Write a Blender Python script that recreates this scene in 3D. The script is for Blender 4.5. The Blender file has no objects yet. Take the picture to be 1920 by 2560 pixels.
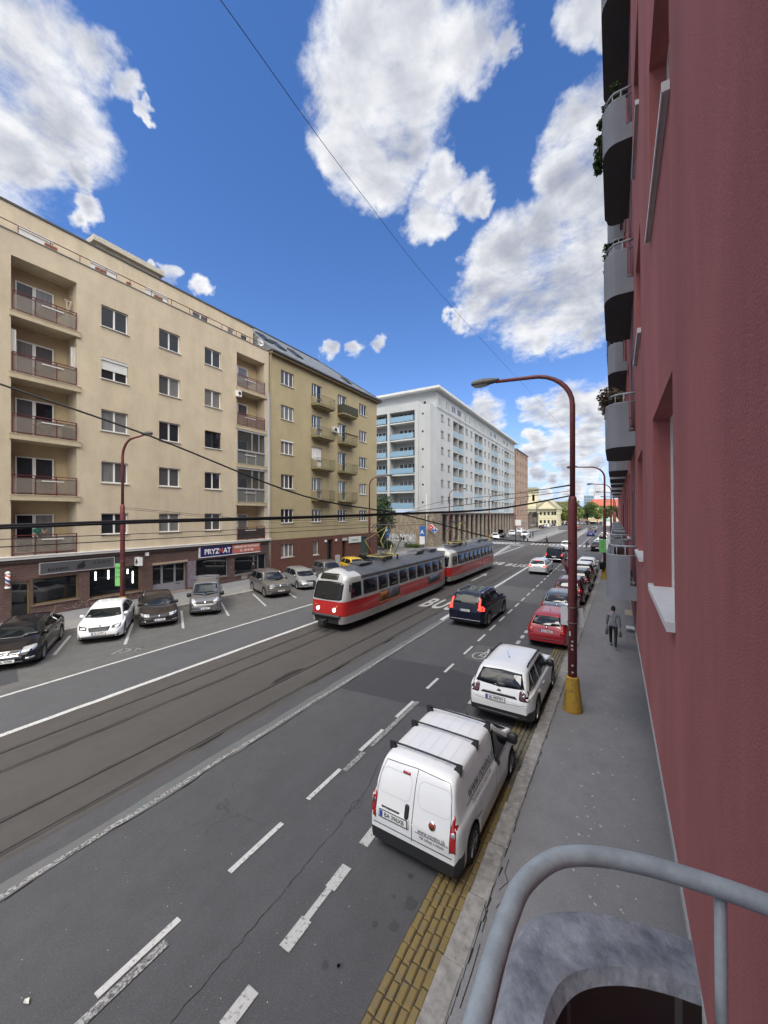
import bpy, bmesh, math, random
from mathutils import Vector, Matrix
from mathutils.bvhtree import BVHTree
from mathutils.geometry import delaunay_2d_cdt
R = math.radians
random.seed(7)
S = bpy.context.scene
COL = S.collection
# ------------------------------------------------------------------ camera
F_PX, U0, VPU, HV, EYE = 962.0, 960.0, 1537.0, 1285.0, 5.9
YAW = math.atan((VPU - U0) / F_PX)
cam_d = bpy.data.cameras.new('camera')
cam = bpy.data.objects.new('camera', cam_d); COL.objects.link(cam)
cam.location = (0, 0, EYE); cam.rotation_euler = (R(90), 0, YAW)
cam_d.sensor_fit = 'VERTICAL'; cam_d.sensor_height = 24.0
cam_d.lens = 24.0 * F_PX / 2560.0
cam_d.shift_y = (HV - 1280.0) / 2560.0
cam_d.clip_start = 0.05; cam_d.clip_end = 6000
S.camera = cam
# ------------------------------------------------------------------ light
SUN_EL, SUN_AZ = R(58), R(180)          # azimuth clockwise from +Y
w = bpy.data.worlds.new('World'); S.world = w; w.use_nodes = True
nt = w.node_tree; N = nt.nodes; LK = nt.links
bg = N['Background']
sky = N.new('ShaderNodeTexSky'); sky.sky_type = 'NISHITA'; sky.sun_disc = False
sky.sun_elevation = SUN_EL; sky.sun_rotation = SUN_AZ; sky.air_density = 1.0; sky.dust_density = 0.0; sky.ozone_density = 3.0; sky.altitude = 200
SKY_K = 0.092
def wm(op, a, b=None, c=None, clamp=False):
    n = N.new('ShaderNodeMath'); n.operation = op; n.use_clamp = clamp
    for i, x in enumerate((a, b, c)):
        if x is None: continue
        if isinstance(x, (int, float)): n.inputs[i].default_value = x
        else: LK.new(x, n.inputs[i])
    return n.outputs[0]
tc = N.new('ShaderNodeTexCoord'); nrm_ = N.new('ShaderNodeVectorMath'); nrm_.operation = 'NORMALIZE'
LK.new(tc.outputs['Generated'], nrm_.inputs[0]); DIR = nrm_.outputs[0]
sep = N.new('ShaderNodeSeparateXYZ'); LK.new(DIR, sep.inputs[0])
zz = wm('ADD', wm('MAXIMUM', sep.outputs[2], 0.0), 0.22)
pl = N.new('ShaderNodeVectorMath'); pl.operation = 'DIVIDE'
cmb = N.new('ShaderNodeCombineXYZ')
for i in range(3): LK.new(zz, cmb.inputs[i])
LK.new(DIR, pl.inputs[0]); LK.new(cmb.outputs[0], pl.inputs[1]); PLN = pl.outputs[0]
BLOBS = [(-0.704,0.21,0.679,4.91),(-0.665,0.267,0.697,2.608),(-0.657,0.315,0.685,1.174),(-0.658,0.338,0.673,0.686),(-0.745,0.256,0.617,4.192),(-0.801,0.229,0.553,2.354),(-0.767,0.29,0.572,1.517),(-0.784,0.314,0.535,1.357),(-0.805,0.305,0.509,0.909),(-0.808,0.161,0.567,5.437),(-0.35,0.509,0.786,4.5806),(-0.265,0.553,0.79,3.915),(-0.2,0.611,0.766,2.9606),(-0.162,0.636,0.755,1.3132),(-0.392,0.545,0.741,4.4084),(-0.309,0.596,0.741,5.0908),(-0.442,0.577,0.687,3.0006),(-0.392,0.623,0.677,4.2312),(-0.324,0.641,0.696,2.5964),(-0.296,0.698,0.652,2.1753),(-0.332,0.711,0.62,2.9163),(-0.325,0.734,0.596,1.9301),(-0.254,0.741,0.621,2.2362),(-0.224,0.76,0.61,1.1398),(-0.01,0.759,0.651,4.6307),(-0.07,0.742,0.667,2.5582),(-0.087,0.78,0.62,2.9555),(-0.023,0.807,0.589,4.358),(-0.106,0.816,0.568,3.1824),(-0.183,0.82,0.543,3.8624),(-0.231,0.815,0.531,2.4468),(-0.239,0.844,0.48,3.271),(-0.269,0.853,0.448,2.1841),(-0.305,0.847,0.436,1.1904),(-0.178,0.875,0.451,5.0931),(-0.084,0.886,0.455,5.6406),(-0.158,0.904,0.396,2.1383),(-0.041,0.919,0.391,2.1932),(-0.011,0.869,0.496,5.1423),(-0.029,0.647,0.762,2.6267),(-0.004,0.677,0.736,1.562),(-0.572,0.714,0.403,1.2376),(-0.531,0.747,0.401,1.1982),(-0.484,0.779,0.398,1.4147),(-0.774,0.426,0.468,0.5665),(-0.765,0.452,0.459,1.0021),(-0.74,0.495,0.455,1.1319),(-0.268,0.931,0.246,2.4309),(-0.25,0.938,0.239,2.0429),(-0.15,0.957,0.247,2.2865),(-0.091,0.962,0.258,2.4339),(-0.051,0.966,0.253,2.3672),(-0.013,0.964,0.264,2.0562),(-0.108,0.97,0.217,2.4989),(-0.044,0.979,0.202,2.3945),(-0.161,0.974,0.158,1.8378),(-0.11,0.981,0.159,2.2862),(-0.052,0.985,0.163,2.191),(0.002,0.987,0.163,1.8634),(-0.18,0.975,0.13,1.7074),(-0.093,0.989,0.116,2.2794),(-0.029,0.994,0.104,2.1753),(-0.137,0.988,0.076,1.4675),(-0.069,0.995,0.069,1.6026)]
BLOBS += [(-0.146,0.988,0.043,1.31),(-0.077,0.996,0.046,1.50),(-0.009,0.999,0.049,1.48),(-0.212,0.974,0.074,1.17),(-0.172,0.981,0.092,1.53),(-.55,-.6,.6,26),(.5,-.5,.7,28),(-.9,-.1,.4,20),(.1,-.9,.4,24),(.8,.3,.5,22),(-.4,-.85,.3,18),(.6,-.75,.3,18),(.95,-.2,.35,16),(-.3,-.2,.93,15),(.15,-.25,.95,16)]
def wcol(vec, scale, det, rough):
    n = N.new('ShaderNodeTexNoise'); n.inputs['Scale'].default_value = scale; n.inputs['Detail'].default_value = det; n.inputs['Roughness'].default_value = rough; LK.new(vec, n.inputs['Vector'])
    a = N.new('ShaderNodeVectorMath'); a.operation = 'SUBTRACT'; LK.new(n.outputs['Color'], a.inputs[0]); a.inputs[1].default_value = (.5, .5, .5); return a.outputs[0]
def vscale(v, k):
    a = N.new('ShaderNodeVectorMath'); a.operation = 'SCALE'; LK.new(v, a.inputs[0]); a.inputs['Scale'].default_value = k; return a.outputs[0]
def vadd(a, b):
    n = N.new('ShaderNodeVectorMath'); LK.new(a, n.inputs[0]); LK.new(b, n.inputs[1]); return n.outputs[0]
wn_ = N.new('ShaderNodeVectorMath'); wn_.operation = 'NORMALIZE'; LK.new(vadd(DIR, vadd(vscale(wcol(DIR, 5.0, 5, .55), .13), vscale(wcol(DIR, 20.0, 6, .6), .05))), wn_.inputs[0]); WDIR = wn_.outputs[0]
cov = None
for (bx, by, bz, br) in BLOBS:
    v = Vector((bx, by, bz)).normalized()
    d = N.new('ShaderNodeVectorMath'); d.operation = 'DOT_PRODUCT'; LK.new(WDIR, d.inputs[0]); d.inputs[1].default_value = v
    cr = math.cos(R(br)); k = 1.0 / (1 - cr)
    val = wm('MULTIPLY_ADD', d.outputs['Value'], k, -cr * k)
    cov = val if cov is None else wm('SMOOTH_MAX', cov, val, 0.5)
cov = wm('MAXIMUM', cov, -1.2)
def wnoise(vec, scale, det, rough, dist=0.0):
    n = N.new('ShaderNodeTexNoise'); n.inputs['Scale'].default_value = scale; n.inputs['Detail'].default_value = det
    n.inputs['Roughness'].default_value = rough; n.inputs['Distortion'].default_value = dist; LK.new(vec, n.inputs['Vector']); return n.outputs['Fac']
n1 = wnoise(PLN, 3.4, 9, 0.6, 0.35); n2 = wnoise(PLN, 10.0, 8, 0.62, 0.5); n3 = wnoise(PLN, 2.2, 4, 0.5, 0.5)
PLS = N.new('ShaderNodeVectorMath'); LK.new(PLN, PLS.inputs[0]); PLS.inputs[1].default_value = (.02, -.055, .03)
n1s = wnoise(PLS.outputs[0], 3.4, 9, 0.6, 0.35); n2s = wnoise(PLS.outputs[0], 10.0, 8, 0.62, 0.5)
relief = wm('ADD', wm('MULTIPLY', wm('SUBTRACT', n1s, n1), 2.6), wm('MULTIPLY', wm('SUBTRACT', n2s, n2), .25))
n4 = wnoise(PLN, 30.0, 6, 0.6, 0.4)
dens = wm('ADD', wm('ADD', cov, wm('MULTIPLY', wm('SUBTRACT', n4, 0.5), 0.75)), wm('ADD', wm('MULTIPLY', wm('SUBTRACT', n1, 0.5), 2.4), wm('MULTIPLY', wm('SUBTRACT', n2, 0.5), 1.6)))
mr = N.new('ShaderNodeMapRange'); mr.interpolation_type = 'SMOOTHSTEP'; LK.new(dens, mr.inputs[0]); mr.inputs[1].default_value = -0.3; mr.inputs[2].default_value = 0.95
mask = mr.outputs[0]
sh = wm('ADD', wm('ADD', wm('MULTIPLY', wm('SUBTRACT', cov, 0.2), 0.85), wm('MULTIPLY', wm('SUBTRACT', n3, 0.5), 1.5)), relief)
mr2 = N.new('ShaderNodeMapRange'); mr2.interpolation_type = 'SMOOTHSTEP'; LK.new(sh, mr2.inputs[0]); mr2.inputs[1].default_value = -0.3; mr2.inputs[2].default_value = 1.35
cr_ = N.new('ShaderNodeMix'); cr_.data_type = 'RGBA'; LK.new(mr2.outputs[0], cr_.inputs[0])
cr_.inputs[6].default_value = (0.47, 0.475, 0.485, 1); cr_.inputs[7].default_value = (0.185, 0.200, 0.245, 1)
hz = N.new('ShaderNodeMapRange'); hz.interpolation_type = 'SMOOTHSTEP'; LK.new(sep.outputs[2], hz.inputs[0]); hz.inputs[1].default_value = 0.0; hz.inputs[2].default_value = 0.22; hz.inputs[3].default_value = 0.9; hz.inputs[4].default_value = 0.0
sk = N.new('ShaderNodeVectorMath'); sk.operation = 'SCALE'; hs = N.new('ShaderNodeHueSaturation'); hs.inputs['Saturation'].default_value = 1.22; LK.new(sky.outputs[0], hs.inputs['Color']); sv = N.new('ShaderNodeVectorMath'); sv.operation = 'MULTIPLY'; sv.inputs[1].default_value = (1.06, 0.90, 1.0); LK.new(hs.outputs[0], sv.inputs[0]); LK.new(sv.outputs[0], sk.inputs[0]); sk.inputs['Scale'].default_value = SKY_K
hzm = N.new('ShaderNodeMix'); hzm.data_type = 'RGBA'; LK.new(hz.outputs[0], hzm.inputs[0]); LK.new(sk.outputs[0], hzm.inputs[6]); hzm.inputs[7].default_value = (0.20, 0.29, 0.42, 1)
mx = N.new('ShaderNodeMix'); mx.data_type = 'RGBA'; LK.new(mask, mx.inputs[0]); LK.new(hzm.outputs[2], mx.inputs[6]); LK.new(cr_.outputs[2], mx.inputs[7])
# added out-of-view fill glow, overhead and behind: lifts ambient light on street and facades
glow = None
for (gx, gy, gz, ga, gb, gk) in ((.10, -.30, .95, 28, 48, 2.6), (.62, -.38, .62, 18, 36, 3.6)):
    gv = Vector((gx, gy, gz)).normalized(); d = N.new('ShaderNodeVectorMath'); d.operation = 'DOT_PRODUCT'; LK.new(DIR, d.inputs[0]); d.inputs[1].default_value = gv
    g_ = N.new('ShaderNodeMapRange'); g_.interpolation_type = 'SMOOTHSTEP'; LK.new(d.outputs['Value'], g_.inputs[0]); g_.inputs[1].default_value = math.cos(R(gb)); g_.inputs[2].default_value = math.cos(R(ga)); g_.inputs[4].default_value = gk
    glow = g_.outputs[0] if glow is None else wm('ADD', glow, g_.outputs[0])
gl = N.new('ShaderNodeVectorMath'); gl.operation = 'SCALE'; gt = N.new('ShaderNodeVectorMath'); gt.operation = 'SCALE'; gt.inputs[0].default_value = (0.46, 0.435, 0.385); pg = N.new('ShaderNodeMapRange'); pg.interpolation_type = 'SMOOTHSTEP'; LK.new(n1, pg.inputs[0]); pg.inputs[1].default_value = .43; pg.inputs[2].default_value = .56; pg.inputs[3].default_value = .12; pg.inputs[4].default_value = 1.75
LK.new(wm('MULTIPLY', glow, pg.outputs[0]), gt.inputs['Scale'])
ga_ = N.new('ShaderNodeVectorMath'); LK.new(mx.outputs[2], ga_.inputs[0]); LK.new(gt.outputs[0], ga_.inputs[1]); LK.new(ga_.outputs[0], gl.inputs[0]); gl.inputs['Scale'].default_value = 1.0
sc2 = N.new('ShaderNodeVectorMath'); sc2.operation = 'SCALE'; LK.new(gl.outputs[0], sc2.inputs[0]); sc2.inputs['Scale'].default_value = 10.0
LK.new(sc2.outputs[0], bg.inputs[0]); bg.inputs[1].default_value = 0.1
sl = bpy.data.lights.new('sun', 'SUN'); sl.energy = 0.95; sl.angle = R(22); sl.color = (1.0, 0.95, 0.87)
sun = bpy.data.objects.new('sun', sl); COL.objects.link(sun)
sd = Vector((math.sin(SUN_AZ) * math.cos(SUN_EL), math.cos(SUN_AZ) * math.cos(SUN_EL), math.sin(SUN_EL)))
sun.rotation_euler = sd.to_track_quat('Z', 'Y').to_euler(); sun.location = (0, -20, 60)
S.view_settings.view_transform = 'Standard'; S.view_settings.look = 'None'; S.view_settings.gamma = 1.0
S.view_settings.exposure = 1.1; S.view_settings.use_curve_mapping = False
S.render.engine = 'CYCLES'; S.cycles.max_bounces = 6; S.cycles.use_denoising = True
# ------------------------------------------------------------------ materials
MATS = {}
def mat(name, col, rough=0.7, metal=0.0, spec=0.5, var=0.0, vscale=3.0, bump=0.0, bscale=60.0, coat=0.0, emit=None, es=1.0, coords='Object', col2=None, stretch=None, grime=0.0, gscale=0.8):
    if name in MATS: return MATS[name]
    m = bpy.data.materials.new(name); m.use_nodes = True; t = m.node_tree; n = t.nodes; p = n['Principled BSDF']
    p.inputs['Base Color'].default_value = (*col, 1); p.inputs['Roughness'].default_value = rough; p.inputs['Metallic'].default_value = metal
    p.inputs['Specular IOR Level'].default_value = spec
    if coat: p.inputs['Coat Weight'].default_value = coat; p.inputs['Coat Roughness'].default_value = 0.04
    if emit: p.inputs['Emission Color'].default_value = (*emit, 1); p.inputs['Emission Strength'].default_value = es
    vec = None
    if var or bump or grime:
        if coords == 'World':
            g = n.new('ShaderNodeNewGeometry'); vec = g.outputs['Position']
        else:
            c = n.new('ShaderNodeTexCoord'); vec = c.outputs['Object']
        if stretch:
            mp = n.new('ShaderNodeMapping'); mp.inputs['Scale'].default_value = stretch; t.links.new(vec, mp.inputs[0]); vecs = mp.outputs[0]
        else: vecs = vec
    last = None
    if var:
        a = n.new('ShaderNodeTexNoise'); a.inputs['Scale'].default_value = vscale; a.inputs['Detail'].default_value = 8; a.inputs['Roughness'].default_value = 0.65
        t.links.new(vecs, a.inputs['Vector'])
        mr = n.new('ShaderNodeMapRange'); t.links.new(a.outputs['Fac'], mr.inputs[0]); mr.inputs[1].default_value = 0.28; mr.inputs[2].default_value = 0.72
        mx = n.new('ShaderNodeMix'); mx.data_type = 'RGBA'; t.links.new(mr.outputs[0], mx.inputs[0])
        c2 = col2 if col2 else tuple(x * (1 - var) for x in col)
        c1 = tuple(min(1, x * (1 + var)) for x in col) if not col2 else col
        mx.inputs[6].default_value = (*c2, 1); mx.inputs[7].default_value = (*c1, 1)
        last = mx.outputs[2]
    if grime:
        a = n.new('ShaderNodeTexNoise'); a.inputs['Scale'].default_value = gscale; a.inputs['Detail'].default_value = 10; a.inputs['Roughness'].default_value = 0.7
        mp = n.new('ShaderNodeMapping'); mp.inputs['Scale'].default_value = (1, 1, 0.22); t.links.new(vec, mp.inputs[0]); t.links.new(mp.outputs[0], a.inputs['Vector'])
        mr = n.new('ShaderNodeMapRange'); t.links.new(a.outputs['Fac'], mr.inputs[0]); mr.inputs[1].default_value = 0.45; mr.inputs[2].default_value = 0.75; mr.inputs[4].default_value = grime
        mx = n.new('ShaderNodeMix'); mx.data_type = 'RGBA'; mx.blend_type = 'MULTIPLY'; t.links.new(mr.outputs[0], mx.inputs[0])
        if last: t.links.new(last, mx.inputs[6])
        else: mx.inputs[6].default_value = (*col, 1)
        mx.inputs[7].default_value = (0.42, 0.40, 0.37, 1); last = mx.outputs[2]
    if last: t.links.new(last, p.inputs['Base Color'])
    if bump:
        b = n.new('ShaderNodeTexNoise'); b.inputs['Scale'].default_value = bscale; b.inputs['Detail'].default_value = 4; t.links.new(vec, b.inputs['Vector'])
        bp = n.new('ShaderNodeBump'); bp.inputs['Strength'].default_value = bump; bp.inputs['Distance'].default_value = 0.02
        t.links.new(b.outputs['Fac'], bp.inputs['Height']); t.links.new(bp.outputs[0], p.inputs['Normal'])
    MATS[name] = m; return m
def paint(name, col, rough=0.28, metal=0.0):
    dark = max(col) < .05
    return mat(name, col, rough, metal, spec=.2 if dark else .5, coat=0.4 if dark else 0.6, var=0.03, vscale=2.0)
GLASS = mat('dark glass', (0.010, 0.012, 0.015), 0.03, spec=0.55)
AUTO = mat('car glass', (0.008, 0.011, 0.014), 0.025, spec=0.5)
WGLASS = [mat('window glass', (0.020, 0.023, 0.028), 0.04, spec=0.7), mat('window glass curtain', (0.16, 0.16, 0.16), 0.08, spec=0.7, var=0.35, vscale=2.2, stretch=(9, 9, 0.4)),
          mat('window glass blind', (0.075, 0.075, 0.078), 0.06, spec=0.7), mat('window glass deep', (0.010, 0.011, 0.014), 0.03, spec=0.7)]
RUBBER = mat('rubber', (0.018, 0.018, 0.019), 0.8); BLACK = mat('black plastic', (0.02, 0.021, 0.023), 0.5)
STEEL = mat('wheel alloy', (0.42, 0.43, 0.44), 0.35, 0.8); CHROME = mat('chrome', (0.75, 0.75, 0.76), 0.12, 1.0)
WHITE = mat('white plastic', (0.74, 0.74, 0.73), 0.45); PLATE = mat('plate white', (0.78, 0.78, 0.77), 0.4); INK = mat('ink', (0.015, 0.015, 0.018), 0.5)
BLUE = mat('eu blue', (0.02, 0.05, 0.34), 0.4)
REDL = mat('tail red', (0.33, 0.008, 0.012), 0.15, coat=1.0); AMBER = mat('amber lens', (0.5, 0.12, 0.02), 0.2, coat=1.0)
LIT_RED = mat('lit tail lamp', (0.4, 0.01, 0.01), 0.2, emit=(1, 0.05, 0.03), es=1.6); LIT_W = mat('lit head lamp', (0.8, 0.8, 0.75), 0.2, emit=(1, 0.93, 0.78), es=1.2)
LENS = mat('lamp lens', (0.45, 0.47, 0.49), 0.08, 0.3, coat=1.0); LENSD = mat('dark lamp lens', (0.09, 0.095, 0.1), 0.08, 0.2, coat=1.0)
# ------------------------------------------------------------------ mesh helpers
class MB:
    """collects shapes; build() links them as one mesh object"""
    def __init__(s): s.v = []; s.f = []; s.m = []; s.sm = []
    def quad(s, *p, m=0, sm=False):
        i = len(s.v); s.v += [tuple(x) for x in p]; s.f.append(tuple(range(i, i + len(p)))); s.m.append(m); s.sm.append(sm)
    def box(s, x0, x1, y0, y1, z0, z1, m=0):
        i = len(s.v); s.v += [(x0, y0, z0), (x1, y0, z0), (x1, y1, z0), (x0, y1, z0), (x0, y0, z1), (x1, y0, z1), (x1, y1, z1), (x0, y1, z1)]
        for f in ((3, 2, 1, 0), (4, 5, 6, 7), (0, 1, 5, 4), (1, 2, 6, 5), (2, 3, 7, 6), (3, 0, 4, 7)):
            s.f.append(tuple(i + k for k in f)); s.m.append(m); s.sm.append(False)
        return s
    def bar(s, a, b, w, h=None, m=0):
        a, b = Vector(a), Vector(b); d = (b - a).normalized(); h = h or w
        up = Vector((0, 0, 1)) if abs(d.z) < 0.95 else Vector((1, 0, 0))
        x = d.cross(up).normalized() * w / 2; y = x.cross(d).normalized() * h / 2
        i = len(s.v); s.v += [tuple(q) for q in (a - x - y, a + x - y, a + x + y, a - x + y, b - x - y, b + x - y, b + x + y, b - x + y)]
        for f in ((3, 2, 1, 0), (4, 5, 6, 7), (0, 1, 5, 4), (1, 2, 6, 5), (2, 3, 7, 6), (3, 0, 4, 7)):
            s.f.append(tuple(i + k for k in f)); s.m.append(m); s.sm.append(False)
        return s
    def tube(s, path, r, n=8, m=0, cap=True):
        P = [Vector(p) for p in path]; rs = r if isinstance(r, (list, tuple)) else [r] * len(P)
        prev = None; rings = []
        for k, p in enumerate(P):
            d = (P[min(k + 1, len(P) - 1)] - P[max(k - 1, 0)]).normalized()
            if prev is None:
                up = Vector((0, 0, 1)) if abs(d.z) < 0.9 else Vector((1, 0, 0)); x = d.cross(up).normalized()
            else: x = (prev - d * prev.dot(d)).normalized()
            prev = x; y = d.cross(x); i = len(s.v)
            s.v += [tuple(p + (x * math.cos(2 * math.pi * j / n) + y * math.sin(2 * math.pi * j / n)) * rs[k]) for j in range(n)]; rings.append(i)
        for a, b in zip(rings, rings[1:]):
            for j in range(n): s.f.append((a + j, a + (j + 1) % n, b + (j + 1) % n, b + j)); s.m.append(m); s.sm.append(True)
        if cap:
            s.f.append(tuple(rings[0] + j for j in reversed(range(n)))); s.m.append(m); s.sm.append(False)
            s.f.append(tuple(rings[-1] + j for j in range(n))); s.m.append(m); s.sm.append(False)
        return s
    def lathe(s, prof, n=24, axis='z', c=(0, 0, 0), m=0):
        rings = []
        for (r, h) in prof:
            i = len(s.v)
            for j in range(n):
                a = 2 * math.pi * j / n; x, y = r * math.cos(a), r * math.sin(a)
                p = (x, y, h) if axis == 'z' else ((x, h, y) if axis == 'y' else (h, x, y))
                s.v.append((p[0] + c[0], p[1] + c[1], p[2] + c[2]))
            rings.append(i)
        for a, b in zip(rings, rings[1:]):
            for j in range(n): s.f.append((a + j, a + (j + 1) % n, b + (j + 1) % n, b + j)); s.m.append(m); s.sm.append(True)
        return s
    def poly(s, pts, a, b, axis='z', m=0):
        """extrude a 2D outline between a and b along axis"""
        def P(u, v, w): return (u, v, w) if axis == 'z' else ((u, w, v) if axis == 'y' else (w, u, v))
        i = len(s.v); n = len(pts)
        s.v += [P(u, v, a) for u, v in pts] + [P(u, v, b) for u, v in pts]
        s.f.append(tuple(i + j for j in reversed(range(n)))); s.f.append(tuple(i + n + j for j in range(n))); s.m += [m, m]; s.sm += [False, False]
        for j in range(n): s.f.append((i + j, i + (j + 1) % n, i + n + (j + 1) % n, i + n + j)); s.m.append(m); s.sm.append(False)
        return s
    def build(s, name, mats, parent=None, xf=None, fixn=True, loc=None):
        me = bpy.data.meshes.new(name)
        v = s.v if xf is None else [tuple(xf @ Vector(p)) for p in s.v]
        me.from_pydata(v, [], s.f)
        for mm in (mats if isinstance(mats, (list, tuple)) else [mats]): me.materials.append(mm)
        me.polygons.foreach_set('material_index', s.m); me.polygons.foreach_set('use_smooth', s.sm)
        if fixn:
            bm = bmesh.new(); bm.from_mesh(me); bmesh.ops.recalc_face_normals(bm, faces=bm.faces); bm.to_mesh(me); bm.free()
        me.update(); o = bpy.data.objects.new(name, me); COL.objects.link(o)
        if parent is not None: o.parent = parent
        if loc is not None: o.location = loc
        return o
def thing(name, label, cat, loc=(0, 0, 0), rz=0, group=None):
    o = bpy.data.objects.new(name, None); COL.objects.link(o); o.location = loc; o.rotation_euler = (0, 0, rz); o.empty_display_size = 0.2
    return tag(o, label, cat, group)
def tag(o, label, cat, group=None):
    o['label'] = label; o['category'] = cat
    if group: o['group'] = group
    return o
def struct(o): o['kind'] = 'structure'; return o
def kids(o): return [c for c in bpy.data.objects if c.parent == o]
KID = {}
def copy_tree(o, loc=None, rz=None, parent=None, ch=None):
    if ch is None:
        ch = {}
        for c in bpy.data.objects:
            if c.parent is not None: ch.setdefault(c.parent.name, []).append(c)
    c = o.copy(); COL.objects.link(c)
    if parent is not None: c.parent = parent
    if loc is not None: c.location = loc
    if rz is not None: c.rotation_euler = (0, 0, rz)
    for k in ch.get(o.name, []): copy_tree(k, parent=c, ch=ch)
    return c
def text_mesh(s, size, ext=0.0, bold=0.0, align='CENTER', sx=1.0, shear=0.0, space=1.0):
    """2D lettering as (verts, faces) in x,y"""
    cu = bpy.data.curves.new('lettering', 'FONT'); cu.body = s; cu.size = size; cu.extrude = ext; cu.offset = bold; cu.align_x = align; cu.align_y = 'CENTER'
    cu.resolution_u = 3; cu.shear = shear; cu.space_character = space
    o = bpy.data.objects.new('lettering', cu); COL.objects.link(o); bpy.context.view_layer.update()
    dg = bpy.context.evaluated_depsgraph_get(); me = bpy.data.meshes.new_from_object(o.evaluated_get(dg))
    v = [(p.co.x * sx, p.co.y, p.co.z) for p in me.vertices]; f = [tuple(p.vertices) for p in me.polygons]
    bpy.data.objects.remove(o); bpy.data.curves.remove(cu); bpy.data.meshes.remove(me)
    return v, f
def lettering(s, size, m, parent, org, ux, uy, bold=0.0, sx=1.0, name='lettering', shear=0.0, lift=0.004, space=1.0):
    v, f = text_mesh(s, size, 0, bold, sx=sx, shear=shear, space=space); org, ux, uy = Vector(org), Vector(ux).normalized(), Vector(uy).normalized(); nz = ux.cross(uy)
    b = MB(); b.v = [tuple(org + ux * p[0] + uy * p[1] + nz * lift) for p in v]; b.f = f; b.m = [0] * len(f); b.sm = [False] * len(f)
    return b.build(name, m, parent, fixn=False)
def catmull(P, k=6):
    P = [Vector(p) for p in P]; Q = [P[0] * 2 - P[1]] + P + [P[-1] * 2 - P[-2]]; out = []
    for i in range(1, len(Q) - 2):
        a, b, c, d = Q[i - 1:i + 3]
        for j in range(k):
            t = j / k; out.append(0.5 * ((2 * b) + (c - a) * t + (2 * a - 5 * b + 4 * c - d) * t * t + (3 * b - a - 3 * c + d) * t ** 3))
    return out + [P[-1]]
# ------------------------------------------------------------------ survey helpers: photo reading -> point in the place
_c, _s = math.cos(YAW), math.sin(YAW)
def ray(u, v):
    a = (u - U0) / F_PX; b = -(v - HV) / F_PX
    return Vector((-_s + a * _c, _c + a * _s, b))
def gp(u, v, z=0.0):
    d = ray(u, v); k = (z - EYE) / d.z; return (d.x * k, d.y * k)
# ------------------------------------------------------------------ road materials
def roadmat(name, base, tint2, speck=0.35, crack=0.5, wear=0.25):
    m = bpy.data.materials.new(name); m.use_nodes = True; t = m.node_tree; n = t.nodes; L = t.links; p = n['Principled BSDF']
    p.inputs['Roughness'].default_value = 0.88; p.inputs['Specular IOR Level'].default_value = 0.35
    g = n.new('ShaderNodeNewGeometry'); pos = g.outputs['Position']
    def noise(sc, det, stretch=None, rough=0.6):
        a = n.new('ShaderNodeTexNoise'); a.inputs['Scale'].default_value = sc; a.inputs['Detail'].default_value = det; a.inputs['Roughness'].default_value = rough
        if stretch:
            mp = n.new('ShaderNodeMapping'); mp.inputs['Scale'].default_value = stretch; L.new(pos, mp.inputs[0]); L.new(mp.outputs[0], a.inputs['Vector'])
        else: L.new(pos, a.inputs['Vector'])
        return a.outputs['Fac']
    def rng(x, a, b, c=0, d=1):
        r = n.new('ShaderNodeMapRange'); L.new(x, r.inputs[0])
        for i, q in enumerate((a, b, c, d)): r.inputs[i + 1].default_value = q
        return r.outputs[0]
    def mix(fac, A, B, bt='MIX'):
        x = n.new('ShaderNodeMix'); x.data_type = 'RGBA'; x.blend_type = bt; L.new(fac, x.inputs[0])
        for i, q in ((6, A), (7, B)):
            if isinstance(q, tuple): x.inputs[i].default_value = (*q, 1)
            else: L.new(q, x.inputs[i])
        return x.outputs[2]
    c = mix(rng(noise(0.55, 8, (1, 0.28, 1)), 0.3, 0.7), base, tint2)
    c = mix(rng(noise(1.9, 7, (1, 0.6, 1), 0.7), 0.42, 0.8, 0, wear), c, tuple(x * 1.7 for x in base))
    c = mix(rng(noise(3.1, 7, None, 0.7), 0.5, 0.85, 0, wear * 1.3), c, tuple(x * 0.45 for x in base))
    c = mix(rng(noise(55, 3), 0.52, 0.75, 0, speck), c, tuple(min(1, x * 2.3) for x in base))
    c = mix(rng(noise(26, 4, None, .75), 0.60, 0.74, 0, speck * .9), c, tuple(min(1, x * 2.6) for x in base))
    c = mix(rng(noise(75, 3), 0.55, 0.75, 0, speck), c, tuple(x * 0.35 for x in base))
    vo = n.new('ShaderNodeTexVoronoi'); vo.feature = 'DISTANCE_TO_EDGE'; vo.inputs['Scale'].default_value = 0.42
    wob = n.new('ShaderNodeTexNoise'); wob.inputs['Scale'].default_value = 1.6; wob.inputs['Detail'].default_value = 6; L.new(pos, wob.inputs['Vector'])
    va = n.new('ShaderNodeVectorMath'); va.operation = 'SCALE'; L.new(wob.outputs['Color'], va.inputs[0]); va.inputs['Scale'].default_value = 1.3
    vb = n.new('ShaderNodeVectorMath'); L.new(pos, vb.inputs[0]); L.new(va.outputs[0], vb.inputs[1]); L.new(vb.outputs[0], vo.inputs['Vector'])
    ck = rng(vo.outputs['Distance'], 0.0, 0.009, 1, 0); gate = rng(noise(0.35, 3), 0.56, 0.66, 0, crack)
    mu = n.new('ShaderNodeMath'); mu.operation = 'MULTIPLY'; L.new(ck, mu.inputs[0]); L.new(gate, mu.inputs[1])
    c = mix(mu.outputs[0], c, tuple(x * 0.2 for x in base))
    L.new(c, p.inputs['Base Color'])
    b = n.new('ShaderNodeBump'); b.inputs['Strength'].default_value = 0.35; b.inputs['Distance'].default_value = 0.01; L.new(noise(90, 3), b.inputs['Height']); L.new(b.outputs[0], p.inputs['Normal'])
    MATS[name] = m; return m
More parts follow.
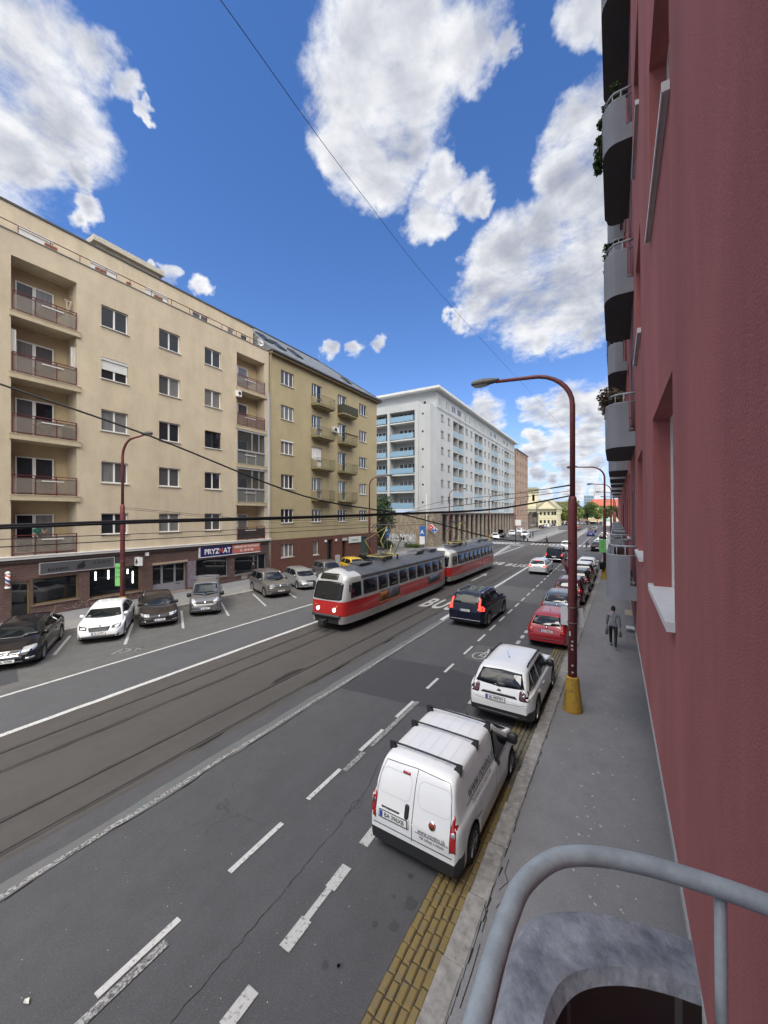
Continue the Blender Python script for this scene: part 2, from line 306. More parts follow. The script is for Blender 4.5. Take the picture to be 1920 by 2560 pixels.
def wornpaint(name, col, under, wear=0.5, scale=14, coverage=0.5):
    m = bpy.data.materials.new(name); m.use_nodes = True; t = m.node_tree; n = t.nodes; L = t.links; p = n['Principled BSDF']
    p.inputs['Roughness'].default_value = 0.8
    g = n.new('ShaderNodeNewGeometry'); a = n.new('ShaderNodeTexNoise'); a.inputs['Scale'].default_value = scale; a.inputs['Detail'].default_value = 9; a.inputs['Roughness'].default_value = 0.72
    L.new(g.outputs['Position'], a.inputs['Vector'])
    r = n.new('ShaderNodeMapRange'); L.new(a.outputs['Fac'], r.inputs[0]); r.inputs[1].default_value = coverage - 0.05; r.inputs[2].default_value = coverage + 0.06; r.inputs[3].default_value = 1; r.inputs[4].default_value = 1 - wear
    a2 = n.new('ShaderNodeTexNoise'); a2.inputs['Scale'].default_value = 2.2; a2.inputs['Detail'].default_value = 5; L.new(g.outputs['Position'], a2.inputs['Vector'])
    x0 = n.new('ShaderNodeMix'); x0.data_type = 'RGBA'; L.new(a2.outputs['Fac'], x0.inputs[0]); x0.inputs[6].default_value = (*[q * .72 for q in col], 1); x0.inputs[7].default_value = (*col, 1)
    x = n.new('ShaderNodeMix'); x.data_type = 'RGBA'; L.new(r.outputs[0], x.inputs[0]); x.inputs[6].default_value = (*under, 1); L.new(x0.outputs[2], x.inputs[7])
    L.new(x.outputs[2], p.inputs['Base Color']); MATS[name] = m; return m
ASPH = (0.074, 0.074, 0.079)
M_ROAD = roadmat('asphalt', ASPH, (0.062, 0.062, 0.067), speck=.5)
M_LEFT = roadmat('asphalt lane', (0.072, 0.073, 0.079), (0.085, 0.085, 0.088), crack=0.2)
M_PARK = roadmat('asphalt parking', (0.100, 0.098, 0.096), (0.082, 0.081, 0.08), crack=0.35, wear=0.35)
M_TRACK = roadmat('track bed asphalt', (0.062, 0.057, 0.054), (0.078, 0.072, 0.067), speck=0.2, crack=0.1)
M_PATCH = roadmat('new asphalt', (0.046, 0.047, 0.052), (0.052, 0.053, 0.058), crack=0.0, wear=0.1)
M_PATCHL = roadmat('pale asphalt', (0.105, 0.104, 0.103), (0.090, 0.09, 0.09), crack=0.2)
M_WALK = roadmat('pavement asphalt', (0.165, 0.165, 0.172), (0.195, 0.195, 0.202), crack=0.7, wear=0.3)
M_WALKL = roadmat('pavement pale', (0.21, 0.205, 0.20), (0.17, 0.168, 0.165), crack=0.2)
M_LINE = wornpaint('road paint', (0.56, 0.56, 0.55), ASPH, 0.9, 16, 0.59)
M_LINEW = wornpaint('worn road paint', (0.48, 0.48, 0.47), ASPH, 0.9, 22, 0.58)
M_LINEV = wornpaint('very worn road paint', (0.40, 0.40, 0.39), ASPH, 1.0, 30, 0.49)
M_EDGE = wornpaint('worn edge strip', (0.140, 0.138, 0.137), (0.095, 0.115, 0.12), 0.9, 3.0, 0.54)
M_RAIL = mat('rail steel', (0.10, 0.098, 0.095), 0.45, 0.6, var=0.35, vscale=1.2, coords='World')
M_GROOVE = mat('rail groove', (0.014, 0.013, 0.012), 0.9)
M_GRANITE = mat('granite', (0.27, 0.26, 0.245), 0.85, var=0.4, vscale=7, bump=0.25, bscale=70, coords='World', grime=0.45, gscale=1.4)
def sheet(name, x0, x1, y0, y1, z, m, ny=1):
    b = MB()
    for i in range(ny):
        a, c = y0 + (y1 - y0) * i / ny, y0 + (y1 - y0) * (i + 1) / ny
        b.quad((x0, a, z), (x1, a, z), (x1, c, z), (x0, c, z))
    return struct(b.build(name, m))
sheet('ground', -2500, 2500, -300, 5000, -0.05, mat('town ground', (0.13, 0.13, 0.125), 0.9, var=0.3, vscale=0.05, coords='World'))
sheet('road', -23.6, 3.2, -14, 420, 0.0, M_ROAD)
sheet('parking_strip', -23.6, -16.95, -14, 62, 0.004, M_PARK)
sheet('traffic_lane', -17.0, -13.9, -14, 140, 0.008, M_LEFT)
sheet('track_bed', -13.92, -8.9, -14, 240, 0.004, M_TRACK)
b = MB()
for (pts, z) in (([(-8.2, 10.4), (-4.9, 10.7), (-3.9, 11.0), (-3.9, 13.6), (-5.6, 13.9), (-8.2, 13.6)], 0.004),):
    b.quad(*[(x, y, z) for x, y in pts])
struct(b.build('road_patch', M_PATCH))
b = MB(); b.quad((-8.15, 27.2, .004), (-2.0, 26.4, .004), (-2.0, 31.4, .004), (-8.2, 32.6, .004)); b.quad((-5.3, 15.2, .008), (-3.7, 15.0, .008), (-3.7, 17.2, .008), (-5.3, 17.0, .008))
struct(b.build('road_patch', M_PATCHL))
b = MB(); b.quad((-21.4, 3.1, .008), (-18.3, 2.2, .008), (-18.0, 5.0, .008), (-20.5, 5.6, .008)); b.quad((-24, 60, .008), (-17, 60, .008), (-17, 140, .008), (-24, 140, .008))
struct(b.build('road_patch', M_PATCH))
# rails: steel head and dark flange groove
for k, x in enumerate((-13.0, -12.0, -10.1, -9.1)):
    b = MB(); y = -14.0; ph = k * 1.7
    xx = lambda yy: x
    segs = 60
    for i in range(segs):
        y0, y1 = -14 + i * 4.5, -14 + (i + 1) * 4.5
        b.quad((x - .035, y0, .012), (x + .03, y0, .012), (x + .03, y1, .012), (x - .035, y1, .012), m=0)
        s_ = 1 if k in (0, 2) else -1
        g0, g1 = (x + .03, x + .075) if s_ > 0 else (x - .08, x - .035)
        b.quad((g0, y0, .0105), (g1, y0, .0105), (g1, y1, .0105), (g0, y1, .0105), m=1)
    rr = random.Random(k)
    side = x + .03 if k in (1, 3) else x - .035
    for j in range(26):                                    # broken asphalt along the rail
        y0 = rr.uniform(-4, 60); l = rr.uniform(.3, 1.6); wd = rr.uniform(.02, .07) * (1.6 if k == 3 else .7); sg = 1 if k in (1, 3) else -1
        b.quad((side, y0, .0085), (side + sg * wd, y0 + l * .3, .0085), (side + sg * wd * .8, y0 + l * .8, .0085), (side, y0 + l, .0085), m=1)
    struct(b.build('rail', [M_RAIL, M_GROOVE]))
b = MB(); cx, cy = gp(724, 1689); n_ = 18; rr = random.Random(4)
b.quad(*[(cx + math.cos(2 * math.pi * i / n_) * .17 * rr.uniform(.8, 1.25), cy + math.sin(2 * math.pi * i / n_) * .85 * rr.uniform(.8, 1.15), .0118) for i in range(n_)]); struct(b.build('pothole', M_GROOVE))
# long painted lines
def line(name, x, wd, y0, y1, m, z=.014, n=1, jit=0.0, seed=1):
    b = MB(); rr = random.Random(seed); k = max(1, int((y1 - y0) / .6)) if jit else n; pr = (rr.uniform(-jit, jit), rr.uniform(-jit, jit))
    for i in range(k):
        a, c = y0 + (y1 - y0) * i / k, y0 + (y1 - y0) * (i + 1) / k; nx = (rr.uniform(-jit, jit), rr.uniform(-jit, jit))
        b.quad((x - wd / 2 + pr[0], a, z), (x + wd / 2 + pr[1], a, z), (x + wd / 2 + nx[1], c, z), (x - wd / 2 + nx[0], c, z)); pr = nx
    return struct(b.build(name, m))
line('road_marking', -16.97, .13, -14, 52, M_LINE)
line('road_marking', -14.0, .20, -14, 52, M_LINE, jit=.015, seed=3)
line('road_marking', -8.19, .36, -14, 34, M_EDGE, jit=.035, seed=5); line('road_marking', -8.28, .22, 20, 120, M_LINE, z=.0168); line('road_marking', -8.10, .11, -14, 20, M_LINEV, z=.0166, jit=.012, seed=8)
b = MB(); rr = random.Random(9); xx = -8.02
for i in range(80):                                        # open joint beside the worn strip
    y0 = -6 + i * .35; nx = -8.02 + .05 * math.sin(i * .7) + rr.uniform(-.03, .03); wd = rr.uniform(.004, .025)
    b.quad((xx, y0, .0172), (xx + wd, y0, .0172), (nx + wd, y0 + .35, .0172), (nx, y0 + .35, .0172)); xx = nx
struct(b.build('road_crack', M_GROOVE))
b = MB(); b2 = MB()
dash = [(.35, 1.4), (2.22, 3.27), (4.12, 5.29), (6.0, 7.1), (7.9, 9.0), (9.75, 10.85), (11.88, 12.82), (13.44, 14.38)]
y = 15.6
while y < 118: dash.append((y, y + 1.12)); y += 1.93 if y < 60 else 1.93
for (a, c) in dash: b.quad((-5.485, a, .014), (-5.385, a, .014), (-5.385, c, .014), (-5.485, c, .014))
struct(b.build('road_marking', M_LINE))
for (a, c) in ((7.1, 7.9), (9.0, 9.75)): b2.quad((-5.38, a, .016), (-5.25, a, .016), (-5.25, c, .016), (-5.38, c, .016))
b2.quad((-5.37, -.4, .0175), (-5.25, -.4, .0175), (-5.22, 3.0, .0175), (-5.34, 3.0, .0175)); b2.quad((-5.36, 8.2, .0185), (-5.24, 8.2, .0185), (-5.24, 10.9, .0185), (-5.36, 10.9, .0185))
struct(b2.build('road_marking', M_LINEV))
b = MB()
for (a, c) in ((.3, .9), (2.84, 3.26), (3.77, 4.22), (4.75, 5.2), (5.68, 6.13), (10.46, 10.88), (11.6, 12.0)): b.quad((-3.93, a, .014), (-3.75, a, .014), (-3.75, c, .014), (-3.93, c, .014))
y = 16.2
while y < 60: b.quad((-3.88, y, .014), (-3.72, y, .014), (-3.72, y + .5, .014), (-3.88, y + .5, .014)); y += .93
b.quad((-3.9, 4.2, .013), (-3.8, 4.2, .013), (-3.8, 4.75, .013), (-3.9, 4.75, .013))
struct(b.build('road_marking', M_LINEW))
# angled bay lines on the left
b = MB()
for (p, q) in (((-20.1, 6.7), (-22.6, 8.16)), ((-18.96, 8.88), (-22.3, 10.83)), ((-19.04, 11.66), (-22.61, 13.74)), ((-19.15, 14.46), (-22.5, 16.41)), ((-19.14, 17.22), (-22.85, 19.35)), ((-19.2, 20.0), (-22.6, 22.0)), ((-19.2, 22.8), (-22.6, 24.8)), ((-19.2, 25.6), (-22.6, 27.6)), ((-20.3, 3.6), (-22.6, 5.0)), ((-19.5, .7), (-22.6, 2.4))):
    d = Vector((q[0] - p[0], q[1] - p[1], 0)).normalized(); nn = Vector((-d.y, d.x, 0)) * .06
    b.quad((p[0] - nn.x, p[1] - nn.y, .013), (p[0] + nn.x, p[1] + nn.y, .013), (q[0] + nn.x, q[1] + nn.y, .013), (q[0] - nn.x, q[1] - nn.y, .013))
struct(b.build('road_marking', M_LINEW))
def ribbon(b, pts, wd, z, m=0):
    P = [Vector((x, y, z)) for x, y in pts]
    for a, c in zip(P, P[1:]):
        d = (c - a).normalized(); n_ = Vector((-d.y, d.x, 0)) * wd / 2; b.quad(a - n_ - d * wd * .3, a + n_ - d * wd * .3, c + n_ + d * wd * .3, c - n_ + d * wd * .3, m=m)
b = MB(); circ = lambda cx, cy, r, n=18, ky=1.0: [(cx + r * math.cos(2 * math.pi * i / n), cy + r * ky * math.sin(2 * math.pi * i / n)) for i in range(n + 1)]
for oy in (15.75, 44.0):
    x0 = -4.55; z = .0145
    for cc in (circ(x0 - .28, oy, .26, ky=1.5), circ(x0 + .42, oy, .26, ky=1.5)): ribbon(b, cc, .06, z); z += .0006
    for seg in ([(x0 - .28, oy), (x0 - .1, oy + .75), (x0 + .35, oy + .75), (x0 + .05, oy), (x0 - .28, oy)], [(x0 + .05, oy), (x0 - .15, oy + .95)], [(x0 + .42, oy), (x0 + .3, oy + 1.05), (x0 + .15, oy + 1.05)]): ribbon(b, seg, .06, z); z += .0006
struct(b.build('bicycle_marking', M_LINE))
b = MB(); o_ = [gp(*p) for p in ((280, 1636), (310, 1622), (345, 1627), (355, 1620), (300, 1633))]
ribbon(b, o_, .1, .0132); struct(b.build('road_marking', M_LINEV))
def roadtext(s, x, y, size, ky, rot, m):
    v, f = text_mesh(s, size, bold=.03, space=1.15); b = MB(); k = -1 if rot else 1
    b.v = [(x + p[0] * k, y + p[1] * ky * k, .0165) for p in v]; b.f = f; b.m = [0] * len(f); b.sm = [False] * len(f)
    return struct(b.build('bus_lettering', m, fixn=False))
roadtext('BUS', -9.75, 23.4, 1.2, 3.0, False, M_LINEW); roadtext('BUS', -9.7, 45.6, 1.2, 2.8, False, M_LINEW); roadtext('BUS', -12.4, 46.5, 1.2, 2.8, True, M_LINEW)
b = MB(); b.quad((-10.9, 33, .016), (-10.75, 33, .016), (-10.75, 36.5, .016), (-10.9, 36.5, .016)); b.quad((-11.1, 36.5, .016), (-10.55, 36.5, .016), (-10.83, 38, .016)); struct(b.build('road_marking', M_LINEW))
b = MB()                                                  # cracks drawn as thin dark ribbons
for path in ([(425, 2560), (530, 2440), (582, 2380), (640, 2310), (700, 2240), (760, 2169), (800, 2120), (842, 2075), (868, 2035), (892, 2012), (925, 1960), (950, 1900)], [(868, 2035), (880, 2010), (897, 1998), (905, 2010), (885, 2028)], [(1080, 1745), (1110, 1730), (1120, 1755), (1140, 1780), (1095, 1800)], [(1150, 1745), (1112, 1731)]):
    pts = []
    rr = random.Random(len(path)); G_ = [gp(*p) for p in path]
    for a, c in zip(G_, G_[1:]):
        for j in range(6): pts.append((a[0] + (c[0] - a[0]) * j / 6 + rr.uniform(-.02, .02), a[1] + (c[1] - a[1]) * j / 6 + rr.uniform(-.02, .02)))
    for a, c in zip(pts, pts[1:]): ribbon(b, [a, c], rr.uniform(.003, .012), .0052)
struct(b.build('road_crack', M_GROOVE))
b = MB(); rr = random.Random(12)
for (u, v, r) in ((812, 2412, .05), (845, 2416, .03), (1026, 2190, .05), (1028, 2260, .11), (985, 2315, .07), (935, 2310, .04), (985, 2240, .03), (850, 2415, .04)):
    x, y = gp(u, v); b.quad(*[(x + math.cos(i * .52) * r * rr.uniform(.7, 1.2), y + math.sin(i * .52) * r * rr.uniform(.7, 1.2), .0055) for i in range(12)])
struct(b.build('oil_stain', mat('oil stain', (0.045, 0.045, 0.048), 0.6)))
b = MB()                                                  # tram and crossing markings further off
for i in range(9): b.quad((-23.0 + i * .75, 76 + i * .1, .017), (-22.55 + i * .75, 76 + i * .1, .017), (-22.55 + i * .75, 82, .017), (-23.0 + i * .75, 82, .017))
for i in range(16): b.quad((-14 + i * .75, 78, .019), (-13.6 + i * .75, 78, .019), (-13.6 + i * .75, 81.5, .019), (-14 + i * .75, 81.5, .019))
ribbon(b, [(-14.6, 53), (-16.9, 74)], .25, .0175); ribbon(b, [(-14.6, 53), (-14.4, 73)], .2, .018)
struct(b.build('crossing_marking', M_LINEW))
b = MB()
for i in range(7): ribbon(b, [(-14.6 - .18 * i, 56 + i * 2.2), (-15.0 - .25 * i, 58.5 + i * 2.2)], .3, .0165)
struct(b.build('road_marking', M_LINEV))
# kerbs and pavements
def kerb(name, xf, y0, y1, x_w, h, step, seed, inner=1, m=None):
    b = MB(); rr = random.Random(seed); y = y0
    while y < y1:
        l = step * rr.uniform(.85, 1.1); dz = rr.uniform(-.006, .006); dx = rr.uniform(-.008, .008); x = xf(y) + dx
        a, c, e = x, x + x_w * inner, .018; lo, hi = min(a, c), max(a, c); y2 = y + l - .008; z = h + dz
        b.quad((lo, y, -.02), (hi, y, -.02), (hi, y, z - e), (lo, y, z - e)); b.quad((lo, y2, -.02), (hi, y2, -.02), (hi, y2, z - e), (lo, y2, z - e))
        b.quad((lo, y, -.02), (lo, y2, -.02), (lo, y2, z - e), (lo, y, z - e)); b.quad((hi, y, -.02), (hi, y2, -.02), (hi, y2, z - e), (hi, y, z - e))
        i_ = [(lo, y, z - e), (hi, y, z - e), (hi, y2, z - e), (lo, y2, z - e)]; t_ = [(lo + e, y + e, z), (hi - e, y + e, z), (hi - e, y2 - e, z), (lo + e, y2 - e, z)]
        for k in range(4): b.quad(i_[k], i_[(k + 1) % 4], t_[(k + 1) % 4], t_[k])
        b.quad(*t_); y += l
    return struct(b.build(name, m or M_GRANITE))
kx = lambda y: -1.93 + min(max(y - 4, -6), 30) * .0165
kerb('kerb', kx, -3, 62, .29, .13, 1.0, 5); kerb('kerb', lambda y: -1.45, 62, 240, .3, .13, 4.0, 6)
kerb('kerb', lambda y: -23.45, -14, 60, .3, .14, 1.0, 8, -1)
b = MB(); K = 44
for i in range(K):
    y0, y1 = -14 + i * 6, -14 + (i + 1) * 6; b.quad((kx(y0) + .27, y0, .118), (3.2, y0, .118), (3.2, y1, .118), (kx(y1) + .27, y1, .118))
struct(b.build('pavement', M_WALK))
b = MB(); rr = random.Random(3)                            # crumbled joint behind the kerb
for i in range(150):
    y0 = -2 + i * .2; wd = rr.uniform(.004, .022); x0 = kx(y0) + .285 + rr.uniform(-.005, .012); b.quad((x0, y0, .1215), (x0 + wd, y0, .1215), (x0 + wd * rr.uniform(.6, 1.4) + rr.uniform(-.01, .015), y0 + .2, .1215), (x0 + rr.uniform(-.012, .01), y0 + .2, .1215))
for path in ([(1272, 2150), (1262, 2180), (1270, 2205), (1248, 2225)], [(1240, 2270), (1262, 2245), (1275, 2215)], [(1205, 2330), (1216, 2295), (1212, 2262)], [(1150, 2520), (1180, 2430), (1200, 2360)]):
    for a, c in zip(path, path[1:]): ribbon(b, [gp(*a, .1215), gp(*c, .1215)], .012, .1222)
struct(b.build('pavement_crack', M_GROOVE))
b = MB(); rr = random.Random(8)
for i in range(70):
    u = rr.uniform(1400, 1600); v = rr.uniform(1700, 2350); x, y = gp(u, v, .12)
    if x > .55: continue
    r = rr.uniform(.008, .03); b.quad(*[(x + math.cos(k * .9) * r * rr.uniform(.6, 1.3), y + math.sin(k * .9) * r * rr.uniform(.6, 1.3), .1225) for k in range(7)])
struct(b.build('gum_spots', mat('gum', (0.36, 0.36, 0.37), 0.8)))
sheet('pavement', -28.4, -23.7, -14, 62, .132, M_WALK); sheet('pavement', -25.6, -23.72, -14, 62, .136, M_WALKL); sheet('pavement', -36, -23.7, 62, 240, .05, M_WALKL)
# tram stop island beyond the crossing
b = MB(); b.box(-17.3, -14.3, 84, 150, 0, .2); b.quad((-16.9, 74, .03), (-14.5, 74, .03), (-14.5, 77, .03), (-16.9, 77, .03)); struct(b.build('tram_platform', M_WALKL))
b = MB(); b.box(-8.3, -7.7, 84, 150, 0, .16); struct(b.build('tram_platform', M_WALKL))
# cobbled gutter
M_YEL = wornpaint('yellow cobble', (0.215, 0.155, 0.055), (0.15, 0.122, 0.075), 0.9, 9, 0.56); M_COB = mat('grey cobble', (0.13, 0.118, 0.09), 0.85, var=0.4, vscale=5, coords='World'); M_COY = wornpaint('faded yellow cobble', (0.20, 0.155, 0.055), (0.125, 0.115, 0.09), 1.0, 7, 0.5)
b = MB(); rr = random.Random(2); cw = .112
for c_ in range(5):
    y = -1.0 + (c_ % 2) * .11
    while y < 46:
        l = .225 * rr.uniform(.9, 1.12) if y < 8 else .45; x0 = kx(y) - .02 - (5 - c_) * cw; x1 = x0 + cw - .016; y1 = y + l - .018; z = .034 + rr.uniform(-.006, .006); e = .016
        m = 0 if y < 8.2 else (2 if c_ < 2 else 1)
        j = lambda: rr.uniform(-.005, .005)
        lo = [(x0 + j(), y + j(), 0), (x1 + j(), y + j(), 0), (x1 + j(), y1 + j(), 0), (x0 + j(), y1 + j(), 0)]; mid = [(p[0], p[1], z - e) for p in lo]
        cx, cy = (x0 + x1) / 2, (y + y1) / 2; top = [(p[0] + (e if p[0] < cx else -e), p[1] + (e if p[1] < cy else -e), z + rr.uniform(-.003, .003)) for p in lo]
        for k in range(4): b.quad(lo[k], lo[(k + 1) % 4], mid[(k + 1) % 4], mid[k], m=m); b.quad(mid[k], mid[(k + 1) % 4], top[(k + 1) % 4], top[k], m=m)
        b.quad(*top, m=m); y += l
struct(b.build('cobbled_gutter', [M_YEL, M_COB, M_COY]))
b = MB()
for i in range(12): b.quad((kx(-2 + i * 4) - .6, -2 + i * 4, .006), (kx(-2 + i * 4), -2 + i * 4, .006), (kx(2 + i * 4), 2 + i * 4, .006), (kx(2 + i * 4) - .6, 2 + i * 4, .006))
struct(b.build('gutter_bed', mat('gutter grit', (0.045, 0.042, 0.036), 0.95, var=0.4, vscale=20, coords='World')))

b = MB(); rr = random.Random(31)
for i in range(90):
    u, v = rr.uniform(20, 1000), rr.uniform(1850, 2540); x, y = gp(u, v, .004)
    if not (-8.0 < x < -2.6): continue
    r = rr.uniform(.003, .008); b.quad(*[(x + math.cos(k * 1.26) * r * rr.uniform(.6, 1.4), y + math.sin(k * 1.26) * r * rr.uniform(.6, 1.4), .0205) for k in range(5)])
struct(b.build('road_grit', mat('pale grit', (.42, .42, .42), .8)))
t = thing('dry_leaf', 'pale dry leaf lying on the road at the lower left', 'leaf', (*gp(66, 2508), .02)); b = MB(); b.quad((-.05, 0, 0), (0, -.03, .015), (.06, 0, .01), (.0, .03, .02)); b.build('blade', mat('pale leaf', (.55, .55, .48), .8), t)
# ------------------------------------------------------------------ vehicles
def lerp(a, b, t): return a + (b - a) * t
def prof(P, x, smooth=0.0):
    if x <= P[0][0]: return P[0][1]
    for (a, za), (b, zb) in zip(P, P[1:]):
        if x <= b: return lerp(za, zb, (x - a) / (b - a)) if b > a else zb
    return P[-1][1]
def sprof(P, x, h=0.07): return sum(prof(P, x + h * k / 3) for k in (-3, -2, -1, 0, 1, 2, 3)) / 7
def decal(bvh, poly, axis, sgn, name, m, parent, off=0.006, step=0.09, far=6.0, skirt=True, reach=.45):
    """a patch with the given outline laid on the body: poly is (y,z) for axis x, (x,z) for axis y, (x,y) for axis z"""
    pts = []
    n = len(poly)
    for i in range(n):
        a, c = Vector(poly[i]), Vector(poly[(i + 1) % n]); k = max(1, int((c - a).length / step))
        for j in range(k): pts.append(a.lerp(c, j / k))
    nb = len(pts); xs = [p[0] for p in poly]; ys = [p[1] for p in poly]
    def inside(x, y):
        r = False
        for i in range(n):
            (x1, y1), (x2, y2) = poly[i], poly[(i + 1) % n]
            if (y1 > y) != (y2 > y) and x < (x2 - x1) * (y - y1) / (y2 - y1) + x1: r = not r
        return r
    x = min(xs) + step / 2
    while x < max(xs):
        y = min(ys) + step / 2
        while y < max(ys):
            if inside(x, y) and min((Vector((x, y)) - q).length for q in pts[:nb]) > step * .45: pts.append(Vector((x, y)))
            y += step
        x += step
    r = delaunay_2d_cdt(pts, [], [list(range(nb))], 1, 1e-5)
    V = []; ok = []
    for p in r[0]:
        if axis == 'x': o, d = Vector((far * sgn, p[0], p[1])), Vector((-sgn, 0, 0))
        elif axis == 'y': o, d = Vector((p[0], far * sgn, p[1])), Vector((0, -sgn, 0))
        else: o, d = Vector((p[0], p[1], far * sgn)), Vector((0, 0, -sgn))
        h = bvh.ray_cast(o, d)
        if h[0] is None: V.append(Vector((0, 0, 0))); ok.append(False)
        else:
            nn = h[1] if h[1].dot(d) < 0 else -h[1]
            V.append(h[0] + nn * off); ok.append(True)
    ai = 'xyz'.index(axis); hv = sorted(V[i][ai] * sgn for i in range(len(V)) if ok[i])
    if hv:
        lim = hv[int(len(hv) * .6)] - reach
        for i in range(len(V)):
            if ok[i] and V[i][ai] * sgn < lim: ok[i] = False
    F = [tuple(f) for f in r[2] if all(ok[i] for i in f)]
    me = bpy.data.meshes.new(name); me.from_pydata([tuple(v) for v in V], [], F); me.materials.append(m)
    bm = bmesh.new(); bm.from_mesh(me); bmesh.ops.delete(bm, geom=[v for v in bm.verts if not v.link_faces], context='VERTS')
    bmesh.ops.recalc_face_normals(bm, faces=bm.faces)
    cs = Vector((sgn, 0, 0)) if axis == 'x' else (Vector((0, sgn, 0)) if axis == 'y' else Vector((0, 0, sgn)))
    if sum(f.normal.dot(cs) * f.calc_area() for f in bm.faces) < 0: bmesh.ops.reverse_faces(bm, faces=bm.faces)
    for f in bm.faces: f.smooth = True
    if skirt:
        ed = [e for e in bm.edges if e.is_boundary]; ex = bmesh.ops.extrude_edge_only(bm, edges=ed)
        for v in ex['geom']:
            if isinstance(v, bmesh.types.BMVert): v.co -= cs * (off + .012)
    bm.to_mesh(me); bm.free(); o = bpy.data.objects.new(name, me); COL.objects.link(o); o.parent = parent; return o
def band(bvh, path, wd, axis, sgn, name, m, parent, off=.003, step=.06, closed=False):
    P = [Vector(p) for p in path] + ([Vector(path[0])] if closed else []); Q = []
    for a, c in zip(P, P[1:]):
        k = max(1, int((c - a).length / step)); Q += [a.lerp(c, j / k) for j in range(k)]
    Q.append(P[-1]); b = MB(); prev = None; n = len(Q)
    for i, p in enumerate(Q):
        d = (Q[(i + 1) if i + 1 < n else (1 if closed else i)] - Q[i - 1 if i else (n - 2 if closed else 0)]).normalized(); nn = Vector((-d.y, d.x)) * wd / 2; pr = []
        for q in (p + nn, p - nn):
            if axis == 'x': o, dd = Vector((6 * sgn, q.x, q.y)), Vector((-sgn, 0, 0))
            elif axis == 'y': o, dd = Vector((q.x, 6 * sgn, q.y)), Vector((0, -sgn, 0))
            else: o, dd = Vector((q.x, q.y, 6 * sgn)), Vector((0, 0, -sgn))
            h = bvh.ray_cast(o, dd); pr.append(h[0] - dd * off if h[0] else None)
        if prev and None not in prev and None not in pr and (prev[0] - pr[0]).length < .3: b.quad(prev[0], prev[1], pr[1], pr[0])
        prev = pr
    return b.build(name, m, parent)
def rpoly(x0, x1, y0, y1, r=.05):
    """rounded rectangle"""
    o = []
    for (cx, cy, a0) in ((x1 - r, y1 - r, 0), (x0 + r, y1 - r, 90), (x0 + r, y0 + r, 180), (x1 - r, y0 + r, 270)):
        for k in range(4): a = R(a0 + k * 30); o.append((cx + r * math.cos(a), cy + r * math.sin(a)))
    return o
def ell(cx, cy, rx, ry, n=14): return [(cx + rx * math.cos(2 * math.pi * i / n), cy + ry * math.sin(2 * math.pi * i / n)) for i in range(n)]
def mir(p): return [(-y, z) for y, z in reversed(p)]
def wheel(parent, x, y, r, wd, sgn, spokes=5, rimmat=None, cap=False):
    b = MB(); hw = wd / 2
    b.lathe([(r * .62, -hw * .7), (r * .66, -hw), (r * .93, -hw), (r, -hw * .7), (r, hw * .7), (r * .93, hw), (r * .66, hw), (r * .62, hw * .5), (0.02, hw * .2)], 28, 'y', (x, y, r))
    o = b.build('wheel', [RUBBER], parent)
    q = MB(); yo = y + sgn * hw * .55
    q.lathe([(r * .66, yo + sgn * hw * .4 - y), (r * .62, yo + sgn * hw * .25 - y), (r * .57, yo - y)], 28, 'y', (x, y, r))
    for k in range(spokes):
        a = 2 * math.pi * k / spokes + .3; ca, sa = math.cos(a), math.sin(a)
        q.bar((x + ca * r * .08, yo + sgn * .012, r + sa * r * .08), (x + ca * r * .6, yo + sgn * .02, r + sa * r * .6), r * (.2 if spokes < 8 else .1), .025)
    q.lathe([(0.0, yo + sgn * .03 - y), (r * .16, yo + sgn * .025 - y), (r * .17, yo - y)], 14, 'y', (x, y, r))
    q.build('rim', [rimmat or STEEL], o); return o
